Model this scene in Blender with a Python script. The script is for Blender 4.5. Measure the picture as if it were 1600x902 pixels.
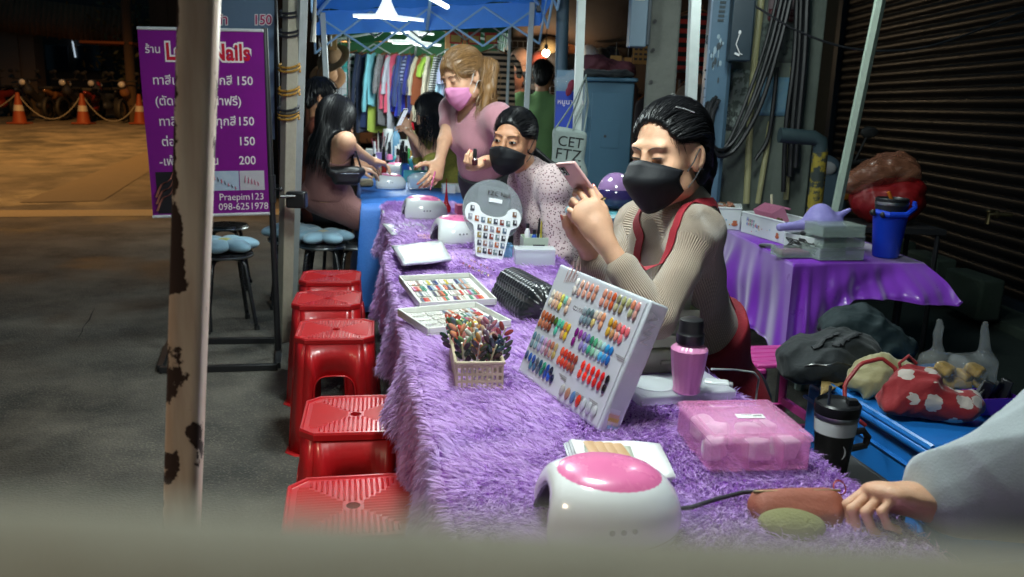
import bpy, bmesh, math, random
import numpy as np
from mathutils import Vector, Matrix, Euler
random.seed(5); rng = np.random.default_rng(5)
PI = math.pi
for _o in list(bpy.data.objects): bpy.data.objects.remove(_o)
SC = bpy.context.scene; COL = SC.collection
# ------------------------------------------------------------------ camera, world, exposure
CAM_H, PITCH, ROLL, FPX = 1.32, math.radians(12.4), math.radians(1.8), 1300.0
cd = bpy.data.cameras.new('camera'); CAM = bpy.data.objects.new('camera', cd); COL.objects.link(CAM)
cd.sensor_width = 36.0; cd.lens = 36.0*FPX/1600.0; cd.clip_start = 0.02; cd.clip_end = 400
CAM.matrix_world = Matrix.Translation((0, 0, CAM_H)) @ Matrix.Rotation(PI/2-PITCH, 4, 'X') @ Matrix.Rotation(ROLL, 4, 'Z')
SC.camera = CAM
cd.dof.use_dof = True; cd.dof.focus_distance = 2.3; cd.dof.aperture_fstop = 5.6
W = bpy.data.worlds.new('World'); SC.world = W; W.use_nodes = True
_bg = W.node_tree.nodes['Background']; _bg.inputs[0].default_value = (0.13, 0.30, 0.42, 1); _bg.inputs[1].default_value = 0.13
SC.view_settings.view_transform = 'Standard'; SC.view_settings.look = 'None'
SC.view_settings.exposure = 0.15; SC.view_settings.gamma = 1.0
SC.cycles.use_denoising = True
SC.cycles.max_bounces = 8; SC.cycles.transparent_max_bounces = 16
SC.cycles.caustics_reflective = False; SC.cycles.caustics_refractive = False
LED = (0.87, 1.0, 0.97); WARM = (1.0, 0.50, 0.16)

_c, _s = math.cos(ROLL), math.sin(ROLL)
def ray(px, py):
    u = (px-800)/FPX; v = (py-451)/FPX
    a = u*_c+v*_s; b = u*_s-v*_c
    return (a, math.cos(PITCH)+b*math.sin(PITCH), -math.sin(PITCH)+b*math.cos(PITCH))
def on_h(px, py, h=0.0):
    d = ray(px, py); t = (h-CAM_H)/d[2]; return np.array((d[0]*t, d[1]*t, h))
def at(px, py, Y):
    d = ray(px, py); t = Y/d[1]; return np.array((d[0]*t, Y, CAM_H+d[2]*t))
X_, Y_, Z_ = np.eye(3)
STALL = math.radians(11.0)

# ------------------------------------------------------------------ materials
def C(h, f=1.0):
    h = h.lstrip('#'); r = []
    for i in (0, 2, 4):
        v = int(h[i:i+2], 16)/255; r.append((v/12.92 if v <= .04045 else ((v+.055)/1.055)**2.4)*f)
    return tuple(r)
MATS = {}
def nt_new(name):
    m = bpy.data.materials.new(name); m.use_nodes = True; t = m.node_tree
    return m, t, t.nodes['Principled BSDF']
def nd(t, ty, **kw):
    n = t.nodes.new(ty)
    for k, v in kw.items():
        if k.startswith('i_'): n.inputs[k[2:].replace('_', ' ')].default_value = v
        else: setattr(n, k, v)
    return n
def mat(name, col, rough=.5, metal=0.0, var=.12, vscale=14.0, bump=0.0, bscale=60.0, stretch=None, alpha=1.0, trans=0.0, coat=0.0,
        sheen=0.0, emit=None, estr=0.0, spec=.5, objcol=False, col2=None, thr=None, sss=0.0):
    """one procedural surface: base colour broken up by noise, roughness variation, fine bump"""
    if name in MATS: return MATS[name]
    m, t, b = nt_new(name); L = t.links
    if isinstance(col, str): col = C(col)
    if isinstance(col2, str): col2 = C(col2)
    tc = nd(t, 'ShaderNodeTexCoord'); mp = nd(t, 'ShaderNodeMapping'); L.new(tc.outputs['Object'], mp.inputs[0])
    if stretch: mp.inputs['Scale'].default_value = stretch
    nz = nd(t, 'ShaderNodeTexNoise', i_Scale=vscale, i_Detail=6.0, i_Roughness=.6); L.new(mp.outputs[0], nz.inputs['Vector'])
    mx = nd(t, 'ShaderNodeMix', data_type='RGBA')
    c1 = tuple(min(1, c*(1+var)) for c in col)+(1,); c0 = tuple(c*(1-var) for c in col)+(1,)
    if col2: c0 = tuple(col)+(1,); c1 = tuple(col2)+(1,)
    mx.inputs[6].default_value = c0; mx.inputs[7].default_value = c1
    if thr is not None:
        rp = nd(t, 'ShaderNodeValToRGB'); rp.color_ramp.elements[0].position = thr-.03; rp.color_ramp.elements[1].position = thr+.03
        L.new(nz.outputs[0], rp.inputs[0]); L.new(rp.outputs[0], mx.inputs[0])
    else: L.new(nz.outputs[0], mx.inputs[0])
    if objcol:
        oi = nd(t, 'ShaderNodeObjectInfo'); m2 = nd(t, 'ShaderNodeMix', data_type='RGBA', blend_type='MULTIPLY'); m2.inputs[0].default_value = 1
        L.new(mx.outputs[2], m2.inputs[6]); L.new(oi.outputs['Color'], m2.inputs[7]); L.new(m2.outputs[2], b.inputs['Base Color'])
    else: L.new(mx.outputs[2], b.inputs['Base Color'])
    b.inputs['Roughness'].default_value = rough; b.inputs['Metallic'].default_value = metal
    b.inputs['Specular IOR Level'].default_value = spec
    if rough > .12:
        rr = nd(t, 'ShaderNodeMapRange'); rr.inputs[3].default_value = max(.03, rough-.08); rr.inputs[4].default_value = min(1, rough+.08)
        L.new(nz.outputs[0], rr.inputs[0]); L.new(rr.outputs[0], b.inputs['Roughness'])
    if bump:
        n2 = nd(t, 'ShaderNodeTexNoise', i_Scale=bscale, i_Detail=4.0); L.new(mp.outputs[0], n2.inputs['Vector'])
        bp = nd(t, 'ShaderNodeBump', i_Strength=bump, i_Distance=.01); L.new(n2.outputs[0], bp.inputs['Height']); L.new(bp.outputs[0], b.inputs['Normal'])
    if alpha < 1: b.inputs['Alpha'].default_value = alpha
    if trans: b.inputs['Transmission Weight'].default_value = trans
    if coat: b.inputs['Coat Weight'].default_value = coat; b.inputs['Coat Roughness'].default_value = .08
    if sheen: b.inputs['Sheen Weight'].default_value = sheen
    if sss: b.inputs['Subsurface Weight'].default_value = sss; b.inputs['Subsurface Radius'].default_value = (.012, .005, .003); b.inputs['Subsurface Scale'].default_value = .6
    if emit is not None: b.inputs['Emission Color'].default_value = tuple(emit)+(1,); b.inputs['Emission Strength'].default_value = estr
    MATS[name] = m; return m
def plain(name, col, rough=.5, **k): return mat(name, col, rough, **k)

# ------------------------------------------------------------------ objects
BASE = {}
def thing(name, label, cat, loc=(0, 0, 0), group=None, rotz=0.0):
    o = bpy.data.objects.new(name, None); COL.objects.link(o); o.empty_display_size = .05
    loc = tuple(float(q) for q in loc); o.location = loc; o.rotation_euler = (0, 0, rotz); tag(o, label, cat, group)
    BASE[o.name] = (np.array(loc, float), rotz); return o
def tag(o, label=None, cat=None, group=None, kind=None):
    if label: o['label'] = label
    if cat: o['category'] = cat
    if group: o['group'] = group
    if kind: o['kind'] = kind
    return o
def to_local(v, parent):
    p = parent
    if p.name not in BASE: p = p.parent
    loc, rz = BASE[p.name]; v = np.asarray(v, float)-loc; c, s = math.cos(-rz), math.sin(-rz)
    r = v.copy(); r[:, 0] = c*v[:, 0]-s*v[:, 1]; r[:, 1] = s*v[:, 0]+c*v[:, 1]; return r
def mkmesh(name, v, f, m, parent=None, smooth=True, world=False, angle=38, bevel=0.0, solid=0.0, subsurf=0, seg=2):
    v = np.asarray(v, float).reshape(-1, 3)
    if world and parent is not None: v = to_local(v, parent)
    me = bpy.data.meshes.new(name); me.from_pydata(v.tolist(), [], [list(map(int, q)) for q in f]); me.update()
    return link(name, me, m, parent, smooth, angle, bevel, solid, subsurf, seg)
def link(name, me, m, parent=None, smooth=True, angle=38, bevel=0.0, solid=0.0, subsurf=0, seg=2):
    o = bpy.data.objects.new(name, me); COL.objects.link(o)
    for q in (m if isinstance(m, (list, tuple)) else [m]):
        if q is not None: me.materials.append(q)
    if smooth:
        me.polygons.foreach_set('use_smooth', [True]*len(me.polygons))
        if angle: me.set_sharp_from_angle(angle=math.radians(angle))
    if parent is not None: o.parent = parent
    if solid: d = o.modifiers.new('thick', 'SOLIDIFY'); d.thickness = solid; d.offset = 0
    if subsurf: d = o.modifiers.new('sub', 'SUBSURF'); d.levels = subsurf; d.render_levels = subsurf
    if bevel: d = o.modifiers.new('bev', 'BEVEL'); d.width = bevel; d.segments = seg; d.limit_method = 'ANGLE'; d.angle_limit = math.radians(40)
    return o
def rotm(rx=0, ry=0, rz=0): return np.array(Euler((rx, ry, rz)).to_matrix())
def unit(v): v = np.asarray(v, float); return v/(np.linalg.norm(v)+1e-12)
class MB:
    def __init__(s): s.v = []; s.f = []; s.n = 0; s.mi = []
    def add(s, v, f, M=None, t=None, mi=0):
        v = np.asarray(v, float).reshape(-1, 3)
        if M is not None: v = v @ np.asarray(M).T
        if t is not None: v = v+np.asarray(t, float)
        s.v.append(v); s.f += [[i+s.n for i in q] for q in f]; s.mi += [mi]*len(f); s.n += len(v); return s
    def box(s, c, d, M=None, t=None, mi=0, taper=1.0):
        x, y, z = np.array(d)/2; k = taper
        v = np.array([(-x, -y, -z), (x, -y, -z), (x, y, -z), (-x, y, -z), (-x*k, -y*k, z), (x*k, -y*k, z), (x*k, y*k, z), (-x*k, y*k, z)])+np.array(c)
        return s.add(v, [(0, 3, 2, 1), (4, 5, 6, 7), (0, 1, 5, 4), (1, 2, 6, 5), (2, 3, 7, 6), (3, 0, 4, 7)], M, t, mi)
    def tube(s, pts, r, n=8, caps=True, M=None, t=None, mi=0, flat=1.0):
        P = np.array([list(p) for p in pts], float); m = len(P); r = np.broadcast_to(np.asarray(r, float), (m,))
        T = np.gradient(P, axis=0) if m > 2 else np.array([P[1]-P[0]]*2)
        T /= (np.linalg.norm(T, axis=1)[:, None]+1e-12); v = []; u = None
        for i in range(m):
            if u is None: a = np.array((0, 0, 1.)) if abs(T[i][2]) < .9 else np.array((1., 0, 0)); u = unit(np.cross(T[i], a))
            else: u = unit(u-T[i]*np.dot(u, T[i]))
            w = np.cross(T[i], u); a = np.arange(n)*2*PI/n
            v.append(P[i]+r[i]*(np.cos(a)[:, None]*u+flat*np.sin(a)[:, None]*w))
        f = [(i*n+j, i*n+(j+1) % n, (i+1)*n+(j+1) % n, (i+1)*n+j) for i in range(m-1) for j in range(n)]
        if caps: f += [tuple(range(n))[::-1], tuple((m-1)*n+j for j in range(n))]
        return s.add(np.concatenate(v), f, M, t, mi)
    def lathe(s, prof, n=28, M=None, t=None, mi=0, cap=True, sx=1.0, sy=1.0, flute=0, famp=0.0):
        v = []; a = np.arange(n)*2*PI/n
        for r, z in prof:
            rr = r*(1+famp*np.cos(flute*a)) if flute else r
            v.append(np.stack([rr*np.cos(a)*sx, rr*np.sin(a)*sy, np.full(n, z)], 1))
        m = len(prof); f = [(i*n+j, i*n+(j+1) % n, (i+1)*n+(j+1) % n, (i+1)*n+j) for i in range(m-1) for j in range(n)]
        if cap:
            if prof[0][0] > 1e-5: f.append(tuple(range(n))[::-1])
            if prof[-1][0] > 1e-5: f.append(tuple((m-1)*n+j for j in range(n)))
        return s.add(np.concatenate(v), f, M, t, mi)
    def prism(s, pts, z0, z1, M=None, t=None, mi=0):
        n = len(pts); v = [(p[0], p[1], z0) for p in pts]+[(p[0], p[1], z1) for p in pts]
        f = [tuple(range(n))[::-1], tuple(range(n, 2*n))]+[(i, (i+1) % n, n+(i+1) % n, n+i) for i in range(n)]
        return s.add(v, f, M, t, mi)
    def grid(s, nu, nv, fn, M=None, t=None, mi=0):
        v = [fn(i/nu, j/nv) for j in range(nv+1) for i in range(nu+1)]; w = nu+1
        return s.add(v, [(j*w+i, j*w+i+1, (j+1)*w+i+1, (j+1)*w+i) for j in range(nv) for i in range(nu)], M, t, mi)
    def ball(s, c, r, n=16, M=None, mi=0):
        r = np.broadcast_to(np.asarray(r, float), (3,)); pr = [(max(1e-6, math.sin(PI*k/(n//2))), -math.cos(PI*k/(n//2))) for k in range(n//2+1)]
        S = np.diag(r); S = S if M is None else np.asarray(M) @ S
        return s.lathe(pr, n, S, c, mi, cap=False)
    def build(s, name, m, parent=None, **k):
        v = np.concatenate(s.v) if s.v else np.zeros((0, 3)); o = mkmesh(name, v, s.f, m, parent, **k)
        if any(s.mi): o.data.polygons.foreach_set('material_index', s.mi)
        return o
def copy_tree(o, parent=None):
    c = o.copy(); COL.objects.link(c)
    if parent is not None: c.parent = parent
    elif o.name in BASE: BASE[c.name] = BASE[o.name]
    for ch in list(o.children): copy_tree(ch, c)
    return c
def tree_color(o, name, col):
    for ch in o.children:
        if ch.name.split('.')[0] == name: ch.color = tuple(col)+(1,)
TXT = {}
def text(name, s, size, m, parent, loc, rot=None, align='LEFT', offset=0.0, ext=.0004, sx=1.0, shear=0.0):
    """lettering as a thin mesh: local X along the line, local Y up"""
    c = bpy.data.curves.new(name, 'FONT'); c.body = s; c.size = size; c.align_x = align; c.offset = offset; c.extrude = ext; c.resolution_u = 3; c.shear = shear
    tmp = bpy.data.objects.new('t', c); COL.objects.link(tmp); dg = bpy.context.evaluated_depsgraph_get()
    me = bpy.data.meshes.new_from_object(tmp.evaluated_get(dg)); bpy.data.objects.remove(tmp); bpy.data.curves.remove(c)
    n = len(me.vertices); v = np.empty(n*3); me.vertices.foreach_get('co', v); v = v.reshape(-1, 3); v[:, 0] *= sx
    if rot is not None: v = v @ np.asarray(rot).T
    v = v+np.asarray(loc, float); me.vertices.foreach_set('co', v.ravel()); me.update(); me.materials.clear()
    return link(name, me, m, parent, smooth=False)
STAND = rotm(PI/2, 0, 0)          # text plane upright, facing -Y

# ------------------------------------------------------------------ implicit surfaces (soft, continuous forms)
_NZ = [(unit(rng.normal(size=3)), rng.uniform(0, 6.28), rng.uniform(.6, 1.7)) for _ in range(14)]
def wob(P, sc, k=8):
    r = np.zeros(len(P))
    for d, ph, f in _NZ[:k]: r += np.sin(P @ d*(sc*f)+ph+.8*np.sin(P @ d[::-1]*(sc*.6*f)))
    return r/k
def fold(P, sc, k=6):
    r = np.zeros(len(P))
    for d, ph, f in _NZ[:k]: r += 1-np.abs(np.sin(P @ d*(sc*f*.6)+ph+1.3*np.sin(P @ d[::-1]*(sc*.45*f)+ph)))
    return .36-r/k
class Sdf:
    def __init__(s): s.ops = []; s.lo = np.full(3, 1e9); s.hi = np.full(3, -1e9); s.disp = None
    def _bb(s, pts, r):
        for p in pts: s.lo = np.minimum(s.lo, np.asarray(p)-r); s.hi = np.maximum(s.hi, np.asarray(p)+r)
    def cap(s, a, b, ra, rb=None, k=.015, tag=0, op='+'):
        rb = ra if rb is None else rb; a = np.asarray(a, float); b = np.asarray(b, float)
        if op == '+': s._bb([a, b], max(ra, rb)+.02)
        s.ops.append(('cap', op, (a, b, ra, rb), k, tag)); return s
    def ell(s, c, r, M=None, k=.015, tag=0, op='+'):
        c = np.asarray(c, float); r = np.broadcast_to(np.asarray(r, float), (3,))
        if op == '+': s._bb([c], max(r)+.02)
        s.ops.append(('ell', op, (c, r, np.eye(3) if M is None else np.asarray(M, float)), k, tag)); return s
    def box(s, c, h, M=None, rd=.01, k=.01, tag=0, op='+'):
        c = np.asarray(c, float); h = np.asarray(h, float)
        if op == '+': s._bb([c], np.linalg.norm(h)+.02)
        s.ops.append(('box', op, (c, h-rd, np.eye(3) if M is None else np.asarray(M, float), rd), k, tag)); return s
    def plane(s, p, n, op='&', k=.003, tag=0):
        s.ops.append(('pl', op, (np.asarray(p, float), unit(n)), k, tag)); return s
    @staticmethod
    def prim(kind, q, P):
        if kind == 'cap':
            a, b, ra, rb = q; ab = b-a; t = np.clip((P-a) @ ab/(ab @ ab+1e-12), 0, 1)
            return np.linalg.norm(P-a-t[:, None]*ab, axis=1)-(ra+(rb-ra)*t)
        if kind == 'ell':
            c, r, M = q; L = (P-c) @ M; k0 = np.linalg.norm(L/r, axis=1); k1 = np.linalg.norm(L/(r*r), axis=1)
            return k0*(k0-1)/(k1+1e-9)
        if kind == 'box':
            c, h, M, rd = q; L = np.abs((P-c) @ M)-h
            return np.linalg.norm(np.maximum(L, 0), axis=1)+np.minimum(L.max(1), 0)-rd
        p, n = q; return (P-p) @ n
    def eval(s, P, tags=False):
        d = np.full(len(P), 10.0); bt = np.full(len(P), 10.0); tg = np.zeros(len(P), int); ix = np.zeros(len(P), int)
        for j, (kind, op, q, k, t) in enumerate(s.ops):
            e = s.prim(kind, q, P)
            if op == '+':
                if tags: w = e < bt; bt[w] = e[w]; tg[w] = t; ix[w] = j
                if k > 0: h = np.maximum(k-np.abs(d-e), 0)/k; d = np.minimum(d, e)-h*h*k*.25
                else: d = np.minimum(d, e)
            elif op == '-':
                h = np.maximum(k-np.abs(d+e), 0)/max(k, 1e-6); d = np.maximum(d, -e)+h*h*k*.25
            else:
                h = np.maximum(k-np.abs(d-e), 0)/max(k, 1e-6); d = np.maximum(d, e)+h*h*k*.25
        if s.disp is not None: d = d+s.disp(P)
        return (d, tg, ix) if tags else d
    def grad(s, P, e=.002):
        g = np.stack([s.eval(P+e*np.eye(3)[i])-s.eval(P-e*np.eye(3)[i]) for i in range(3)], 1)
        return g/(np.linalg.norm(g, axis=1)[:, None]+1e-9)
    def mesh(s, res):
        B = 4; lo = s.lo-res*2; nb = np.ceil((s.hi+res*2-lo)/(res*B)).astype(int); N = nb*B
        cc = np.stack(np.meshgrid(*[np.arange(n) for n in nb], indexing='ij'), -1).reshape(-1, 3)
        dc = s.eval(lo+(cc*B+B/2-.5)*res); act = np.abs(dc) < res*B*1.9+.006
        vol = np.repeat(np.repeat(np.repeat(np.where(dc < 0, -1., 1.).reshape(nb).astype(np.float32), B, 0), B, 1), B, 2)
        o = np.stack(np.meshgrid(*[np.arange(B)]*3, indexing='ij'), -1).reshape(-1, 3)
        I = (cc[act][:, None, :]*B+o[None]).reshape(-1, 3); D = np.empty(len(I), np.float32)
        for i in range(0, len(I), 200000): D[i:i+200000] = s.eval(lo+I[i:i+200000]*res)
        vol[I[:, 0], I[:, 1], I[:, 2]] = D
        ins = vol < 0; cnt = np.zeros(N-1, np.int8)
        for dx in (0, 1):
            for dy in (0, 1):
                for dz in (0, 1): cnt += ins[dx:N[0]-1+dx, dy:N[1]-1+dy, dz:N[2]-1+dz]
        cells = np.argwhere((cnt > 0) & (cnt < 8)); idx = -np.ones(N-1, np.int32); idx[tuple(cells.T)] = np.arange(len(cells))
        corner = np.array([(a, b, c) for a in (0, 1) for b in (0, 1) for c in (0, 1)]); acc = np.zeros((len(cells), 3)); num = np.zeros(len(cells))
        for i in range(8):
            for j in range(i+1, 8):
                if abs(corner[i]-corner[j]).sum() != 1: continue
                a = cells+corner[i]; b = cells+corner[j]; va = vol[tuple(a.T)]; vb = vol[tuple(b.T)]; m = (va < 0) != (vb < 0)
                t = np.where(m, va/np.where(m, va-vb, 1), 0); acc += np.where(m[:, None], a+(b-a)*t[:, None], 0); num += m
        V = lo+acc/num[:, None]*res; F = []
        for ax in range(3):
            o1, o2 = [(1, 2), (2, 0), (0, 1)][ax]; sl = [slice(1, None)]*3; sl[ax] = slice(None)
            A = ins[:-1, :, :] if ax == 0 else ins[:, :-1, :] if ax == 1 else ins[:, :, :-1]
            Bq = ins[1:, :, :] if ax == 0 else ins[:, 1:, :] if ax == 1 else ins[:, :, 1:]
            e = np.argwhere(A != Bq); lim = N-1
            e = e[(e[:, o1] > 0) & (e[:, o2] > 0) & (e[:, o1] < lim[o1]) & (e[:, o2] < lim[o2])]
            u = np.zeros(3, int); u[o1] = 1; w = np.zeros(3, int); w[o2] = 1
            q = np.stack([idx[tuple((e-u-w).T)], idx[tuple((e-w).T)], idx[tuple(e.T)], idx[tuple((e-u).T)]], 1)
            fl = ~A[tuple(e.T)]; q[fl] = q[fl][:, ::-1]; F.append(q)
        F = np.concatenate(F); F = F[(F >= 0).all(1)]
        g = s.grad(V, res*.3); d = np.clip(s.eval(V), -res*.5, res*.5); V = V-g*d[:, None]
        return V, F
    def build(s, name, res, m, parent=None, tagf=None, rib=False, world=True, **kw):
        V, F = s.mesh(res); me = bpy.data.meshes.new(name); L = to_local(V, parent) if (world and parent is not None) else V
        me.vertices.add(len(L)); me.vertices.foreach_set('co', L.ravel().astype(np.float32))
        me.loops.add(F.size); me.loops.foreach_set('vertex_index', F.ravel().astype(np.int32))
        me.polygons.add(len(F)); me.polygons.foreach_set('loop_start', np.arange(0, F.size, 4, dtype=np.int32))
        me.update(calc_edges=True); me.validate()
        o = link(name, me, m, parent, True, None, **kw)
        if isinstance(m, (list, tuple)) and len(m) > 1:
            fc = V[F].mean(1); tg = tagf(fc) if tagf else s.eval(fc, True)[1]
            me.polygons.foreach_set('material_index', np.asarray(tg, np.int32))
        if rib:
            ix = s.eval(V[F].mean(1), True)[2]; a = np.zeros((len(F), 4), np.float32)
            for j in np.unique(ix):
                kind, op, q, k, t = s.ops[j]; w = ix == j
                if kind == 'cap': ax = unit(q[1]-q[0]); c = q[0]; R = max(q[2], q[3])
                else: ax = q[2][:, 2] if kind == 'ell' else np.array((0, 0, 1.)); c = q[0]; R = float(np.mean(q[1][:2]))
                e1 = unit(np.cross(ax, (0.3, 1, .1))); e2 = np.cross(ax, e1); p = V[F[w]]-c
                g = np.arctan2(p @ e2, p @ e1); g = g[:, :1]+(g-g[:, :1]+PI) % (2*PI)-PI; a[w] = g*R
            at_ = me.attributes.new('rib', 'FLOAT', 'CORNER'); at_.data.foreach_set('value', a.ravel())
        return o
def ribmat(name, col, period=.0045, strength=.5, var=.1):
    """rib knit: fine ridges that run along each limb, from an angle stored on the cloth"""
    m = mat(name, col, .85, var=var, vscale=25, sheen=.3); t = m.node_tree; b = t.nodes['Principled BSDF']; L = t.links
    a = nd(t, 'ShaderNodeAttribute', attribute_name='rib'); k = nd(t, 'ShaderNodeMath', operation='MULTIPLY'); k.inputs[1].default_value = 2*PI/period
    s_ = nd(t, 'ShaderNodeMath', operation='SINE'); L.new(a.outputs['Fac'], k.inputs[0]); L.new(k.outputs[0], s_.inputs[0])
    bp = nd(t, 'ShaderNodeBump', i_Strength=strength, i_Distance=.0015); L.new(s_.outputs[0], bp.inputs['Height']); L.new(bp.outputs[0], b.inputs['Normal'])
    src = b.inputs['Base Color'].links[0].from_socket; mx = nd(t, 'ShaderNodeMix', data_type='RGBA', blend_type='MULTIPLY')
    mr = nd(t, 'ShaderNodeMapRange'); mr.inputs[1].default_value = -1; mr.inputs[3].default_value = .72; mr.inputs[4].default_value = 1.05
    L.new(s_.outputs[0], mr.inputs[0]); mx.inputs[0].default_value = 1; L.new(src, mx.inputs[6]); L.new(mr.outputs[0], mx.inputs[7]); L.new(mx.outputs[2], b.inputs['Base Color'])
    return m
# ================================================================== SETTING
def sstep(a, b, x): t = min(1, max(0, (x-a)/(b-a))); return t*t*(3-2*t)
def gz(x, y): return .05*max(0, y-10)*sstep(-1.5, -5.5, x) if x < -1.5 else 0.0
def asphalt():
    m, t, b = nt_new('asphalt'); L = t.links; tc = nd(t, 'ShaderNodeTexCoord')
    big = nd(t, 'ShaderNodeTexNoise', i_Scale=1.7, i_Detail=8.0, i_Roughness=.6); L.new(tc.outputs['Object'], big.inputs['Vector'])
    r1 = nd(t, 'ShaderNodeValToRGB'); e = r1.color_ramp.elements; e[0].position = .38; e[0].color = (.050, .050, .045, 1); e[1].position = .66; e[1].color = (.165, .150, .125, 1); L.new(big.outputs[0], r1.inputs[0])
    st = nd(t, 'ShaderNodeTexVoronoi', i_Scale=105.0); L.new(tc.outputs['Object'], st.inputs['Vector'])
    sp = nd(t, 'ShaderNodeTexNoise', i_Scale=120.0, i_Detail=2.0); L.new(tc.outputs['Object'], sp.inputs['Vector'])
    bw = nd(t, 'ShaderNodeRGBToBW'); L.new(st.outputs['Color'], bw.inputs[0]); gt = nd(t, 'ShaderNodeMath', operation='GREATER_THAN'); gt.inputs[1].default_value = .60; L.new(bw.outputs[0], gt.inputs[0])
    lt = nd(t, 'ShaderNodeMath', operation='LESS_THAN'); lt.inputs[1].default_value = .42; L.new(st.outputs['Distance'], lt.inputs[0]); mu = nd(t, 'ShaderNodeMath', operation='MULTIPLY'); L.new(gt.outputs[0], mu.inputs[0]); L.new(lt.outputs[0], mu.inputs[1])
    m1 = nd(t, 'ShaderNodeMix', data_type='RGBA', blend_type='MULTIPLY'); m1.inputs[0].default_value = .8; L.new(r1.outputs[0], m1.inputs[6]); rs = nd(t, 'ShaderNodeMapRange'); rs.inputs[3].default_value = .45; rs.inputs[4].default_value = 1.5; L.new(sp.outputs[0], rs.inputs[0]); L.new(rs.outputs[0], m1.inputs[7])
    m2 = nd(t, 'ShaderNodeMix', data_type='RGBA'); m2.inputs[7].default_value = (.20, .182, .145, 1); L.new(m1.outputs[2], m2.inputs[6]); mf = nd(t, 'ShaderNodeMath', operation='MULTIPLY'); mf.inputs[1].default_value = .55; L.new(mu.outputs[0], mf.inputs[0]); L.new(mf.outputs[0], m2.inputs[0])
    stn = nd(t, 'ShaderNodeTexNoise', i_Scale=.55, i_Detail=7.0, i_Roughness=.65); mp = nd(t, 'ShaderNodeMapping'); mp.inputs['Location'].default_value = (3.1, 7.7, 0); L.new(tc.outputs['Object'], mp.inputs[0]); L.new(mp.outputs[0], stn.inputs['Vector'])
    r3 = nd(t, 'ShaderNodeValToRGB'); r3.color_ramp.elements[0].position = .50; r3.color_ramp.elements[1].position = .62; L.new(stn.outputs[0], r3.inputs[0]); m3 = nd(t, 'ShaderNodeMix', data_type='RGBA', blend_type='MULTIPLY'); m3.inputs[7].default_value = (.42, .44, .45, 1); L.new(r3.outputs[0], m3.inputs[0]); L.new(m2.outputs[2], m3.inputs[6]); L.new(m3.outputs[2], b.inputs['Base Color'])
    bp = nd(t, 'ShaderNodeBump', i_Strength=.7, i_Distance=.006); ad = nd(t, 'ShaderNodeMath', operation='ADD'); L.new(st.outputs['Distance'], ad.inputs[0]); L.new(sp.outputs[0], ad.inputs[1]); L.new(ad.outputs[0], bp.inputs['Height']); L.new(bp.outputs[0], b.inputs['Normal'])
    rr = nd(t, 'ShaderNodeMapRange'); rr.inputs[3].default_value = .9; rr.inputs[4].default_value = .62; L.new(r3.outputs[0], rr.inputs[0]); L.new(rr.outputs[0], b.inputs['Roughness']); return m
g = MB(); xs = np.concatenate([np.linspace(-70, -6, 14), np.linspace(-5.5, -1, 10), np.linspace(0, 60, 8)]); ys = np.concatenate([np.linspace(-30, 9, 8), np.linspace(10, 60, 21)])
g.add([(x, y, gz(x, y)) for y in ys for x in xs], [(j*len(xs)+i, j*len(xs)+i+1, (j+1)*len(xs)+i+1, (j+1)*len(xs)+i) for j in range(len(ys)-1) for i in range(len(xs)-1)])
tag(g.build('ground', asphalt(), angle=None), kind='structure')
paint = mat('worn cream road paint', C('#b9a57a'), .8, vscale=30, col2='#7d6f54', bump=.3, bscale=90)
def sheet(name, pts, m, z=.004):
    v = [np.array(on_h(*p))*1 for p in pts]
    for q in v: q[2] = gz(q[0], q[1])+z
    return tag(mkmesh(name, v, [tuple(range(len(v)))[::-1] if False else tuple(range(len(v)))], m, smooth=False), kind='structure')
sheet('road_line', [(-160, 341), (470, 336), (470, 327), (-160, 330)], paint)
sheet('road_patch', [(30, 317), (160, 316), (250, 276), (262, 252)], mat('pale worn asphalt', (.105, .09, .068), .85, vscale=6, bump=.5, bscale=80, var=.35), .005)
sheet('road_patch', [(-300, 250), (250, 222), (250, 218), (-300, 242)], mat('pale worn asphalt', (.15, .125, .09)), .005)
cr = MB(); pts = [on_h(*p)+Z_*.003 for p in ((118, 535), (128, 520), (130, 512), (140, 500), (143, 492), (148, 482))]; cr.tube(pts, [.001, .003, .002, .004, .003, .001], 5, flat=.3); tag(cr.build('ground_crack', mat('crack dark', (.012, .012, .012), .95)), kind='structure')

# ---- street lamps outside the frame that warm the road and the near side of the posts
def street_lamp(loc, h, energy, label, arm=(1, 0), col=WARM, rad=.25, spot=2.5):
    t = thing('street_lamp', label, 'street lamp', (loc[0], loc[1], gz(*loc))); a = np.array((arm[0], arm[1], 0))*1.4; k = MB(); k.tube([(0, 0, 0), (0, 0, h)], [.09, .06], 12); k.build('pole', mat('galvanised steel', (.25, .26, .27), .45, metal=.7), t)
    k = MB(); k.tube([(0, 0, h-.1), a*.5+Z_*(h+.25), a+Z_*(h+.3)], .035, 8); k.build('arm', mat('galvanised steel', (0, 0, 0)), t); k = MB(); k.ball(a+Z_*(h+.3), (.32, .14, .07), 16); k.build('lamp_head', mat('galvanised steel', (0, 0, 0)), t)
    k = MB(); k.ball(a+Z_*(h+.24), (.2, .1, .03), 14); k.build('lamp_glass', mat('sodium lamp glass', (.8, .6, .3), .3, emit=col, estr=12), t)
    l = bpy.data.lights.new('lamp_light', 'SPOT'); l.spot_size = spot; l.spot_blend = .6; l.energy = energy; l.color = col; l.shadow_soft_size = rad; o = bpy.data.objects.new('lamp_light', l); COL.objects.link(o); o.parent = t; o.location = tuple(a+Z_*(h+.12))
street_lamp((-10.5, 15.5), 5.4, 2600, 'sodium street lamp over the road beyond the pink sign', (1, -.3), (1.0, .46, .11))
street_lamp((-4.6, -1.6), 4.2, 820, 'sodium street lamp behind the viewer on the road side', (1, .3), (1.0, .78, .54), .3, 1.95)

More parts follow.
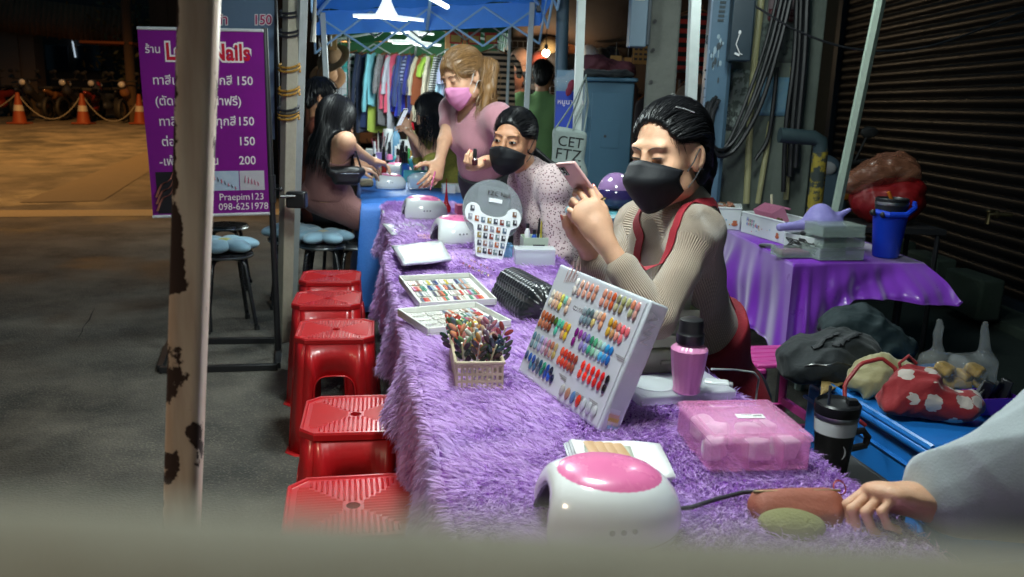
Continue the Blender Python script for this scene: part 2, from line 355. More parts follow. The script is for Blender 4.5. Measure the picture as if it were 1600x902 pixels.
# ---- far side of the road: dark shophouse with awning, parked motorbikes, cones with a rope
def shophouse():
    Y = 24.5; t = thing('shophouse', 'dark shuttered shophouse with long corrugated awning across the road', 'building', (-16, Y, gz(-16, Y)))
    k = MB(); k.box((0, 1.5, 3), (26, 3, 6)); k.build('wall', mat('dark sooty wall', (.055, .05, .045), .9, vscale=2, col2=(.02, .022, .026)), t)
    a = at(-300, -14, Y-1.6); b = at(212, 46, Y-1.6); n = 180; v = []; f = []
    for i in range(n+1):
        p = a+(b-a)*i/n; w = .045*math.sin(i*2.1); v += [p+(0, w, .45+.04*w), p+(0, -.25+w, -.10), p+(0, -.25+w, -.45-.06*(i % 7 == 0))]
    for i in range(n): f += [(3*i, 3*i+3, 3*i+4, 3*i+1), (3*i+1, 3*i+4, 3*i+5, 3*i+2)]
    k = MB(); k.add(v, f); k.build('awning', mat('stained corrugated sheet', C('#7a5636'), .7, vscale=3, col2='#2e2219', stretch=(1, 1, .3)), t, world=True, solid=.02, angle=80)
    for px, w in ((20, .55), (46, .45)): p = at(px, 60, Y-1.4); k = MB(); k.box((p[0], p[1], 1.6), (w, w, 4.2)); k.build('pillar', mat('grey cement pillar', C('#5c5148'), .9, vscale=4, bump=.4), t, world=True)
    for px0, px1 in ((70, 110), (118, 160)): p = at(px0, 70, Y-.02); q = at(px1, 112, Y-.02); k = MB(); k.box(((p[0]+q[0])/2, Y-.03, (p[2]+q[2])/2), (q[0]-p[0], .05, p[2]-q[2])); k.build('window', mat('dark glass', (.02, .025, .035), .15), t, world=True, bevel=.02)
    k = MB(); p = at(118, 90, Y-.1); k.tube([p, p+Z_*.55+X_*-.06], .02, 8); k.build('lit_tube', mat('far cold tube', (.7, .8, .9), .4, emit=(.7, .85, 1), estr=.6), t, world=True)
    k = MB(); p = at(160, 66, Y-2); q = at(205, 72, Y-2); k.box((p+q)/2, (q[0]-p[0]+.6, 1.2, .06), rotm(.25, 0, 0)*1 if False else None); k.build('side_awning', mat('orange canvas', C('#8a4a1e'), .8), t, world=True)
    lt = thing('far_pole', 'thin wooden power pole at the end of the far awning', 'pole', tuple(at(207, 165, 22)*np.array((1, 1, 0))+Z_*gz(-10, 22))); k = MB(); k.tube([(0, 0, 0), (0, 0, 6)], [.13, .1], 10); k.build('pole', mat('weathered wood', C('#4a3a2c'), .9), lt)
shophouse()
tree = thing('tree', 'leafy tree in the dark beside the far awning', 'tree', (-10.3, 23.2, gz(-10, 23)))
k = MB(); k.tube([(0, 0, 0), (.1, 0, 1.2), (-.05, .1, 2.2)], [.14, .1, .06], 8)
for a in range(5): k.tube([(.05, 0, 1.3+.15*a), (.6*math.cos(a*1.3), .6*math.sin(a*1.3), 2.2+.1*a)], [.05, .015], 6)
k.build('trunk', mat('weathered wood', (0, 0, 0)), tree); k = MB(); r = np.random.default_rng(2)
for i in range(900):
    c = r.normal(size=3)*np.array((.55, .5, .75)); c = c+np.array((0, 0, 1.9)); d = r.normal(size=3); d /= np.linalg.norm(d); e = unit(np.cross(d, r.normal(size=3))); s_ = r.uniform(.06, .13); k.add([c-d*s_, c+e*s_*.4, c+d*s_, c-e*s_*.4], [(0, 1, 2, 3)])
k.build('crown', mat('dark leaves', (.05, .055, .02), .6, var=.5), tree, smooth=False)
def motorbike_proto():
    t = thing('motorbike', 'dark motorbike parked in the row behind the rope', 'motorbike', (0, 0, 0), 'motorbikes parked across the road')
    bk = mat('black rubber', (.012, .012, .012), .7); ch = mat('chrome metal', (.5, .5, .5), .2, metal=1)
    for x in (-.62, .62):
        k = MB(); k.lathe([(.20, -.04), (.27, -.045), (.29, 0), (.27, .045), (.20, .04)], 24, rotm(PI/2, 0, 0), (x, 0, .29), cap=False); w = k.build('wheel', bk, t); k = MB(); k.lathe([(.03, -.04), (.20, -.02), (.20, .02), (.03, .04)], 20, rotm(PI/2, 0, 0), (x, 0, .29)); k.build('rim', ch, w)
    S = Sdf(); S.cap((-.35, 0, .62), (.05, 0, .58), .13, .10, .06); S.cap((.05, 0, .45), (.40, 0, .72), .09, .11, .08); S.cap((.40, 0, .72), (.50, 0, .95), .10, .07, .08); S.cap((-.5, 0, .66), (-.75, 0, .72), .09, .04, .05); S.ell((0, 0, .36), (.2, .12, .12), k=.05)
    b = S.build('body', .03, mat('bike paint', (.9, .9, .9), .3, objcol=True, coat=.5), t, world=False); b.color = (.05, .05, .06, 1)
    k = MB(); k.box((-.28, 0, .79), (.62, .24, .09)); k.build('seat', bk, t, bevel=.03); k = MB(); k.tube([(.42, -.34, 1.02), (.47, -.1, 1.0), (.47, .1, 1.0), (.42, .34, 1.02)], .016, 8); k.build('handlebar', bk, t)
    k = MB(); k.ball((.58, 0, .92), (.06, .09, .08), 12); k.build('headlight', mat('lamp lens', (.6, .6, .6), .1, coat=1), t)
    for s in (-1, 1): k = MB(); k.tube([(.44, s*.24, 1.02), (.40, s*.30, 1.18)], .007, 6); k.ball((.39, s*.31, 1.20), (.02, .07, .045), 10); k.build('mirror', bk, t)
    return t
mb0 = motorbike_proto(); r = np.random.default_rng(4)
for i, px in enumerate((-40, 2, 36, 66, 92, 120, 146, 168, 190, 206)):
    o = mb0 if i == 0 else copy_tree(mb0); Y = 21.8+.25*(i % 3)+(.4 if i > 6 else 0); p = at(px, 150, Y); o.location = (p[0], Y, gz(p[0], Y)); o.rotation_euler = (0, .0, PI/2+r.uniform(-.35, .35)+PI*(i % 2)); tree_color(o, 'body', [(.04, .04, .05), (.25, .03, .02), (.05, .06, .09), (.03, .03, .03), (.22, .1, .04)][i % 5])
def cone_proto():
    t = thing('traffic_cone', 'orange traffic cone', 'traffic cone', (0, 0, 0), 'cones holding the rope'); k = MB(); k.box((0, 0, .02), (.42, .42, .04)); k.build('base', mat('cone rubber', C('#74300f'), .7), t, bevel=.01)
    k = MB(); k.lathe([(.16, .04), (.04, .74), (.0, .745)], 20, cap=False); k.build('cone_body', mat('cone orange', C('#7c3510'), .6), t); k = MB(); k.lathe([(.118, .31), (.094, .45)], 20, cap=False); k.build('reflective_band', mat('cone white band', (.36, .33, .30), .5), t); return t
c0 = cone_proto(); cp = []
for i, (px, lb) in enumerate(((30, 'nearest orange traffic cone at the far left of the rope'), (130, 'orange traffic cone in the middle of the rope'), (219, 'orange traffic cone close to the pink sign'))):
    o = c0 if i == 0 else copy_tree(c0); Y = 20.4+.5*i; p = at(px, 180, Y); o.location = (p[0], Y, gz(p[0], Y)); o['label'] = lb; cp.append(np.array((p[0], Y, gz(p[0], Y)+.72)))
rp = MB(); ch = [cp[0]+np.array((-2.6, 0, .1)), cp[0], cp[1], cp[2]+Z_*-.1, cp[2]+np.array((3, .4, .2))]
for a, b in zip(ch[:-1], ch[1:]): rp.tube([a+(b-a)*u-Z_*(4*u*(1-u)*.60) for u in np.linspace(0, 1, 14)], .013, 6)
tag(rp.build('rope', mat('white rope', (.22, .21, .19), .8)), 'white rope sagging between the orange cones', 'rope')

# ---- tent posts
WHITEP = mat('white painted steel', C('#aeb6b4'), .45, vscale=18, bump=.12, bscale=120, var=.14)
def tube4(a, b, w, name, label, m, cat='tent post', ang=.4, par=None, bevel=.003, extra=None):
    a = np.asarray(a, float); b = np.asarray(b, float); t = par or thing(name, label, cat, (a[0], a[1], min(a[2], b[2]))); d = unit(b-a); e = unit(np.cross(d, (math.cos(ang), math.sin(ang), 0))); f = np.cross(d, e); k = MB()
    k.box((0, 0, 0), (w, w, np.linalg.norm(b-a)), np.stack([e, f, d], 1), (a+b)/2); o = k.build('upright', m, t, world=True, bevel=bevel); return t, o
def rustpost():
    m, t, b = nt_new('rusted post paint'); L = t.links; tc = nd(t, 'ShaderNodeTexCoord'); sx = nd(t, 'ShaderNodeSeparateXYZ'); L.new(tc.outputs['Object'], sx.inputs[0])
    n1 = nd(t, 'ShaderNodeTexNoise', i_Scale=11.0, i_Detail=8.0, i_Roughness=.62); mp = nd(t, 'ShaderNodeMapping'); mp.inputs['Scale'].default_value = (1, 1, .75); mp.inputs['Location'].default_value = (.3, .2, 1.37); L.new(tc.outputs['Object'], mp.inputs[0]); L.new(mp.outputs[0], n1.inputs['Vector'])
    at_ = nd(t, 'ShaderNodeAttribute', attribute_name='edge'); ad = nd(t, 'ShaderNodeMath', operation='MULTIPLY_ADD'); ad.inputs[1].default_value = .16; L.new(at_.outputs['Fac'], ad.inputs[0]); L.new(n1.outputs[0], ad.inputs[2])
    rp = nd(t, 'ShaderNodeValToRGB'); rp.color_ramp.elements[0].position = .612; rp.color_ramp.elements[1].position = .626; L.new(ad.outputs[0], rp.inputs[0])
    n2 = nd(t, 'ShaderNodeTexNoise', i_Scale=26.0, i_Detail=5.0); mp2 = nd(t, 'ShaderNodeMapping'); mp2.inputs['Scale'].default_value = (1, 1, .12); L.new(tc.outputs['Object'], mp2.inputs[0]); L.new(mp2.outputs[0], n2.inputs['Vector'])
    cr = nd(t, 'ShaderNodeValToRGB'); e = cr.color_ramp.elements; e[0].position = .32; e[0].color = C('#9c8474')+(1,); e[1].position = .62; e[1].color = C('#c2b2a4')+(1,); L.new(n2.outputs[0], cr.inputs[0])
    mx = nd(t, 'ShaderNodeMix', data_type='RGBA'); mx.inputs[7].default_value = C('#2a1712')+(1,); L.new(rp.outputs[0], mx.inputs[0]); L.new(cr.outputs[0], mx.inputs[6]); L.new(mx.outputs[2], b.inputs['Base Color'])
    mr = nd(t, 'ShaderNodeMapRange'); mr.inputs[3].default_value = .42; mr.inputs[4].default_value = .92; L.new(rp.outputs[0], mr.inputs[0]); L.new(mr.outputs[0], b.inputs['Roughness'])
    iv = nd(t, 'ShaderNodeMath', operation='SUBTRACT'); iv.inputs[0].default_value = 1; L.new(rp.outputs[0], iv.inputs[1]); bp = nd(t, 'ShaderNodeBump', i_Strength=.6, i_Distance=.002); L.new(iv.outputs[0], bp.inputs['Height']); L.new(bp.outputs[0], b.inputs['Normal']); return m
def near_post():
    Y = 1.12; a = at(282, 900, Y); b = at(312, 0, Y); d = unit(b-a); lo = a-d*(a[2]/d[2]); hi = b+d*.9; t = thing('tent_post', 'nearest square tent post, cream paint with dark rust along its left edge', 'tent post', tuple(lo))
    w = .046; ang = .17; e = unit(np.cross(d, (-math.sin(ang), math.cos(ang), 0))); e = -e if e[0] < 0 else e; f = np.cross(d, e); n = 90; V = []; F = []; E = []
    prof = [(-.5, -.42), (-.42, -.5), (-.2, -.5), (0, -.5), (.2, -.5), (.42, -.5), (.5, -.42), (.5, 0), (.5, .42), (.42, .5), (-.42, .5), (-.5, .42)]
    for i in range(n+1):
        c = lo+(hi-lo)*i/n
        for x, y in prof: V.append(c+e*x*w+f*y*w*(1 if f[1] > 0 else -1)); E.append(max(0, 1-(x+.5)/.55) if y < 0 else .2)
    m = len(prof)
    for i in range(n):
        for j in range(m): F.append((i*m+j, i*m+(j+1) % m, (i+1)*m+(j+1) % m, (i+1)*m+j))
    o = mkmesh('upright', V, F, rustpost(), t, world=True, angle=50); q = o.data.attributes.new('edge', 'FLOAT', 'POINT'); q.data.foreach_set('value', np.array(E, np.float32))
    k = MB(); k.box((0, 0, .004), (.10, .10, .008)); k.build('foot_plate', WHITEP, t)
near_post()
def rope_post(pa, pb, Y, w, label, wraps, ang):
    a = at(*pa, Y); b = at(*pb, Y); d = unit(b-a); lo = a-d*(a[2]/d[2]); t, _ = tube4(lo, b+d*.25, w, 'tent_post', label, mat('cream painted steel', C('#b3ab97'), .5, vscale=16, col2='#8f8a7c', bump=.15), ang=ang)
    for py, col in wraps:
        c = at(pa[0]+(pb[0]-pa[0])*(py-pa[1])/(pb[1]-pa[1]), py, Y); k = MB(); n = 26
        for s in range(2): k.tube([c+np.array((math.cos(u)*w*.85, math.sin(u)*w*.85, .022*(u/6.3)+.02*s+.02*math.sin(u))) for u in np.linspace(0, 2*PI, n)], .006, 6)
        k.build('rope_wrap', mat('yellow black rope', C('#b8862a'), .8, vscale=180, col2='#15120c', thr=.55) if col else mat('black cord', (.015, .015, .02), .6), t, world=True)
    return t
rope_post((444, 545), (455, -8), 4.45, .062, 'cream tent post wound with yellow rope, left of the pair', [(28, 0), (58, 0), (112, 1), (148, 1), (178, 0), (186, 1)], .75)
tp, _ = tube4(on_h(457, 488), at(481, -30, 4.2)+Z_*.40, .042, 'tent_post', 'slim white tent post of the blue canopy beside the roped post', WHITEP, ang=.7)
k = MB(); c = at(464, 312, 4.28); k.box(c, (.10, .07, .085)); k.build('clamp', mat('black plastic', (.012, .012, .014), .35), tp, world=True, bevel=.01); k = MB(); k.tube([c+(.0, -.03, .02), c+(-.07, -.06, .02)], .009, 8); k.build('clamp_screw', mat('black plastic', (0, 0, 0)), tp, world=True)
k = MB(); k.tube([at(493, -20, 4.9), at(491, 30, 4.9), at(489, 66, 4.9)], [.008, .012, .018], 8); k.build('cord', mat('white rope', (0, 0, 0)), tp, world=True)
LEG = [at(481, -30, 4.2), at(909, -20, 4.3), at(831, 16, 6.0), at(505, 32, 6.0)]
def leg(top, foot_px, Y, w, label):
    b = np.asarray(top); a = at(*foot_px, Y); d = unit(b-a); lo = a-d*(a[2]/d[2]); return tube4(lo, b+d*(.42 if Y < 4.5 else .05), w, 'tent_post', label, WHITEP, ang=.1)
leg(LEG[1], (899, 280), 4.3, .040, 'white tent post with the tote bag hanging on it')[0]; leg(LEG[2], (822, 180), 6.0, .036, 'thin white tent post in front of the green shirt'); leg(LEG[3], (511, 150), 6.0, .036, 'thin white tent post left of the clothes rack')
leg(at(799, -20, 6.7), (792, 170), 6.7, .022, 'thinnest pale pole beside the striped shirt')
leg(at(1087, -25, 4.3), (1079, 165), 4.3, .050, 'white tent post left of the grey steel column')
k = MB(); a = at(1384, -40, 3.9); b = at(1306, 332, 3.9); d = unit(b-a); t = thing('leaning_pole', 'pale green leaning pole in front of the shutter', 'pole', tuple(b+d*(b[2]/-d[2]))); k.tube([a-d*.5, b+d*(b[2]/-d[2])], .024, 6); k.build('pole', mat('pale green paint', C('#8b9a8c'), .5, vscale=30, bump=.1), t, world=True)
k = MB(); a = at(880, -20, 5.8); b = at(873, 290, 5.8); d = unit(b-a); t = thing('steel_pipe', 'thick dark blue steel pipe beside the electric cabinet', 'pipe', tuple(b+d*(b[2]/-d[2]))); k.tube([a-d*.4, b+d*(b[2]/-d[2])], .042, 16); k.build('pipe', mat('blue grey steel paint', C('#4a6272'), .5, vscale=10, bump=.2), t, world=True)

# ---- blue canopy with its scissor frame, green canopy behind, brown canopy to the right
def canopy(name, label, corners, peak, sag, m, frame_m, bars=True, val=.16):
    t = thing(name, label, 'canopy', tuple(np.mean(corners, 0)*np.array((1, 1, 0))))
    P = [np.asarray(c, float) for c in corners]; pk = np.asarray(peak, float); k = MB(); n = 14
    for i in range(4):
        a, b = P[i], P[(i+1) % 4]; k.grid(n, 6, lambda u, v: (a+(b-a)*u)*(1-v)+pk*v-Z_*(sag*math.sin(PI*v)*(.5+.5*math.sin(PI*u))+.012*math.sin(u*25+v*9)))
        k.grid(n, 2, lambda u, v: (a+(b-a)*u)-Z_*(val*v)+np.array((0, .012*math.sin(u*40)*v, 0)))
    k.build('fabric', m, t, world=True, angle=60); 
    if bars:
        for i in range(4):
            a, b = P[i]-Z_*.02, P[(i+1) % 4]-Z_*.02; nn = 4
            for j in range(nn):
                p, q = a+(b-a)*j/nn, a+(b-a)*(j+1)/nn; h = .26
                for s in (0, 1): k = MB(); k.tube([p-Z_*(h if s else 0), q-Z_*(0 if s else h)], .008, 6); k.build('truss_bar', frame_m, t, world=True)
            k = MB(); k.tube([(a+b)/2-Z_*.13, pk-Z_*.5], .012, 6); k.build('truss_bar', frame_m, t, world=True); k = MB(); k.tube([a-Z_*.02, pk-Z_*.05], .013, 6); k.build('rafter', frame_m, t, world=True)
        for c in P: k = MB(); k.box(c-Z_*.03, (.06, .06, .09)); k.build('bracket', mat('black plastic', (0, 0, 0)), t, world=True, bevel=.008)
    return t
BLUEC = mat('blue canopy cloth', C('#3b86dc'), .6, bump=.25, bscale=25); _b = BLUEC.node_tree.nodes['Principled BSDF']; _b.inputs['Transmission Weight'].default_value = 0
cn = [LEG[0]+Z_*.42, LEG[1]+Z_*.40, LEG[2]+Z_*.06+X_*.06, LEG[3]+Z_*.06-X_*.06]
canopy('blue_canopy', 'blue tent canopy with white scissor frame over the lamps', cn, np.mean(cn, 0)+Z_*.55, .03, BLUEC, mat('pale blue steel', C('#8fb2cf'), .4))
c2 = [at(515, 4, 6.9), at(800, -2, 6.9), at(778, 66, 9.3), at(520, 66, 9.3)]; c2[0][2] = c2[1][2] = 2.1; canopy('green_canopy', 'dark green tent canopy behind the blue one', c2, np.mean(c2, 0)+Z_*.5, .04, mat('green canopy cloth', C('#1f5a34'), .7, bump=.2, bscale=25), WHITEP, val=.22)
k = MB(); P = [at(805, -30, 6.6), at(1010, -30, 6.6), at(985, 96, 9.2), at(800, 60, 9.2)]; k.grid(16, 12, lambda u, v: (P[0]*(1-u)+P[1]*u)*(1-v)+(P[3]*(1-u)+P[2]*u)*v-Z_*(.10*math.sin(PI*v)+.03*math.sin(9*u+3*v)))
t = thing('brown_canopy', 'sagging brown cloth canopy above the hat stall', 'canopy', (.7, 8, 0)); k.build('fabric', mat('brown canopy cloth', C('#4a382d'), .85, bump=.3, bscale=12), t, world=True, solid=.006, angle=60)
for px in (800, 985): p = at(px, 80, 9.2); k = MB(); k.tube([(p[0], 9.2, 0), p], .02, 8); k.build('pole', WHITEP, t, world=True)

# ---- lamps: five-petal LED bulbs
def petal_lamp(c, r, label, tilt=(0, 0), energy=40, glow=2.6, drop=.5, group='five petal LED lamps'):
    t = thing('petal_lamp', label, 'lamp', tuple(c)); M = rotm(tilt[0], tilt[1], .3); M = rotm(tilt[0]+.13, tilt[1], .3); lm = mat('LED panel %d' % glow, (.9, .9, .9), .4, emit=LED, estr=glow); bm_ = mat('LED body', (.8, .82, .82), .4, emit=LED, estr=.75); wp = mat('white lamp plastic', (.8, .8, .8), .35)
    k = MB(); k.lathe([(.022*r/.2, .13), (.025*r/.2, .08), (.045*r/.2, .035), (.06*r/.2, .01), (.06*r/.2, -.012), (.0, -.016)], 20, M); k.build('lamp_body', bm_, t)
    for i in range(5):
        a = i*2*PI/5; pts = []; n = 10
        for j in range(n+1): u = j/n; pts.append((r*(.26+.74*u), r*.30*math.sin(PI*(.10+.90*u))**.7))
        pts = pts+[(x, -y) for x, y in pts[::-1][1:-1]]; k = MB(); RM = M @ rotm(0, 0, a) @ rotm(0, .06, 0); k.prism(pts, .002, .014, RM); pe = k.build('petal', bm_, t, bevel=.003); k = MB(); k.prism([(x*.97+.004, y*.90) for x, y in pts], -.004, .001, RM); k.build('diffuser', lm, pe)
    k = MB(); k.tube([(0, 0, .15), (0, 0, .15+drop)], .018 if drop < .3 else .006, 8); k.build('cord', mat('black cord', (0, 0, 0)), t)
    k = MB(); k.lathe([(.024, .14), (.024, .21), (.012, .22)], 14, M); k.build('socket', wp, t)
    l = bpy.data.lights.new('lamp_light', 'AREA'); l.shape = 'DISK'; l.size = r*1.7; l.energy = energy*.5; l.color = LED; o = bpy.data.objects.new('lamp_light', l); COL.objects.link(o); o.parent = t; o.location = (0, 0, -.03)
    l = bpy.data.lights.new('lamp_glow', 'POINT'); l.shadow_soft_size = r*.6; l.energy = energy*.6; l.color = LED; o = bpy.data.objects.new('lamp_glow', l); COL.objects.link(o); o.parent = t; o.location = (0, 0, -.14)
E_NEAR, E_FAR = 36, 17
petal_lamp(at(604, 26, 4.9), .215, 'large bright petal lamp, the one nearest the viewer under the blue canopy', (-.02, .0), E_FAR)
petal_lamp(at(646, 66, 7.4), .245, 'lowest bright petal lamp hanging above the clothes rack', (.0, .02), E_FAR*1.5)
petal_lamp(at(640, 50, 8.3), .24, 'smaller petal lamp farther back between the two others', (.0, .0), E_FAR*1.6)
def SF(a, b, h=0.0):   # stall frame: a to the right, b along the table
    c, s = math.cos(STALL), math.sin(STALL); return np.array((-.083+a*c-b*s, 1.278+a*s+b*c, h))
petal_lamp(SF(.25, .25, 2.15), .20, 'petal lamp hanging over the near end of the purple table', energy=E_NEAR)
petal_lamp((1.05, 3.9, 2.35), .20, 'added petal lamp out of view, brightening the steel column and the satin table', energy=16)  # unseen extra lamp, added to brighten the cabinet, column and satin table
petal_lamp(SF(.15, 1.75, 2.15), .20, 'petal lamp hanging over the middle of the purple table', energy=E_NEAR)
t = thing('tube_lamp', 'bare white tube lamp slanting under the blue canopy', 'lamp', tuple(at(683, 2, 5.6))); k = MB(); k.tube([at(664, -8, 5.4), at(699, 11, 5.7)], .016, 10); k.build('tube', mat('LED panel 2', (0, 0, 0)), t, world=True); k = MB(); k.tube([at(663, -10, 5.4), at(666, -7, 5.42)], .02, 10); k.build('end_cap', mat('white lamp plastic', (0, 0, 0)), t, world=True)
def bulb(c, label, e, s=.035):
    t = thing('bulb', label, 'lamp', tuple(c)); k = MB(); k.ball((0, 0, 0), s, 14); k.build('glass', mat('warm bulb glass', (.9, .8, .6), .3, emit=(1, .80, .52), estr=18), t); k = MB(); k.tube([(0, 0, s*.8), (0, 0, s*2.2)], s*.5, 10); k.build('socket', mat('black plastic', (0, 0, 0)), t); k = MB(); k.tube([(0, 0, s*2), (0, 0, .6)], .005, 6); k.build('cord', mat('black cord', (0, 0, 0)), t)
    l = bpy.data.lights.new('lamp_light', 'POINT'); l.energy = e; l.color = (1, .72, .42); l.shadow_soft_size = .08; o = bpy.data.objects.new('lamp_light', l); COL.objects.link(o); o.parent = t; o.location = (0, 0, -s*2.2)
bulb(at(853, 83, 8.0), 'small bare warm bulb among the hats', 9); bulb(at(560, 40, 9.6), 'warm bulb under the back of the green canopy', 45, .03)
bulb((1.4, 11.5, 2.3), 'warm bulb hidden behind the brown canopy', 16, .05)
# ---- price banner on its stand, second banner behind
PT = {}
def quadmap(Q, w, h, bow=.0):
    Q = [np.asarray(q, float) for q in Q]; nrm = unit(np.cross(Q[1]-Q[0], Q[3]-Q[0]))
    def f(x, y, off=0.0):
        u, v = x/w, y/h; p = (Q[3]*(1-u)+Q[2]*u)*(1-v)+(Q[0]*(1-u)+Q[1]*u)*v
        return p+nrm*(off+bow*math.sin(PI*u)*math.sin(PI*v)+bow*.5*math.sin(7*v+2*u))*1
    d = np.dot(nrm, np.asarray((0, 0, CAM_H))-Q[0]); sg = 1 if d > 0 else -1
    return lambda x, y, off=0.0: f(x, y, off*sg)
def qtext(name, s, size, m, parent, fm, x, y, off, align='LEFT', outl=0.0, sx=1.0):
    o = text(name, s, size, m, None, (0, 0, 0), None, align, outl, 0.0, sx); n = len(o.data.vertices); v = np.empty(n*3); o.data.vertices.foreach_get('co', v); v = v.reshape(-1, 3)
    w = np.array([fm(x+a, y+b, off) for a, b, c in v]); w = to_local(w, parent) if parent is not None else w; o.data.vertices.foreach_set('co', w.ravel()); o.data.update(); o.parent = parent
    return o
def qpatch(name, fm, x0, y0, x1, y1, off, m, parent, nx=6, ny=6, solid=0):
    k = MB(); k.grid(nx, ny, lambda u, v: fm(x0+(x1-x0)*u, y0+(y1-y0)*v, off)); return k.build(name, m, parent, world=True, solid=solid, angle=None)
def price_banner():
    t = thing('price_banner', 'purple nail price banner with white Thai lettering on a black stand', 'banner', tuple(on_h(420, 570))); bk = mat('black steel stand', (.014, .014, .016), .45)
    base = [on_h(434, 578), on_h(250, 583), on_h(266, 538), on_h(436, 536)]
    for i, j in ((0, 1), (2, 3), (3, 0), (1, 2)): k = MB(); a, b = base[i]+Z_*.016, base[j]+Z_*.016; d = unit(b-a); k.box((0, 0, 0), (np.linalg.norm(b-a)-.032*(i in (3, 1)), .030, .032), np.stack([d, np.cross(Z_, d), Z_], 1), (a+b)/2); k.build('base_bar', bk, t, world=True, bevel=.003)
    p0 = (base[0]+base[3])/2; p1 = at(413, 44, p0[1]); k = MB(); k.tube([p0, p1], .016, 10); k.build('upright', bk, t, world=True); q0 = (base[1]+base[2])/2+X_*.10; q1 = at(298, 44, q0[1]); k = MB(); k.tube([q0, q1], .016, 10); k.build('upright', bk, t, world=True)
    k = MB(); c = p0+(p1-p0)*.53; k.tube([c-Z_*.07, c+Z_*.07], .022, 10); k.tube([c, c+np.array((.05, -.01, .0))], .006, 8); k.ball(c+np.array((.05, -.01, 0)), .012, 10); k.build('clamp_knob', bk, t, world=True)
    Y = p0[1]-.04; w, h = .62, .92; Q = [at(214, 44, Y-.02), at(411, 48, Y), at(421, 334, Y+.0), at(239, 339, Y-.02)]; fm = quadmap(Q, w, h, .008)
    pur = mat('purple vinyl print', C('#86188a'), .38, vscale=4, col2='#6d1576', bump=.06, bscale=12); qpatch('vinyl', fm, 0, 0, w, h, 0, pur, t, 16, 24)
    wh = mat('white print', C('#e8dede'), .45); rd = mat('red print', C('#c41432'), .45); ro = mat('dark pink print', C('#b01a5c'), .45)
    for y in (.0, h): k = MB(); k.tube([fm(0, y), fm(w, y)], .008, 8); k.build('banner_rail', mat('white banner rail', (.6, .6, .62), .4), t, world=True)
    for s, x in (('La', .130), ('Nails', .352)):
        for m, z, o in ((wh, .0015, .012), (rd, .0025, .003)): qtext('lettering', s, .112, m, t, fm, x, .775, z, outl=o, sx=.88)
    rows = [('ร้าน', .030, .805, .052), ('ทาสีเล็บมือ', .055, .655, .060), ('ทุกสี', .350, .655, .060), ('150', .470, .655, .060), ('(ตัดเล็บขัดหน้าฟรี)', .060, .555, .060), ('ทาสีเท้า', .070, .455, .060), ('ทุกสี', .360, .455, .060), ('150', .470, .455, .060), ('ต่อเล็บ', .075, .355, .060), ('150', .470, .355, .060), ('-เพ้นท์เริ่มต้น', .055, .258, .060), ('200', .470, .258, .060)]
    for s, x, y, z in rows: qtext('lettering', s, z, wh, t, fm, x, y, .0015, outl=.0006)
    qtext('lettering', 'Praepim123', .050, wh, t, fm, .355, .075, .0015); qtext('lettering', '098-6251978', .050, wh, t, fm, .350, .025, .0015)
    dk = mat('dark photo print', (.015, .013, .018), .4); sk = mat('hand photo print', C('#a9685a'), .5, vscale=30); bl = mat('pale photo print', C('#8fa6c4'), .45, vscale=20, col2='#c4cdd8'); qpatch('photo_print', fm, .03, .015, .26, .225, .0012, dk, t)
    for i in range(3): k = MB(); a = [fm(.03+.06*i*0+.05*u, .03+.035*i+.07*u+.02*math.sin(3*u), .002) for u in np.linspace(0, 2.2, 8)]; k.tube(a, [.022, .02, .02, .018, .016, .014, .010, .004], 8, flat=.12); k.build('photo_finger', sk, t, world=True)
    qpatch('photo_print', fm, .30, .125, .465, .225, .0012, bl, t); qpatch('photo_print', fm, .47, .125, .60, .225, .0012, mat('pale pink photo print', C('#b8b4bc'), .45, vscale=20), t)
    for i in range(7): k = MB(); k.tube([fm(.335+.018*i, .205-.010*i, .0022), fm(.340+.018*i, .180-.008*i, .0022)], [.003, .006], 6, flat=.2); k.build('photo_nail', dk if i % 2 else rd, t, world=True)
    for i in range(5): k = MB(); k.tube([fm(.50+.016*i, .200-.008*i, .0022), fm(.498+.018*i, .165-.004*i, .0022)], [.003, .006], 6, flat=.2); k.build('photo_nail', ro, t, world=True)
    t2 = thing('back_banner', 'grey blue banner standing behind the purple price banner', 'banner', tuple(on_h(428, 500)*1)); w2, h2 = .5, 1.1; Y2 = p0[1]+.38; Q2 = [at(292, -90, Y2), at(428, -90, Y2), at(429, 218, Y2), at(300, 218, Y2)]; f2 = quadmap(Q2, w2, h2, .012)
    qpatch('vinyl', f2, 0, 0, w2, h2, 0, mat('grey blue vinyl print', C('#6d8299'), .4, vscale=3, col2='#55697f'), t2, 10, 16)
    for s, x, y in (('เท้า', .13, .655), ('150', .375, .655)): qtext('lettering', s, .075, wh, t2, f2, x, y, .0015, outl=.006); qtext('lettering', s, .075, ro, t2, f2, x, y, .0025, outl=.001)
    for px in (300, 428): k = MB(); a = at(px, -90, Y2+.03); k.tube([(a[0], Y2+.03, 0), a], .010, 8); k.build('upright', bk, t2, world=True)
price_banner()

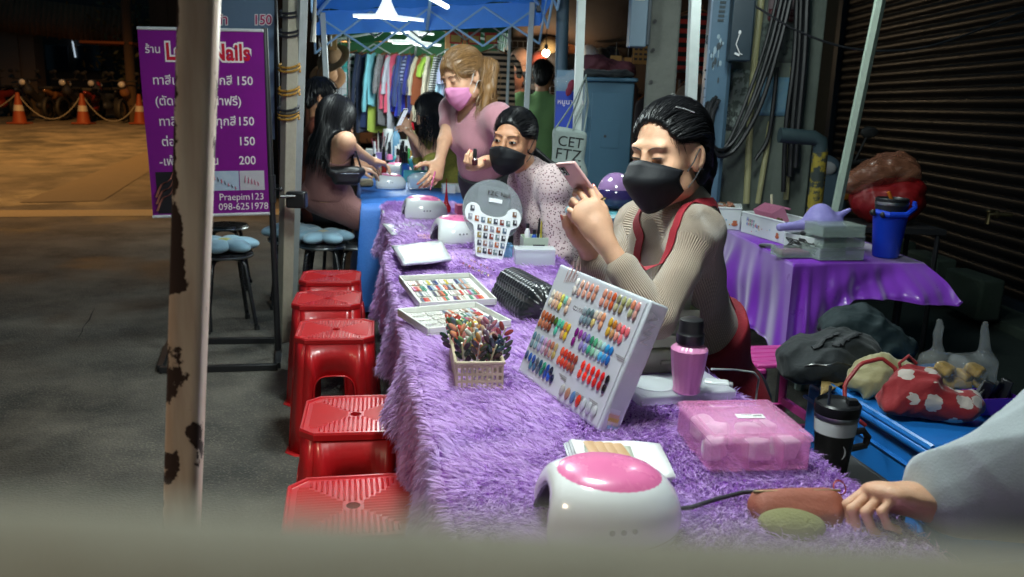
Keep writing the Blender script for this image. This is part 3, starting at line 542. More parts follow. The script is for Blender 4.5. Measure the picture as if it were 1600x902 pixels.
# ---- clothes rack with garments
RY = 9.4
def clothes_rack():
    Y = RY; a = at(537, 74, Y); b = at(764, 84, Y); t = thing('clothes_rack', 'dark steel clothes rack full of hanging garments', 'clothes rack', ((a[0]+b[0])/2, Y, 0)); m = mat('black steel stand', (0, 0, 0))
    k = MB(); k.tube([a, b], .014, 8); k.build('rail', m, t, world=True)
    k = MB(); k.tube([a-Z_*.06, b-Z_*.06], .010, 8); k.build('lower_rail', m, t, world=True)
    for p in (a, b): k = MB(); k.tube([(p[0], Y, 0), p+Z_*.02], .014, 8); k.build('post', m, t, world=True); k = MB(); k.tube([(p[0], Y-.28, .02), (p[0], Y+.28, .02)], .014, 8); k.build('foot', m, t, world=True)
    return a, b
RA, RB = clothes_rack()
def garment(c, ln, wd, th, yaw, m, label, cat='garment', sleeve=None, seed=0, stripes=None, flare=.2, cuff=None, hang=True, group=None, name='garment', slm=None):
    """one garment on its hanger: thick folded cloth body, shoulders, optional sleeve"""
    t = thing(name, label, cat, tuple(c), group); R = rotm(0, 0, yaw); r = np.random.default_rng(seed); ph = r.uniform(0, 6, 5); k = MB(); nu, nv = 20, 14
    def fn(u, v):
        a = 2*PI*u; w = wd/2*(1+flare*v)*(1 if v > .10 else .28+.72*(v/.10)**.6); d = th/2*(1+.6*v)*(1+.35*math.sin(3*a+ph[0]+4*v)+.25*math.sin(5*a+ph[1])); x = w*math.copysign(abs(math.cos(a))**.7, math.cos(a)); y = d*math.sin(a)+.012*math.sin(9*x/wd+ph[2])*v
        return R @ np.array((x, y, -.05-ln*v+.015*math.sin(2*a+ph[3])*(v > .95)))
    k.grid(nu, nv, fn); top = [fn(i/nu, 1) for i in range(nu)]; k.add(top, [tuple(range(nu))]); k.build('cloth', m, t, angle=60)
    if sleeve:
        for s in (1, -1):
            p = R @ np.array((s*wd*.44, 0, -.085)); q = R @ np.array((s*wd*(.62), -th*.9*s, -.085-sleeve)); k = MB(); n = 9; pts = [p+(q-p)*u+R @ np.array((s*.03*math.sin(PI*u), 0, 0)) for u in np.linspace(0, 1, n)]; k.tube(pts, [.045+.008*math.sin(i*2+ph[4]) for i in range(n)], 10, flat=.55); k.build('sleeve', slm or m, t, angle=60)
            if cuff is not None: k = MB(); k.tube([q, q+(q-p)*.12], [.036, .03], 10, flat=.6); k.build('cuff', cuff, t)
    if hang: k = MB(); k.tube([R @ np.array((-wd*.38, 0, -.075)), (0, 0, -.025), R @ np.array((wd*.38, 0, -.075))], .006, 6); k.tube([(0, 0, -.025), (0, 0, .0), (0, .012, .012), (0, .02, 0)], .003, 5); k.build('hanger', mat('wooden hanger', C('#7a4a24'), .5), t)
    return t
def cloth(name, c, **k): return mat(name, C(c), .85, bump=.2, bscale=60, sheen=.15, **k)
def stripem(name, c1, c2, sc, axis='Z', tilt=0.0):
    m = cloth(name, c1); t = m.node_tree; b = t.nodes['Principled BSDF']; L = t.links; tc = nd(t, 'ShaderNodeTexCoord'); sx = nd(t, 'ShaderNodeSeparateXYZ'); L.new(tc.outputs['Object'], sx.inputs[0]); mu = nd(t, 'ShaderNodeMath', operation='MULTIPLY'); mu.inputs[1].default_value = sc; L.new(sx.outputs[axis], mu.inputs[0]); fr = nd(t, 'ShaderNodeMath', operation='FRACT'); L.new(mu.outputs[0], fr.inputs[0]); g_ = nd(t, 'ShaderNodeMath', operation='GREATER_THAN'); g_.inputs[1].default_value = .5; L.new(fr.outputs[0], g_.inputs[0])
    mx = nd(t, 'ShaderNodeMix', data_type='RGBA'); mx.inputs[6].default_value = C(c1)+(1,); mx.inputs[7].default_value = C(c2)+(1,); L.new(g_.outputs[0], mx.inputs[0]); L.new(mx.outputs[2], b.inputs['Base Color']); return m
GAR = [ # px, colour words, material, length px bottom, yaw, sleeve
 (546, 'pale patterned', dict(c='#a8a3ae', col2='#3b3f56', vscale=40), 178, 1.2, 0), (554, 'teal', dict(c='#2a8f8e'), 150, .9, .2), (562, 'black and white striped', 'BW', 158, 1.1, .34), (570, 'dark navy', dict(c='#16233f'), 205, .8, .4),
 (580, 'plain navy', dict(c='#22345e'), 200, 1.0, 0), (588, 'light aqua', dict(c='#6fb6c6'), 165, .75, .45), (596, 'lime yellow', dict(c='#9db04a'), 205, 1.1, 0), (604, 'black and pale print', dict(c='#15161c', col2='#9a9aa0', vscale=50), 195, 1.2, .3), (611, 'wine brown', dict(c='#4a2a33'), 195, 1.25, 0), (617, 'greyish white', dict(c='#a5a7b4'), 205, 1.2, .3),
 (626, 'bright red sequinned', dict(c='#b31237', col2='#d86a86', vscale=90), 178, .7, .42), (634, 'muted blue', dict(c='#2c3d72'), 182, .9, .4), (643, 'royal blue', dict(c='#2330a8'), 184, .55, .44), (650, 'deep indigo', dict(c='#1d2470'), 178, 1.0, .3), (656, 'navy striped', 'NW', 140, 1.1, .2), (663, 'dotted black', dict(c='#14161d', col2='#b0b0b8', vscale=120), 190, 1.25, 0),
 (670, 'pale beige', dict(c='#b3a993'), 190, 1.0, .3), (678, 'soft cream', dict(c='#c0b7a2'), 195, .9, .35), (684, 'lime green', dict(c='#8fae3a'), 120, 1.0, .15), (690, 'zebra striped', 'ZB', 175, .9, .3), (698, 'dusk blue', dict(c='#3a567e'), 170, 1.1, 0), (704, 'pale lilac', dict(c='#9da1c0'), 150, 1.1, .2), (711, 'pale sky blue', dict(c='#9fc3d8'), 170, .6, .4), (718, 'leaf green', dict(c='#3f8f4a'), 130, 1.1, .2), (725, 'bright azure', dict(c='#2f86b8'), 165, 1.0, .3), (733, 'black', dict(c='#101116'), 190, .9, .3), (742, 'ivory', dict(c='#b9bcb4'), 180, .8, .3), (752, 'dark slate', dict(c='#262b38'), 190, 1.0, .3)]
for i, (px, w, c, bot, yaw, sl) in enumerate(GAR):
    if c == 'BW': m = stripem('black white bands', '#0e0f14', '#c9ccd2', 14)
    elif c == 'NW': m = stripem('navy stripes cloth', '#1b2450', '#8f97b8', 26)
    elif c == 'ZB': m = stripem('zebra bands', '#0f1013', '#c0c0bd', 40)
    else: d = dict(c); cc = d.pop('c'); m = cloth(w+' cloth', cc, **d)
    u = (px-537)/(764-537); p = RA+(RB-RA)*u; p[1] += .02*math.sin(i*2.3)-.06; bt = at(px, bot, RY)
    garment(p, p[2]-bt[2]-.05, .40 if sl else .34, .038, PI/2*(.72+.28*(1 if i % 2 else -1)*.5), m, w+' garment hanging on the crowded clothes rack', sleeve=sl*1.3 if sl else 0, seed=i, cuff=cloth('lime cuff', '#b9cf3a') if c == 'BW' else None)
DKC = ['#12151f', '#1a2340', '#0f1014', '#2a2030', '#20303f', '#3a2a34', '#171c2c', '#2c3a52']
for i in range(26):
    u = (i+.5)/26; p = RA+(RB-RA)*u; p[1] += .05*math.sin(i*1.9)+.10; garment(p, .62+.18*math.sin(i*2.7)**2, .36, .034, PI/2*(.86+.2*math.sin(i*3.1)), cloth('rack dark cloth %d' % (i % 8), DKC[i % 8], **(dict(col2='#8a8f9c', vscale=70) if i % 4 == 1 else {})), 'dark garment squeezed between the brighter ones on the rack', seed=400+i, sleeve=.3 if i % 3 == 0 else None, group='dark garments on the crowded rack')
# striped shirt shown face-on, and a red-black one between the posts
c = at(772, 70, 7.0); garment(c, .50, .33, .05, .25, stripem('black cream stripes', '#15110f', '#b89c82', 22), 'black and cream striped shirt hanging alone beside the SALE cards', 'shirt', sleeve=.16, seed=77)
c = at(1098, 10, 6.5); garment(c, .42, .40, .06, .1, stripem('red black stripes', '#a8251c', '#0d0b0c', 15), 'red and black striped shirt hanging behind the tent post', 'shirt', sleeve=.3, seed=78)
c = at(1076, 12, 6.9); garment(c, .5, .34, .06, .3, cloth('rust cloth', '#5a2818'), 'rust brown shirt hanging in the dark gap between the pillars', 'shirt', sleeve=.3, seed=79)
for px, py, lb, tl in ((713, 53, 'red SALE card on the left of the three', .06), (741, 54, 'red SALE card in the middle of the three', 0), (767, 53, 'red SALE card on the right above the striped shirt', -.05)):
    c = at(px, py, 7.3); t = thing('sale_card', lb, 'sign', tuple(c), 'red SALE cards'); M = rotm(0, tl, 0); k = MB(); k.box((0, 0, 0), (.105, .004, .165), M); k.build('card', mat('red card', C('#b01a20'), .5), t); k = MB(); k.box((0, -.0035, -.04), (.085, .002, .055), M); k.build('price_panel', mat('pale card panel', C('#c9a55a'), .5), t); text('lettering', 'SALE', .05, mat('cream print', C('#f0d9b0'), .5), t, M @ np.array((-.050, -.0035, .022)), M @ STAND); k = MB(); k.tube([(0, 0, .08), (0, 0, .3)], .002, 4); k.build('string', mat('black cord', (0, 0, 0)), t)
# hat stall: wire grids, hats, goods, dark back wall
def wire_grid(px0, py0, px1, py1, Y, label):
    a = at(px0, py0, Y); b = at(px1, py1, Y); t = thing('wire_grid', label, 'display grid', ((a[0]+b[0])/2, Y, 0)); k = MB(); n = int((b[0]-a[0])/.055); mz = int((a[2]-b[2])/.055)
    for i in range(n+1): x = a[0]+(b[0]-a[0])*i/n; k.tube([(x, Y, b[2]), (x, Y, a[2])], .0028, 4)
    for j in range(mz+1): z = b[2]+(a[2]-b[2])*j/mz; k.tube([(a[0], Y, z), (b[0], Y, z)], .0028, 4)
    k.build('mesh_panel', mat('grey wire', (.22, .22, .23), .4, metal=.6), t, world=True)
    for x in (a[0], b[0]): k = MB(); k.tube([(x, Y+.01, 0), (x, Y+.01, a[2])], .012, 8); k.build('leg', mat('black steel stand', (0, 0, 0)), t, world=True)
wire_grid(800, 64, 876, 165, 8.4, 'wire display grid of hats behind the green shirt'); wire_grid(498, 50, 545, 150, 7.7, 'wire display grid at the left end of the clothes rack'); wire_grid(696, 80, 800, 150, 8.5, 'wire display grid behind the striped shirt')
HATS = [(812, 92, 8.3, '#8a6a5c', 'dusty pink cap on the wire grid'), (830, 120, 8.3, '#2a2a30', 'black cap low on the wire grid'), (845, 96, 8.3, '#8c3a2c', 'red brown cap under the bare bulb'), (862, 97, 8.3, '#1c1c22', 'black cap right of the bare bulb'), (858, 75, 8.3, '#8f7c58', 'straw coloured cap near the top of the grid'), (893, 75, 8.6, '#9a5a30', 'orange brown hat left of the power box'), (892, 98, 8.6, '#181a22', 'navy cap between pipe and tent post'), (920, 88, 8.0, '#d0d4da', 'white cap above the electric cabinet'), (938, 92, 8.2, '#15171d', 'black cap beside the white cap'), (953, 90, 8.3, '#1a1c26', 'second black cap in the row of caps'), (807, 130, 8.3, '#6a4030', 'brown cap low beside the thin post'), (540, 70, 8.6, '#7c6040', 'wide straw hat left above the clothes rack'), (578, 66, 8.8, '#75593a', 'straw hat above the middle of the rack'), (602, 68, 8.9, '#7c5c3c', 'brown felt hat above the rack'), (520, 90, 7.6, '#6a5034', 'straw hat hanging on the left grid'), (512, 120, 7.6, '#7a5636', 'brown hat low on the left grid')]
for i, (px, py, Y, c, lb) in enumerate(HATS):
    p = at(px, py, Y); Y = Y+1.3 if i in (11, 12, 13) else Y; p = at(px, py, Y); s = .95; t = thing('hat', lb, 'hat', tuple(p), 'hats on display'); M = rotm(.9, 0, .4*math.sin(i*1.7)); k = MB(); k.lathe([(.095*s, 0), (.092*s, .05*s), (.07*s, .09*s), (.03*s, .108*s), (.0, .11*s)], 18, M); m = cloth('hat cloth %d' % i, c); k.build('crown', m, t, angle=60)
    k = MB(); k.grid(10, 3, lambda u, v: M @ np.array((math.cos(PI+PI*u)*(.093+.05*v*math.sin(PI*u)+.012*v)*s, math.sin(PI+PI*u)*(.093+.075*v)*s, -.008*v*s))) if i < 11 else k.lathe([(.093*s, .0), (.16*s, -.012), (.165*s, -.008), (.093*s, .008)], 20, M, cap=False); k.build('brim', m, t, solid=.004, angle=60)
# hanging cards and signs of the back stalls
for px, py, w_, h_, Y, c, lb in ((700, 60, .05, .17, 7.4, '#b58a58', 'wooden tag hanging left of the SALE cards'), (726, 80, .03, .3, 7.4, '#a07446', 'narrow wooden batten under the SALE cards'), (962, 100, .09, .13, 7.0, '#b98a4a', 'tan price card left of the concrete pole'), (981, 102, .06, .12, 7.0, '#a9793e', 'smaller tan price card beside the concrete pole'), (1001, 86, .13, .15, 7.3, '#a87a3c', 'cardboard notice with rows of dark print'), (520, 60, .07, .2, 7.5, '#a07a48', 'wooden tag high on the left grid'), (528, 130, .16, .2, 7.9, '#b0b4b8', 'white paper notice behind the thin tent post')):
    c0_ = at(px, py, Y); t = thing('display_card', lb, 'card', tuple(c0_)); k = MB(); k.box((0, 0, 0), (w_, .008, h_)); k.build('card', mat('card '+c, C(c), .7), t, bevel=.002); k = MB(); k.tube([(0, 0, h_/2), (0, .002, h_/2+.1)], .003, 5); k.build('string', mat('black cord', (0, 0, 0)), t)
    if 'rows' in lb:
        for j in range(3):
            for i in range(3): k = MB(); k.box((-.04+.04*i, -.0055, .045-.04*j), (.026, .002, .018)); k.build('print_mark', mat('dark print', (.03, .02, .02), .6), t)
r = np.random.default_rng(11); BCOL = ['#5a2d18', '#7a3c1c', '#3a2420', '#6a4a34', '#2a2a34', '#43302a', '#803a1e', '#39414a']
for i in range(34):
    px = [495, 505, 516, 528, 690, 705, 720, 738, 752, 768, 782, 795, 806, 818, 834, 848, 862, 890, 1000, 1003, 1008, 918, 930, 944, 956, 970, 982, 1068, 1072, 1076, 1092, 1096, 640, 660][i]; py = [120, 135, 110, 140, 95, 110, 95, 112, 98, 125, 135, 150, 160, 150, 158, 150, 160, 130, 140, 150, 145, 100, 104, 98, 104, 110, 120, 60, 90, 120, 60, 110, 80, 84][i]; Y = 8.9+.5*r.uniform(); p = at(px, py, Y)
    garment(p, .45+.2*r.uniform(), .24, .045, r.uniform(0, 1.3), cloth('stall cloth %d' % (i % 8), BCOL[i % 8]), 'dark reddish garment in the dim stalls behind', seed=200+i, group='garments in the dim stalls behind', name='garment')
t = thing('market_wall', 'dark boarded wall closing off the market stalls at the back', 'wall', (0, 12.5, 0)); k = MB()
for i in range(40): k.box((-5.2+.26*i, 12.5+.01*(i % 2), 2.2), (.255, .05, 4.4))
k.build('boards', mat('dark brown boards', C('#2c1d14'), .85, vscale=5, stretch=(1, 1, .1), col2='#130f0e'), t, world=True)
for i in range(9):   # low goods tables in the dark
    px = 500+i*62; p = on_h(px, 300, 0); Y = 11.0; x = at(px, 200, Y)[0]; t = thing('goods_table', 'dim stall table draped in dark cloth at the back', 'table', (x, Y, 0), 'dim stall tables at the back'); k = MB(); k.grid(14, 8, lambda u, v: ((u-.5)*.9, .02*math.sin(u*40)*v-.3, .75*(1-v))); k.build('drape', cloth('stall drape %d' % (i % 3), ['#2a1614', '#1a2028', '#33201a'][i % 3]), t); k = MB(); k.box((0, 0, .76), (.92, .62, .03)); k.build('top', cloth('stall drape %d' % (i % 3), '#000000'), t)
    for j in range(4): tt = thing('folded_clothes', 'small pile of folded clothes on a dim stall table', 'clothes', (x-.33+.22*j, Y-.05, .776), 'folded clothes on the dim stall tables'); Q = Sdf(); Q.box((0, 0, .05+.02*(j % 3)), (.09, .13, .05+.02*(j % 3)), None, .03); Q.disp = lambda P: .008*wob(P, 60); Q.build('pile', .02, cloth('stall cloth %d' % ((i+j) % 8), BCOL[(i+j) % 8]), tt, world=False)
# ================================================================== PEOPLE
SKIN = mat('skin', C('#cb9c7e'), .50, var=.16, vscale=55, bump=.22, bscale=520, sss=.12)
SKIN2 = mat('tan skin', C('#b07e5e'), .50, var=.16, vscale=55, bump=.22, bscale=520, sss=.12)
BLACKHAIR = mat('black hair', (.006, .006, .007), .38, var=.3, vscale=60, stretch=(1, 1, .2), spec=.2)
BROWNHAIR = mat('brown hair', C('#54381e'), .46, var=.35, vscale=50, stretch=(1, 1, .25), col2='#957044')
LASH = mat('dark lash', (.012, .009, .008), .6)
EYEW = mat('eye white', (.50, .47, .44), .25); IRIS = mat('dark iris', (.014, .008, .005), .15)
MASKB = mat('black mask cloth', (.006, .0065, .009), .6, bump=.15, bscale=500)
MASKP = mat('pink mask paper', C('#d98bb8'), .75, bump=.15, bscale=400)
MASKB.node_tree.nodes['Principled BSDF'].inputs['Specular IOR Level'].default_value = .25
STRAP = mat('mask elastic', (.02, .02, .022), .8); STRAPW = mat('white elastic', (.6, .6, .6), .8)
NAILPINK = mat('pink nail polish', C('#d8746a'), .15, coat=.5)

def frame(f, up=(0, 0, 1)):
    f = unit(f); l = unit(np.cross(np.asarray(up, float), f)); return np.stack([l, f, np.cross(f, l)], 1)   # left, forward, up
class Head:
    def __init__(s, c, f, sc=1.0, up=(0, 0, 1)): s.c = np.asarray(c, float); s.A = frame(f, up); s.s = sc
    def p(s, x, y, z): return s.c+s.s*(s.A @ np.array((x, y, z)))
    def P(s, q): return s.c+s.s*(np.asarray(q, float) @ s.A.T)
    def sdf(s, S, tag=0, ears=True):
        k = s.s; A = s.A
        def e(c, r, kk=.02, op='+', M=None): S.ell(s.p(*c), np.array(r)*k, A if M is None else A @ M, kk*k, tag, op)
        e((0, -.012, .035), (.073, .090, .082)); e((0, .026, -.03), (.060, .064, .086), .03)
        e((0, .050, -.098), (.027, .026, .020), .03)
        for x in (-1, 1):
            e((x*.037, .060, -.030), (.027, .026, .026), .02); e((x*.045, .015, -.078), (.018, .036, .024), .03)
        S.cap(s.p(-.040, .079, .026), s.p(.040, .079, .026), .007*k, k=.02*k, tag=tag)
        for x in (-1, 1): e((x*.032, .102, .002), (.019, .016, .011), .012, '-'); e((x*.031, .076, .002), (.0165, .0135, .0125), .008)
        S.cap(s.p(0, .090, .012), s.p(0, .104, -.034), .007*k, .0125*k, .010*k, tag)
        for x in (-1, 1): e((x*.012, .096, -.038), (.009, .011, .008), .008)
        e((0, .090, -.064), (.021, .010, .006), .008); e((0, .088, -.075), (.019, .011, .007), .006)
        if ears:
            for x in (-1, 1):
                M = rotm(.15, 0, x*.45); e((x*.076, -.006, -.010), (.0085, .019, .032), .008, '+', M); e((x*.086, .000, -.008), (.008, .010, .018), .006, '-', M)
    hl = (0, .125, -.036, .104, .09, .118); eary = -.012; earz = -.012
    def hair(s, S, grow=.012):
        k = s.s; A = s.A; h = s.hl
        def e(c, r, kk=.02, op='+'): S.ell(s.p(*c), np.array(r)*k, A, kk*k, 0, op)
        e((0, -.014, .036), (.073+grow, .092+grow, .082+grow)); e((0, -.060, -.040), (.062, .044, .060), .03)
        e(h[:3], h[3:], .008, '-')
        S.box(s.p(0, s.eary+.10, s.earz-.10), np.array((.13, .10, .10))*k, A, .02*k, .02*k, 0, '-')
def facept(S, H, x, z, off=.0008):
    y = .16; o = np.array([H.p(x, y, z)]); d = H.A[:, 1]
    for _ in range(60):
        v = S.eval(o)[0]
        if v < off: break
        o = o-d*max(v*.6, .0004)
    return o[0]
def features(S, H, par, gaze=None, open_=0.5, browcol=None, lash=True):
    """eyes (white, iris, lash line) and brows laid on the face surface"""
    for sd in (-1, 1):
        bm = MB(); lm = MB()
        cx = sd*.0315; hw = .0145
        up = [facept(S, H, cx+hw*t, .0015+open_*.0078*(1-t*t)+.0012*t*sd, .0016) for t in np.linspace(-1, 1, 9)]
        lo = [facept(S, H, cx+hw*t, .0005-open_*.0050*(1-t*t)+.0012*t*sd, .0010) for t in np.linspace(-1, 1, 9)]
        if open_ > .2:
            ew = MB(); n = 9; ew.add(up+lo, [(i, i+1, n+i+1, n+i) for i in range(n-1)])
            eo = ew.build('eye', EYEW, par, world=True)
            g = gaze[0]*.006 if gaze else 0.0; gz = gaze[1]*.003 if gaze else 0.0; c = [facept(S, H, cx+g+.0062*math.cos(a)*q, .001+gz+min(.0062*math.sin(a), open_*.0068)*q, .0024) for q in (0.001, 1) for a in np.arange(12)*PI/6]
            ir = MB(); ir.add(c, [(12+i, 12+(i+1) % 12, (i+1) % 12, i) for i in range(12)]); ir.build('iris', IRIS, eo, world=True)
        if lash: lm.tube(up, [.0006]+[.0013]*7+[.0008], 6)
        if open_ > .2: lm.tube(lo, .0005, 5)
        br = [facept(S, H, cx+sd*.021*t-sd*.001, .0215+.0055*(1-(t-.25)**2)-(.001 if t > .6 else 0), .0012) for t in np.linspace(-1, 1, 9)]
        bm.tube(br, [.0010, .0019, .0021, .0020, .0018, .0016, .0013, .0009, .0004], 6, flat=.5)
        lm.build('eyelash', LASH, par, world=True); bm.build('eyebrow', browcol or BLACKHAIR, par, world=True)
def mask(H, par, m, style='flat', strap=STRAP, S=None):
    k = MB(); nu, nv = 28, 12
    def fn(u, v):
        t = 2*u-1; th = t*1.28; a = abs(t)
        top = (.000 if style == 'boat' else -.014)-.030*a**1.4; bot = -.128+.050*a**1.6; z = top+(bot-top)*v
        if style == 'boat':
            dep = .106+.034*math.sin(min(1, v/.42)*PI/2) if v < .42 else .140-.050*((v-.42)/.58)**1.3
            dep += .007*math.exp(-((v-.30)/.04)**2)*(1-.5*a)-.004*math.exp(-((v-.16)/.03)**2)
        else:
            dep = .105+.016*math.sin(v*PI)-.018*v+.0018*math.sin(v*22)
            dep -= .004*math.exp(-((v)/.1)**2)
        c = math.cos(th); y = .010+(dep-.010)*max(0, c)**.75
        if style == 'boat': y -= .006*a*(1-a)
        x = .080*math.sin(th)*(1-.10*v)
        q = H.p(x, y, z)
        if S is not None:
            for _ in range(4):
                d = S.eval(q[None])[0]
                if d < .003: q = q+H.A[:, 1]*(.003-d)*.6+np.sign(t)*H.A[:, 0]*(.003-d)*.5*a
        return q
    k.grid(nu, nv, fn); o = k.build('face_mask', m, par, world=True, solid=.0022, angle=60)
    for sd in (-1, 1):
        st = MB()
        for z0, z1 in ((-.035, .012), (-.072, -.034)):
            pts = [H.p(sd*.0755, .034, z0), H.p(sd*.081, .018, z0*.6+z1*.4), H.p(sd*.084, -.004, z1), H.p(sd*.080, -.022, z1-.004)]
            st.tube(pts, .0016, 6)
        st.build('ear_loop', strap, o, world=True)
    return o
def hand(S, w, f, n, s, sc=1.0, curl=(.35, .4, .45, .5), tag=0, thumb=(.55, .75, .30), spread=.06, bend=1.0, tips=None):
    """palm plus four separate fingers and a thumb; f along the palm, n palm normal, s towards the thumb"""
    w = np.asarray(w, float); f = unit(f); n = unit(np.asarray(n, float)-f*np.dot(f, n)); sgn = 1 if np.dot(np.cross(f, n), s) > 0 else -1; s = np.cross(f, n)*sgn
    M = np.stack([s, f, n], 1); k = sc
    S.ell(w+f*.045*k, np.array((.041, .056, .0165))*k, M, .014*k, tag); S.ell(w+f*.070*k-s*.004*k, np.array((.040, .026, .0145))*k, M, .012*k, tag)
    S.cap(w-f*.01*k, w+f*.03*k, .023*k, .024*k, .02*k, tag)
    S.ell(w+f*.035*k+s*.022*k+n*.010*k, np.array((.018, .030, .015))*k, M, .014*k, tag)
    Ls = [(.041, .026, .021), (.045, .029, .022), (.042, .027, .021), (.033, .021, .019)]
    for i, (off, c) in enumerate(zip((.029, .0095, -.010, -.028), curl)):
        p = w+f*(.083-(.010 if i == 3 else .004 if i == 2 else .003 if i == 0 else 0))*k+s*off*k
        d = unit(f+s*spread*(1.5-i)); r = (.0088, .0090, .0085, .0074)[i]*k; ang = 0; prev = p-d*.018*k; S.cap(prev, p, r*1.05, r, .005*k, tag)
        for j, l in enumerate(Ls[i]):
            ang += c*(1.0, 1.35*bend, .8*bend)[j]; dd = d*math.cos(ang)+n*math.sin(ang); q = p+dd*l*k
            S.cap(p, q, r, r*.90, .0035*k, tag); p = q; r *= .90
            if j == 2 and tips is not None: tips.append((p, dd, -(n*math.cos(ang)-d*math.sin(ang)), r))
    d = unit(f*thumb[0]+s*thumb[1]+n*thumb[2]); p = w+f*.022*k+s*.026*k+n*.006*k; r = .0125*k
    for j, l in enumerate((.040, .030, .024)):
        q = p+d*l*k; S.cap(p, q, r, r*.88, .008*k, tag); p = q; r *= .88; d = unit(d+f*.22-s*.12)
    if tips is not None: tips.append((p, d, s, r))
def nails(tips, par, m):
    for p, d, up, r in tips:
        b = MB(); M = np.stack([np.cross(d, up), d, up], 1); b.ball(np.asarray(p)+up*r*.62+d*r*.5, (r*.72, r*1.25, r*.42), 10, M)
        b.build('fingernail', m, par, world=True)
class Body:
    """joints in world space; the skin is one surface, garments are further surfaces grown from the same skeleton"""
    def __init__(s, head, side, front, neck, chest, waist, pelvis, shl, shr, female=True, sc=1.0):
        s.H = head; s.neck, s.chest, s.waist, s.pelvis, s.shl, s.shr = [np.asarray(q, float) for q in (neck, chest, waist, pelvis, shl, shr)]
        s.side = unit(side); up = unit(s.chest-s.waist); s.front = unit(np.asarray(front, float)-up*np.dot(front, up)); s.side = np.cross(s.front, up)*(-1 if np.dot(np.cross(s.front, up), side) < 0 else 1)
        s.up = up; s.fem = female; s.sc = sc
    def torso(s, S, g=0.0, tag=0, low=True):
        k = s.sc; M = np.stack([s.side, s.front, s.up], 1); w = .92 if s.fem else 1.05
        S.cap(s.shl, s.shr, .046*k+g, k=.03, tag=tag); S.cap(s.neck, (s.shl+s.shr)/2, .048*k+g, .06*k+g, .04, tag)
        S.ell(s.chest, np.array((.150*w, .098, .150))*k+g, M, .05, tag)
        for q in (s.shl, s.shr): S.cap(q, s.chest*.6+q*.4-s.up*.06*k, .055*k+g, .07*k+g, .04, tag)
        if s.fem:
            for x in (-1, 1): S.ell(s.chest+s.side*x*.066*k+s.front*.072*k-s.up*.02*k, np.array((.056, .050, .056))*k+g, M, .035, tag)
        S.ell(s.waist, np.array((.125*w, .088, .13))*k+g, M, .06, tag); S.cap(s.chest, s.waist, .098*k+g, .095*k+g, .05, tag)
        if low:
            M2 = np.stack([s.side, s.front, unit(s.waist-s.pelvis)], 1); M2[:, 1] = np.cross(M2[:, 2], M2[:, 0])*(1 if np.dot(np.cross(M2[:, 2], M2[:, 0]), s.front) > 0 else -1)
            S.ell(s.pelvis, np.array((.165*w, .118, .125))*k+g, M2, .06, tag); S.cap(s.waist, s.pelvis, .10*k+g, .11*k+g, .05, tag)
    def neckp(s, S, g=0.0, tag=0):
        S.cap(s.H.p(0, -.028, -.055), s.neck, .046*s.sc+g, .050*s.sc+g, .02, tag)
    def arm(s, S, sh, el, wr, g=0.0, tag=0, upto=1.0, flare=0.0):
        k = s.sc; S.cap(sh, el, .046*k+g, .036*k+g, .03, tag)
        if upto > 0: e = np.asarray(el)+(np.asarray(wr)-np.asarray(el))*upto; S.cap(el, e, .036*k+g, (.036+(.0245-.036)*upto)*k+g+flare, .015, tag)
    def leg(s, S, hip, kn, an, g=0.0, tag=0):
        k = s.sc; S.cap(hip, kn, .080*k+g, .056*k+g, .05, tag); S.cap(kn, an, .054*k+g, .036*k+g, .02, tag)
def foot(S, an, f, tag=0, k=1.0):
    an = np.asarray(an, float); f = unit(f); S.cap(an-(0, 0, .03), an+f*.14-np.array((0, 0, .055)), .034*k, .028*k, .02, tag)
def strands(S, P0, flow, n=16, ds=.014, off=.003, width=.0035, seed=0, lift=None, out=None, wave=0.0):
    """hair locks: grow ribbons from the roots along a flow, pushed out of the head and shoulders"""
    r = np.random.default_rng(seed); P = np.asarray(P0, float).copy(); m = len(P); path = []; nor = []; jit = r.normal(size=(m, 3))*.10; of = off+np.abs(r.normal(size=m))*off*.6
    d0 = S.eval(P); g = S.grad(P); P = P-g*(d0-of)[:, None]; prev = None
    for i in range(n):
        path.append(P.copy()); nor.append(g.copy()); d = flow(P, i/n)+jit
        if wave: d = d+wave*np.sin(P[:, [2]]*40+jit[:, [0]]*30)*jit*4
        d /= np.linalg.norm(d, axis=1)[:, None]+1e-9
        if prev is not None: d = .55*d+.45*prev; d /= np.linalg.norm(d, axis=1)[:, None]+1e-9
        prev = d; P = P+d*ds; e = S.eval(P); g = S.grad(P); push = np.maximum(of-e, 0); near = (e < .02)
        P = P+g*push[:, None]; P = np.where((near & (e > of) & (i < n*.5))[:, None], P-g*((e-of)*.5)[:, None], P)
    path = np.stack(path, 1); nor = np.stack(nor, 1); T = np.gradient(path, axis=1); wd = np.cross(T, nor); wd /= np.linalg.norm(wd, axis=2)[:, :, None]+1e-9
    tp = np.sin(np.linspace(.35, 1, n)*PI)**.5; tp[0] = .4; tp[-1] = .12; wv = (width*r.uniform(.6, 1.3, m))[:, None]*tp[None, :]
    a = path-wd*wv[..., None]/2; b = path+wd*wv[..., None]/2; mid = path+nor*(wv*.35)[..., None]
    V = np.stack([a, mid, b], 2).reshape(-1, 3); F = []
    base = np.arange(m)*n*3
    for j in range(n-1):
        for q in (0, 1): o = base+j*3+q; F.append(np.stack([o, o+1, o+4, o+3], 1))
    out.add(V, np.concatenate(F).tolist())
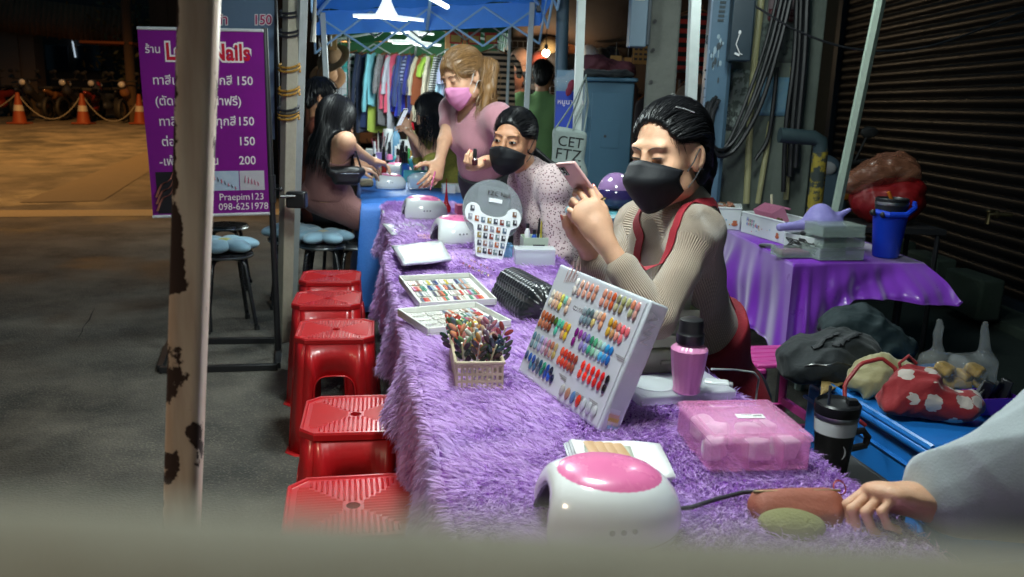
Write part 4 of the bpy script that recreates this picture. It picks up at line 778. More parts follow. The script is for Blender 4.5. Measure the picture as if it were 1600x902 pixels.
def scalp(H, n, seed, y0=-.09, y1=.08, z0=-.03, z1=.125, cond=None):
    r = np.random.default_rng(seed); v = r.normal(size=(n*6, 3)); v /= np.linalg.norm(v, axis=1)[:, None]
    q = v*np.array((.083, .102, .092))+np.array((0, -.014, .036))
    h = H.hl; k = (q[:, 2] > z0) & ((((q[:, 0]-h[0])/h[3])**2+((q[:, 1]-h[1])/h[4])**2+((q[:, 2]-h[2])/h[5])**2) > 1.0)
    k &= ~((q[:, 2] < H.earz) & (q[:, 1] > H.eary))
    if cond is not None: k &= cond(q)
    return H.P(q[k][:n])
def onto(S, pts, off, it=6):
    P = np.array([list(p) for p in pts], float)
    for _ in range(it): P = P-S.grad(P)*(S.eval(P)-off)[:, None]
    return P
def ribbon(S, pts, w, off, n=24):
    """a strap lying on a surface: centre line dropped onto S, ribbon with thickness"""
    P = np.array([list(p) for p in pts], float); t = np.linspace(0, len(P)-1, n); Q = np.stack([np.interp(t, np.arange(len(P)), P[:, i]) for i in range(3)], 1)
    Q = onto(S, Q, off); N = S.grad(Q); T = np.gradient(Q, axis=0); B = np.cross(T, N); B /= np.linalg.norm(B, axis=1)[:, None]
    a = onto(S, Q-B*w/2, off); b = onto(S, Q+B*w/2, off); k = MB(); a2 = a+N*.002; b2 = b+N*.002
    V = np.stack([a, b, b2, a2], 1).reshape(-1, 3); f = [(4*i+j, 4*i+(j+1) % 4, 4*i+4+(j+1) % 4, 4*i+4+j) for i in range(n-1) for j in range(4)]
    k.add(V, f); return k
def base_of(p): return (float(p[0]), float(p[1]), 0.0)

# ---- seated nail artist with phone, beige rib sweater and red apron
def front_woman():
    H = Head(at(1047, 240, 2.0), (-.74, -.65, -.13), 1.0, up=(-.06, .0, 1)); H.hl = (.0, .125, -.030, .108, .105, .136); H.eary = -.026; H.earz = .030
    neck = at(1078, 335, 2.04); chest = at(1056, 420, 2.06); waist = at(1090, 515, 2.15); pel = at(1112, 625, 2.24)
    shl = at(1089, 366, 1.93); shr = at(1000, 352, 2.20)
    B = Body(H, (.30, -.95, 0), (-.92, -.32, 0), neck, chest, waist, pel, shl, shr, True, .88)
    ell_, wl = at(1026, 500, 1.80), at(941, 372, 1.86); elr, wr = at(938, 470, 2.10), at(917, 382, 2.02)
    t = thing('person', 'woman in beige ribbed sweater, red apron and black mask looking at a pink phone', 'person', base_of(pel))
    S = Sdf(); H.sdf(S); B.neckp(S); B.torso(S); B.arm(S, shl, ell_, wl); B.arm(S, shr, elr, wr)
    tl = []; tr = []
    hand(S, wl, at(906, 306, 1.88)-wl, (-.25, .95, -.1), (.5, .1, .5), .96, (.30, .55, .70, .85), tips=tl, thumb=(1.0, .35, .25), spread=.10)
    hand(S, wr, at(898, 318, 1.99)-wr, (.35, -.9, .1), (-.4, -.2, .6), .92, (.60, .75, .85, .95), tips=tr, thumb=(.9, .4, .2))
    for q, kn in ((at(985, 640, 1.95), 0), (at(975, 640, 2.3), 1)):
        hp_ = pel+B.side*(.08 if kn == 0 else -.08); kp = np.array((hp_[0]-.36, hp_[1]-.05, .50)); an = kp+np.array((.02, 0, -.42)); B.leg(S, hp_, kp, an); foot(S, an, (-1, -.1, 0))
    body = S.build('body', .0042, SKIN, t); features(S, H, t, open_=.16)
    nails(tl+tr, t, NAILPINK)
    G = Sdf(); B.torso(G, .013, low=False); B.arm(G, shl, ell_, wl, .010, upto=.60, flare=.003); B.arm(G, shr, elr, wr, .010, upto=.66, flare=.003)
    G.plane(waist-B.up*.03, -B.up); nd_ = unit(H.p(0, -.03, -.06)-neck); G.cap(neck-nd_*.02, neck+nd_*.026, .067, .058, .02)
    G.disp = lambda P: .0025*wob(P, 34)+.009*fold(P*np.array((1, 1, 1.5)), 26)
    G.build('sweater', .0055, ribmat('beige rib knit', C('#b09c88'), .0052, .8), t, rib=True)
    lower = Sdf(); 
    for sg in (.08, -.08):
        hp_ = pel+B.side*sg; kp = np.array((hp_[0]-.36, hp_[1]-.05, .50)); B.leg(lower, hp_, kp, kp+np.array((.02, 0, -.40)), .014)
    lower.ell(pel, (.165, .13, .14), None, .04); lower.build('trousers', .008, mat('navy trousers', (.012, .015, .03), .8), t)
    red = mat('red apron cloth', C('#8e1626'), .8, bump=.2, bscale=120, var=.15)
    AP = Sdf(); B.torso(AP, .030); u = B.up
    for sg in (.08, -.08):
        hp_ = pel+B.side*sg; kp = np.array((hp_[0]-.36, hp_[1]-.05, .50)); AP.cap(hp_, kp, .115, .098, .06)
    AP.plane(waist+u*.012, u); AP.plane(pel-Z_*.24, -Z_); AP.disp = lambda P: .004*wob(P*np.array((1.6, 1.6, .35)), 40)
    ap = AP.build('apron', .006, red, t)
    bib = Sdf(); B.torso(bib, .020); bib.plane(waist-u*.07, -u); bib.plane(chest+u*.035, u); bib.plane(chest+B.front*.045, -B.front); bib.plane(chest+B.side*.10, B.side); bib.plane(chest-B.side*.10, -B.side)
    bib.build('apron_bib', .005, red, t)
    st = ribbon(G, [at(1012, 415, 1.85), at(1030, 350, 1.86), at(1072, 318, 1.93), at(1112, 318, 2.02), at(1150, 380, 2.12), at(1168, 440, 2.15), at(1172, 510, 2.16)], .022, .003, 40)
    st.build('apron_strap', red, t, world=True)
    st = ribbon(G, [at(990, 420, 2.0), at(998, 370, 2.0), at(1012, 335, 2.10), at(1040, 325, 2.2)], .030, .003, 26); st.build('apron_strap', red, t, world=True)
    mask(H, t, MASKB, 'boat', STRAP, S)
    HS = Sdf(); H.hair(HS, .0095); HS.ell(H.p(0, -.115, -.045), (.040, .035, .05), H.A, .03); HS.cap(H.p(0, -.115, -.06), H.p(0.01, -.10, -.17), .030, .016, .02)
    HS.disp = lambda P: .0012*np.sin((P-H.c) @ H.A[:, 0]*420+3*np.sin(((P-H.c) @ H.A[:, 1])*30))
    hair = HS.build('hair', .0042, BLACKHAIR, t); mb = MB(); U = Sdf(); H.sdf(U); B.torso(U, .02); H.hair(U, .009); U.ell(H.p(0, -.115, -.045), (.037, .032, .047), H.A, .03)
    tie = H.p(0, -.125, -.05)
    def fl(P, a):
        d = tie-P; n_ = np.linalg.norm(d, axis=1)[:, None]; g = d/(n_+1e-6); w = np.clip(n_/.06, 0, 1); ly = ((P-H.c) @ H.A[:, 1])[:, None]; f_ = np.clip((ly+.045)/.05, 0, 1); q = f_*(-H.A[:, 1]+H.A[:, 2]*.12)[None]+(1-f_)*g; return w*q+(1-w)*(-Z_)[None]
    strands(U, scalp(H, 1500, 3), fl, 18, .0125, .0022, .0026, 1, out=mb)
    wisp = H.P(np.array([[sx*.060+rng.normal()*.006, .052+rng.normal()*.008, .055+rng.normal()*.02] for sx in (-1, 1) for _ in range(12)]))
    strands(U, wisp, lambda P, a: (-Z_*.9-H.A[:, 1]*.35)[None]+np.zeros_like(P), 10, .008, .003, .0011, 4, out=mb)
    mb.build('hair_strands', BLACKHAIR, hair, world=True)
    c = MB(); a, b2 = onto(U, [H.p(.047, .030, .112), H.p(.066, -.004, .090)], .006); c.tube([a, (a+b2)/2+.001, b2], [.0035, .004, .0035], 8, flat=.6)
    c.build('hair_clip', mat('silver hair clip', (.75, .73, .72), .22, metal=.8), t, world=True)
    rg = MB(); q = np.asarray(tl[4][0])-np.asarray(tl[4][1])*.030; M = np.stack([np.cross(tl[4][1], tl[4][2]), tl[4][2], tl[4][1]], 1)
    rg.lathe([(.0122, -.0015), (.0135, 0), (.0122, .0015)], 20, M, q, cap=False); rg.build('ring', mat('gold ring', (.7, .55, .3), .25, metal=1), t, world=True)
    # phone held between both hands
    a = np.asarray(at(909, 291, 1.92)); f = unit(np.asarray(at(886, 262, 1.90))-np.asarray(at(926, 318, 1.93))); nrm = unit(np.array((-.80, -.46, .40))); nrm = unit(nrm-f*np.dot(nrm, f)); M = np.stack([np.cross(f, nrm), f, nrm], 1)
    ph = thing('phone', 'pink phone held up in both hands of the woman in the red apron', 'phone', tuple(a))
    k = MB(); k.box((0, 0, 0), (.070, .142, .009), M); k.build('case', mat('pink phone case', C('#d3a3a0'), .45), ph, bevel=.0035, seg=3)
    k = MB(); k.box((0, 0, -.0048), (.062, .132, .001), M); k.build('screen', mat('phone screen', (.5, .55, .6), .1, emit=(.8, .9, 1), estr=.6), ph)
    k = MB(); k.box((-.018, .050, .0052), (.022, .024, .0016), M); k.build('camera_bump', mat('phone camera plate', (.03, .03, .035), .2), ph, bevel=.002)
    for dx in (0, 1): k = MB(); k.lathe([(.0045, 0), (.0045, .0016), (.003, .002)], 14, M, M @ np.array((-.018, .044+.011*dx, .006))); k.build('lens', mat('phone lens', (.01, .01, .015), .05, coat=1), ph)
    return t
front_woman()
# ---- woman in floral blouse, black mask, looking at the camera
def floral_woman():
    at_ = lambda x, y, Y: at(x, y, Y*1.15)
    H = Head(at_(803, 219, 3.15), (-.40, -.92, -.06), 1.10, up=(.10, 0, 1)); H.hl = (0, .125, -.030, .106, .096, .116); H.eary = -.02; H.earz = .012
    neck = at_(828, 268, 3.20); chest = at_(862, 324, 3.24); waist = at_(886, 402, 3.28); pel = at_(892, 470, 3.32)
    shl = at_(866, 287, 3.08); shr = at_(820, 285, 3.40); B = Body(H, (.3, -.95, 0), (-.95, -.3, 0), neck, chest, waist, pel, shl, shr, True, 1.04)
    el, wl = at_(874, 395, 3.02), at_(838, 440, 3.12); er, wr = at_(822, 385, 3.46), at_(815, 440, 3.42)
    t = thing('person', 'woman in pale floral blouse and black mask looking towards the camera', 'person', base_of(pel))
    S = Sdf(); H.sdf(S); B.neckp(S); B.torso(S); B.arm(S, shl, el, wl); B.arm(S, shr, er, wr)
    hand(S, wl, (-1, .25, -.1), (0, -.1, -1), (0, 1, .3), .95); hand(S, wr, (-1, .1, -.1), (0, .1, -1), (0, -1, .2), .95)
    for sg in (.08, -.08):
        hp_ = pel+B.side*sg; kp = np.array((hp_[0]-.36, hp_[1], .50)); B.leg(S, hp_, kp, kp+np.array((.02, 0, -.42))); foot(S, kp+np.array((.02, 0, -.42)), (-1, 0, 0))
    S.build('body', .005, SKIN2, t); features(S, H, t, gaze=(-.1, 0), open_=.6)
    m = mat('floral blouse cloth', C('#bba6a6'), .8, var=.06, sheen=.2); n = m.node_tree; b = n.nodes['Principled BSDF']; L = n.links
    tc = nd(n, 'ShaderNodeTexCoord'); col = b.inputs['Base Color'].links[0].from_socket
    for sc, dist, thr, cc in ((95, 1, .30, '#4f3540'), (62, .9, .22, '#7d5560')):
        v = nd(n, 'ShaderNodeTexVoronoi', i_Scale=sc); L.new(tc.outputs['Object'], v.inputs['Vector']); mt = nd(n, 'ShaderNodeMath', operation='LESS_THAN'); mt.inputs[1].default_value = thr
        L.new(v.outputs['Distance'], mt.inputs[0]); mx = nd(n, 'ShaderNodeMix', data_type='RGBA'); mx.inputs[7].default_value = C(cc)+(1,); L.new(mt.outputs[0], mx.inputs[0]); L.new(col, mx.inputs[6]); col = mx.outputs[2]
    L.new(col, b.inputs['Base Color'])
    G = Sdf(); B.torso(G, .018); B.arm(G, shl, el, wl, .022, upto=.8, flare=.008); B.arm(G, shr, er, wr, .022, upto=.8, flare=.008)
    nd_ = unit(H.p(0, -.03, -.06)-neck); G.ell(H.p(0, .05, -.10), (.05, .05, .05), H.A, .02, op='-'); G.cap(shl, shl+(shl-shr)*.12-Z_*.03, .055, .05, .03)
    G.disp = lambda P: .004*wob(P, 30)+.012*fold(P, 22)
    G.build('blouse', .007, m, t)
    SK = Sdf()
    for sg in (.08, -.08):
        hp_ = pel+B.side*sg; kp = np.array((hp_[0]-.36, hp_[1], .50)); SK.cap(hp_, kp, .115, .10, .06); SK.cap(kp, kp+np.array((.02, 0, -.3)), .09, .10, .04)
    SK.ell(pel, (.17, .15, .15), None, .05); SK.disp = lambda P: .004*wob(P, 30); SK.build('skirt', .009, m, t)
    mask(H, t, MASKB, 'flat', STRAP, S)
    HS = Sdf(); H.hair(HS, .006); HS.cap(H.p(0, -.105, -.03), at_(868, 268, 3.26), .03, .026, .03); HS.cap(at_(868, 268, 3.26), at_(886, 335, 3.22), .028, .014, .03)
    hair = HS.build('hair', .005, BLACKHAIR, t); mb = MB(); U = Sdf(); H.sdf(U); B.torso(U, .02); H.hair(U, .0055); U.cap(H.p(0, -.105, -.03), at_(868, 268, 3.26), .03, .026, .03)
    tie = H.p(0, -.12, -.035)
    def fl(P, a):
        d = tie-P; n_ = np.linalg.norm(d, axis=1)[:, None]; w = np.clip(n_/.05, 0, 1); ly = ((P-H.c) @ H.A[:, 1])[:, None]; f_ = np.clip((ly+.045)/.05, 0, 1)
        return w*(f_*(-H.A[:, 1]+H.A[:, 2]*.1)[None]+(1-f_)*d/(n_+1e-6))+(1-w)*(np.array((.25, .05, -1)))[None]
    strands(U, scalp(H, 1000, 8), fl, 22, .0135, .002, .0028, 2, out=mb); mb.build('hair_strands', BLACKHAIR, hair, world=True)
floral_woman()

# ---- standing woman, pink polo, pink mask, golden ponytail
def standing_woman():
    H = Head(at(724, 119, 3.95), (-.70, -.62, -.40), 1.03, up=(-.22, -.05, 1)); H.hl = (0, .128, -.036, .104, .094, .120)
    neck = at(742, 165, 4.02); chest = at(744, 208, 4.06); waist = at(756, 250, 4.14); pel = at(766, 292, 4.22)
    shl = at(779, 185, 3.88); shr = at(708, 172, 4.16); B = Body(H, (.5, -.86, 0), (-.86, -.5, 0), neck, chest, waist, pel, shl, shr, True, .90)
    B.side = unit(shl-shr); B.front = unit(np.cross(B.up, B.side)); B.front = B.front if B.front[1] < 0 else -B.front
    el, wl = at(800, 240, 3.74), at(757, 254, 3.58); er, wr = at(694, 222, 4.02), at(686, 256, 3.90)
    t = thing('person', 'standing woman in pink polo top and pink mask with golden ponytail', 'person', base_of(pel))
    S = Sdf(); H.sdf(S); B.neckp(S); B.torso(S); B.arm(S, shl, el, wl); B.arm(S, shr, er, wr); tips = []
    hand(S, wl, at(738, 262, 3.52)-wl, (-.2, -.1, 1), (-.3, -.9, .2), .98, (.7, .8, .9, 1.0), tips=tips); hand(S, wr, at(680, 272, 3.84)-wr, (-.5, .6, -.2), (-.2, -.8, 0), .98, (.4, .5, .6, .7), tips=tips)
    kn = []
    for sg in (.09, -.09):
        hp_ = pel+B.side*sg; kp = hp_+np.array((.02, .03, -.42)); an = kp+np.array((.02, .02, -.40)); an[2] = .08; kn.append((hp_, kp, an)); B.leg(S, hp_, kp, an); foot(S, an, (-.8, -.5, 0))
    S.build('body', .005, SKIN, t); features(S, H, t, open_=.15, browcol=mat('brown brow', C('#4a3524'), .7)); nails(tips, t, NAILPINK)
    pk = ribmat('pink polo knit', C('#bd8490'), .006, .35); G = Sdf(); B.torso(G, .012, low=False); B.arm(G, shl, shl+(el-shl)*.42, wl, .018, upto=0); B.arm(G, shr, shr+(er-shr)*.42, wr, .018, upto=0)
    G.ell(waist-B.up*.03, (.135, .105, .12), None, .04); G.plane(waist-B.up*.055, -B.up)
    vv = neck+B.front*.066; G.cap(vv+B.up*.04, vv-B.up*.065+B.front*.045, .046, .006, .006, op='-'); G.disp = lambda P: .002*wob(P, 34)+.007*fold(P, 24)
    G.build('polo_top', .0055, pk, t, rib=True)
    C2 = Sdf(); d = unit(H.p(0, -.03, -.06)-neck); C2.cap(neck-d*.03, neck+d*.012, .078, .064, .0); C2.cap(neck-d*.06, neck+d*.05, .060, .052, .002, op='-'); C2.ell(neck+B.front*.10, (.05, .05, .05), None, .01, op='-'); C2.plane(neck+d*.010, d)
    C2.build('collar', .004, mat('pink collar', C('#b57c88'), .8), t)
    P = Sdf(); M2 = np.stack([B.side, B.front, Z_], 1); P.ell(pel, (.172, .128, .14), M2, .05); P.cap(waist-B.up*.06, pel, .110, .12, .05)
    for hp_, kp, an in kn: P.cap(hp_, kp, .092, .070, .05); P.cap(kp, an, .068, .062, .03)
    P.plane(waist-B.up*.045, B.up); P.build('trousers', .008, mat('black trousers', (.012, .013, .017), .75, bump=.2), t)
    mask(H, t, MASKP, 'flat', STRAPW, S)
    nk = MB(); a = onto(S, [neck+B.side*.055+B.up*.015, neck+B.front*.06-B.up*.035+B.side*.02, neck+B.front*.07-B.up*.075, neck+B.front*.06-B.up*.035-B.side*.02, neck-B.side*.055+B.up*.015], .003); nk.tube(a, .0011, 6); nk.ball(a[2]+B.front*.004, (.008, .004, .009), 10)
    nk.build('necklace', mat('gold chain', (.75, .55, .25), .25, metal=1), t, world=True)
    HS = Sdf(); H.hair(HS, .012); p0 = H.p(.0, -.115, .03); p1 = at(765, 105, 3.98); p2 = at(764, 140, 3.94); p3 = at(752, 188, 3.90)
    HS.cap(p0, p1, .024, .034, .02); HS.cap(p1, p2, .034, .030, .02); HS.cap(p2, p3, .030, .010, .02)
    hair = HS.build('hair', .005, BROWNHAIR, t); mb = MB(); U = Sdf(); H.sdf(U); H.hair(U, .011); B.torso(U, .013); U.cap(p0, p1, .022, .032, .02); U.cap(p1, p2, .032, .028, .02)
    def fl(P, a):
        d = p0-P; n_ = np.linalg.norm(d, axis=1)[:, None]; w = np.clip(n_/.05-.2, 0, 1); return w*(d/(n_+1e-6)-.2*H.A[:, 1][None])+(1-w)*(np.array((.15, 0, -1)))[None]
    strands(U, scalp(H, 900, 9), fl, 12, .014, .002, .003, 5, out=mb)
    r = np.random.default_rng(3); pt = p1+r.normal(size=(160, 3))*.022; strands(U, pt, lambda P, a: np.array((-.05, -.05, -1.))[None]+0*P, 20, .0125, .003, .006, 6, out=mb, wave=.5)
    fr = H.P(np.stack([r.uniform(-.06, .06, 46), r.uniform(.045, .07, 46), r.uniform(.075, .095, 46)], 1)); strands(U, fr, lambda P, a: (H.A[:, 1]*max(0, .7-a*3)-H.A[:, 2])[None]+((P-H.c) @ H.A[:, 0])[:, None]*H.A[:, 0][None]*8, 12, .0085, .002, .004, 7, out=mb)
    mb.build('hair_strands', BROWNHAIR, hair, world=True)
    sc = Sdf(); sc.ell(p0, (.026, .026, .026), H.A, .0); sc.disp = lambda P: .004*wob(P, 220); sc.build('scrunchie', .004, mat('dark scrunchie', (.05, .05, .09), .8), t)
    bt = thing('polish_bottle', 'small dark nail polish bottle held by the standing woman', 'nail polish', tuple(at(742, 250, 3.46))); k = MB()
    k.lathe([(.0, -.022), (.012, -.022), (.013, 0), (.007, .008)], 14); k.build('bottle', mat('dark polish', (.05, .01, .015), .1, coat=1), bt); k = MB(); k.lathe([(.008, .008), (.0075, .040), (.006, .046)], 12); k.build('cap', mat('black plastic', (.012, .012, .014), .35), bt)
    br = thing('polish_brush', 'thin pink nail brush in the right hand of the standing woman', 'nail brush', tuple(at(680, 268, 3.82))); k = MB(); k.tube([(0, 0, 0), (-.012, -.01, -.05), (-.02, -.016, -.085)], [.0045, .0035, .001], 8); k.build('handle', mat('pink plastic', C('#d4709a'), .3), br)
standing_woman()

# ---- long haired woman in profile at the blue table, phone in hand
def profile_woman():
    at_ = lambda x, y, Y: at(x, y, Y*1.10)
    H = Head(at_(673, 176, 5.7), (-.92, -.02, -.38), 1.10); H.hl = (0, .135, -.036, .100, .094, .118)
    neck = at_(686, 205, 5.78); chest = at_(690, 235, 5.84); waist = at_(700, 272, 5.92); pel = at_(704, 305, 6.0); shl = at_(694, 218, 5.66); shr = at_(678, 214, 5.98)
    B = Body(H, (.1, -1, 0), (-1, -.1, 0), neck, chest, waist, pel, shl, shr, True, 1.06); el, wl = at_(672, 250, 5.60), at_(646, 215, 5.62); er, wr = at_(655, 250, 5.86), at_(638, 200, 5.76)
    t = thing('person', 'woman with long black hair in green patterned dress bent over her phone', 'person', base_of(pel))
    S = Sdf(); H.sdf(S); B.neckp(S); B.torso(S); B.arm(S, shl, el, wl); B.arm(S, shr, er, wr)
    hand(S, wl, (-.7, 0, .7), (-.6, .3, -.6), (0, .8, .6), .95); hand(S, wr, (-.6, 0, .8), (.3, -.7, .2), (.3, -.6, .6), .95, (.6, .7, .8, .8))
    for sg in (.08, -.08):
        hp_ = pel+B.side*sg; kp = np.array((hp_[0]-.36, hp_[1], .50)); B.leg(S, hp_, kp, kp+np.array((.02, 0, -.42))); foot(S, kp+np.array((.02, 0, -.42)), (-1, 0, 0))
    S.build('body', .0065, SKIN, t); features(S, H, t, open_=.12)
    m = mat('green patterned cloth', C('#5d6b34'), .85, vscale=60, col2='#b9a94a'); G = Sdf(); B.torso(G, .014); B.arm(G, shl, el, wl, .016, upto=0); B.arm(G, shr, er, wr, .016, upto=0)
    for sg in (.08, -.08): hp_ = pel+B.side*sg; kp = np.array((hp_[0]-.36, hp_[1], .50)); G.cap(hp_, kp, .11, .09, .05); G.cap(kp, kp-Z_*.3, .09, .1, .03)
    G.plane(neck-B.up*.035, B.up); G.build('dress', .009, m, t)
    k = Sdf(); k.cap(neck-B.up*.04, neck+B.up*.025+B.side*0, .105, .062, .0); k.cap(neck-B.up*.1, neck+B.up*.1, .056, .05, .003, op='-'); k.disp = lambda P: .004*wob(P, 70); k.build('lace_collar', .006, mat('cream lace', C('#c9bfa6'), .8, bump=.4, bscale=150), t)
    HS = Sdf(); H.hair(HS, .014); HS.cap(H.p(.02, -.06, .0), at_(690, 215, 5.72), .066, .060, .03); HS.cap(at_(690, 215, 5.72), at_(688, 262, 5.64), .052, .022, .03)
    hair = HS.build('hair', .006, BLACKHAIR, t); mb = MB(); U = Sdf(); H.sdf(U); H.hair(U, .013); B.torso(U, .02); U.cap(H.p(.02, -.06, .0), at_(690, 215, 5.72), .064, .058, .03)
    strands(U, scalp(H, 420, 10, cond=lambda q: q[:, 2] > .02), lambda P, a: (-Z_*.9-H.A[:, 1]*.55*max(0, 1-a*3))[None]+((P-H.c) @ H.A[:, 0])[:, None]*H.A[:, 0][None]*4, 26, .0150, .002, .006, 5, out=mb); mb.build('hair_strands', BLACKHAIR, hair, world=True)
    c = at_(628, 184, 5.70); ph = thing('phone', 'dark phone held up in front of the long haired woman at the blue table', 'phone', tuple(c)); M = rotm(.5, 0, 1.2); k = MB(); k.box((0, 0, 0), (.07, .009, .145), M); k.build('case', mat('dark green phone case', (.02, .05, .04), .3), ph, bevel=.003); k = MB(); k.box((0, -.0048, 0), (.062, .001, .13), M); k.build('screen', mat('phone screen', (.5, .55, .6), .1), ph)
profile_woman()

# ---- seated customer seen from behind
def customer_girl():
    H = Head(at(527, 186, 5.15), (.80, .42, -.40), 1.04); H.hl = (0, .135, -.036, .096, .094, .112)
    neck = at(519, 214, 5.13); chest = at(514, 246, 5.15); waist = at(510, 278, 5.22); pel = at(510, 306, 5.25); shr = at(540, 222, 4.98); shl = at(497, 222, 5.28)
    B = Body(H, (-.7, .7, 0), (.75, .6, 0), neck, chest, waist, pel, shl, shr, True, 1.0); er, wr = at(556, 236, 5.14), at(582, 252, 5.34); el, wl = at(520, 262, 5.48), at(560, 265, 5.55)
    t = thing('person', 'long haired young woman in dusty pink seen from behind with a shoulder bag', 'person', base_of(pel))
    S = Sdf(); H.sdf(S); B.neckp(S); B.torso(S); B.arm(S, shr, er, wr); B.arm(S, shl, el, wl)
    hand(S, wr, (.8, .5, -.2), (0, -.1, -1), (-.4, .8, 0), .95); hand(S, wl, (.9, .3, -.1), (0, .1, -1), (.3, -.9, 0), .95)
    lg = []
    for sg, a in ((.08, .0), (-.08, -.0)):
        hp_ = pel+B.side*sg; kp = np.array((hp_[0]+.36, hp_[1]+.10, .50)); an = kp+np.array((-.10, .02, -.43)); lg.append((hp_, kp, an)); B.leg(S, hp_, kp, an); foot(S, an, (1, .3, 0))
    S.build('body', .006, SKIN, t)
    pk = mat('dusty pink cloth', C('#8c625e'), .8, bump=.25, bscale=90); G = Sdf(); B.torso(G, .010); G.plane(chest+B.up*.050, B.up); G.plane(pel-Z_*.02, -Z_); G.disp = lambda P: .002*wob(P, 40)+.006*fold(P*np.array((1, 1, 2)), 24)
    for p, q, r_ in ((shr, er, .075), (shl, el, .075)): G.cap(p, p+(q-p)*.8, .07, .06, .01, op='-')
    G.build('sleeveless_top', .006, pk, t)
    T = Sdf(); T.ell(pel, (.175, .135, .13), None, .05)
    for hp_, kp, an in lg: T.cap(hp_, kp, .098, .078, .05); T.cap(kp, an, .074, .07, .03)
    T.disp = lambda P: .003*wob(P, 30)+.012*fold(P, 22); T.build('trousers', .008, pk, t)
    for w_ in (.055, -.055):
        sh = shr if w_ < 0 else shl; r_ = ribbon(S, [chest+B.front*-.10+B.side*w_+B.up*.02, sh*.45+neck*.55+B.up*.05, chest+B.front*.1+B.side*w_+B.up*.06], .010, .002, 18); r_.build('shoulder_strap', pk, t, world=True)
    HS = Sdf(); H.hair(HS, .016); HS.cap(H.p(0, -.035, .02), at(519, 214, 5.10), .085, .080, .03); HS.cap(at(517, 212, 5.08), at(506, 246, 5.03), .074, .030, .03)
    hair = HS.build('hair', .006, BLACKHAIR, t); mb = MB(); U = Sdf(); H.sdf(U); H.hair(U, .016); B.torso(U, .012); U.cap(H.p(0, -.035, .02), at(519, 214, 5.10), .085, .078, .03); U.cap(at(517, 212, 5.08), at(506, 246, 5.03), .070, .030, .03)
    strands(U, scalp(H, 700, 12, cond=lambda q: q[:, 2] > .015), lambda P, a: (-Z_+np.array((-.12, -.1, 0))-H.A[:, 1]*.5*max(0, 1-a*3))[None]+((P-H.c) @ H.A[:, 0])[:, None]*H.A[:, 0][None]*5*max(0, 1-a*2), 30, .0140, .002, .0065, 13, out=mb); mb.build('hair_strands', BLACKHAIR, hair, world=True)
    # shoulder bag: on its chain, resting on her lap
    bc = at(541, 276, 5.02); bg = thing('shoulder_bag', 'small black shoulder bag on a silver chain at the hip of the girl in pink', 'bag', tuple(bc))
    Q = Sdf(); M = frame((.4, -.9, 0)); Q.box(bc, (.085, .035, .050), M, .03, .01); Q.cap(bc+M[:, 0]*.09+Z_*.03, bc-M[:, 0]*.09+Z_*.03, .03, .03, .03); Q.disp = lambda P: .004*wob(P, 60)
    Q.build('pouch', .005, mat('black leather', (.012, .012, .014), .35, bump=.3, bscale=120), bg)
    k = MB(); k.tube([bc+M[:, 0]*.09+Z_*.05, bc+M[:, 0]*.06+Z_*.15, at(540, 240, 5.06)], .006, 8); k.build('leather_strap', mat('black leather', (0, 0, 0)), bg, world=True)
    k = MB(); pa = [np.asarray(at(501, 245, 5.05)), np.asarray(at(507, 258, 5.0)), np.asarray(at(518, 268, 4.98)), bc-M[:, 0]*.09+Z_*.045]; pa = np.array([[np.interp(u, range(4), [p[i] for p in pa]) for i in range(3)] for u in np.linspace(0, 3, 15)])
    for i in range(14):
        d = unit(pa[i+1]-pa[i]); e = unit(np.cross(d, Y_ if i % 2 else Z_)); c = (pa[i]+pa[i+1])/2; k.tube([c+d*.013*math.cos(a)+e*.008*math.sin(a) for a in np.linspace(0, 2*PI, 11)], .0024, 6)
    k.build('chain', mat('silver chain', (.7, .7, .72), .2, metal=1), bg, world=True)
    k = MB(); k.tube([bc-M[:, 0]*.07+M[:, 1]*.037+Z_*.02, bc+M[:, 0]*.07+M[:, 1]*.037+Z_*.02], .003, 6); k.build('zip', mat('silver chain', (0, 0, 0)), bg, world=True)
customer_girl()

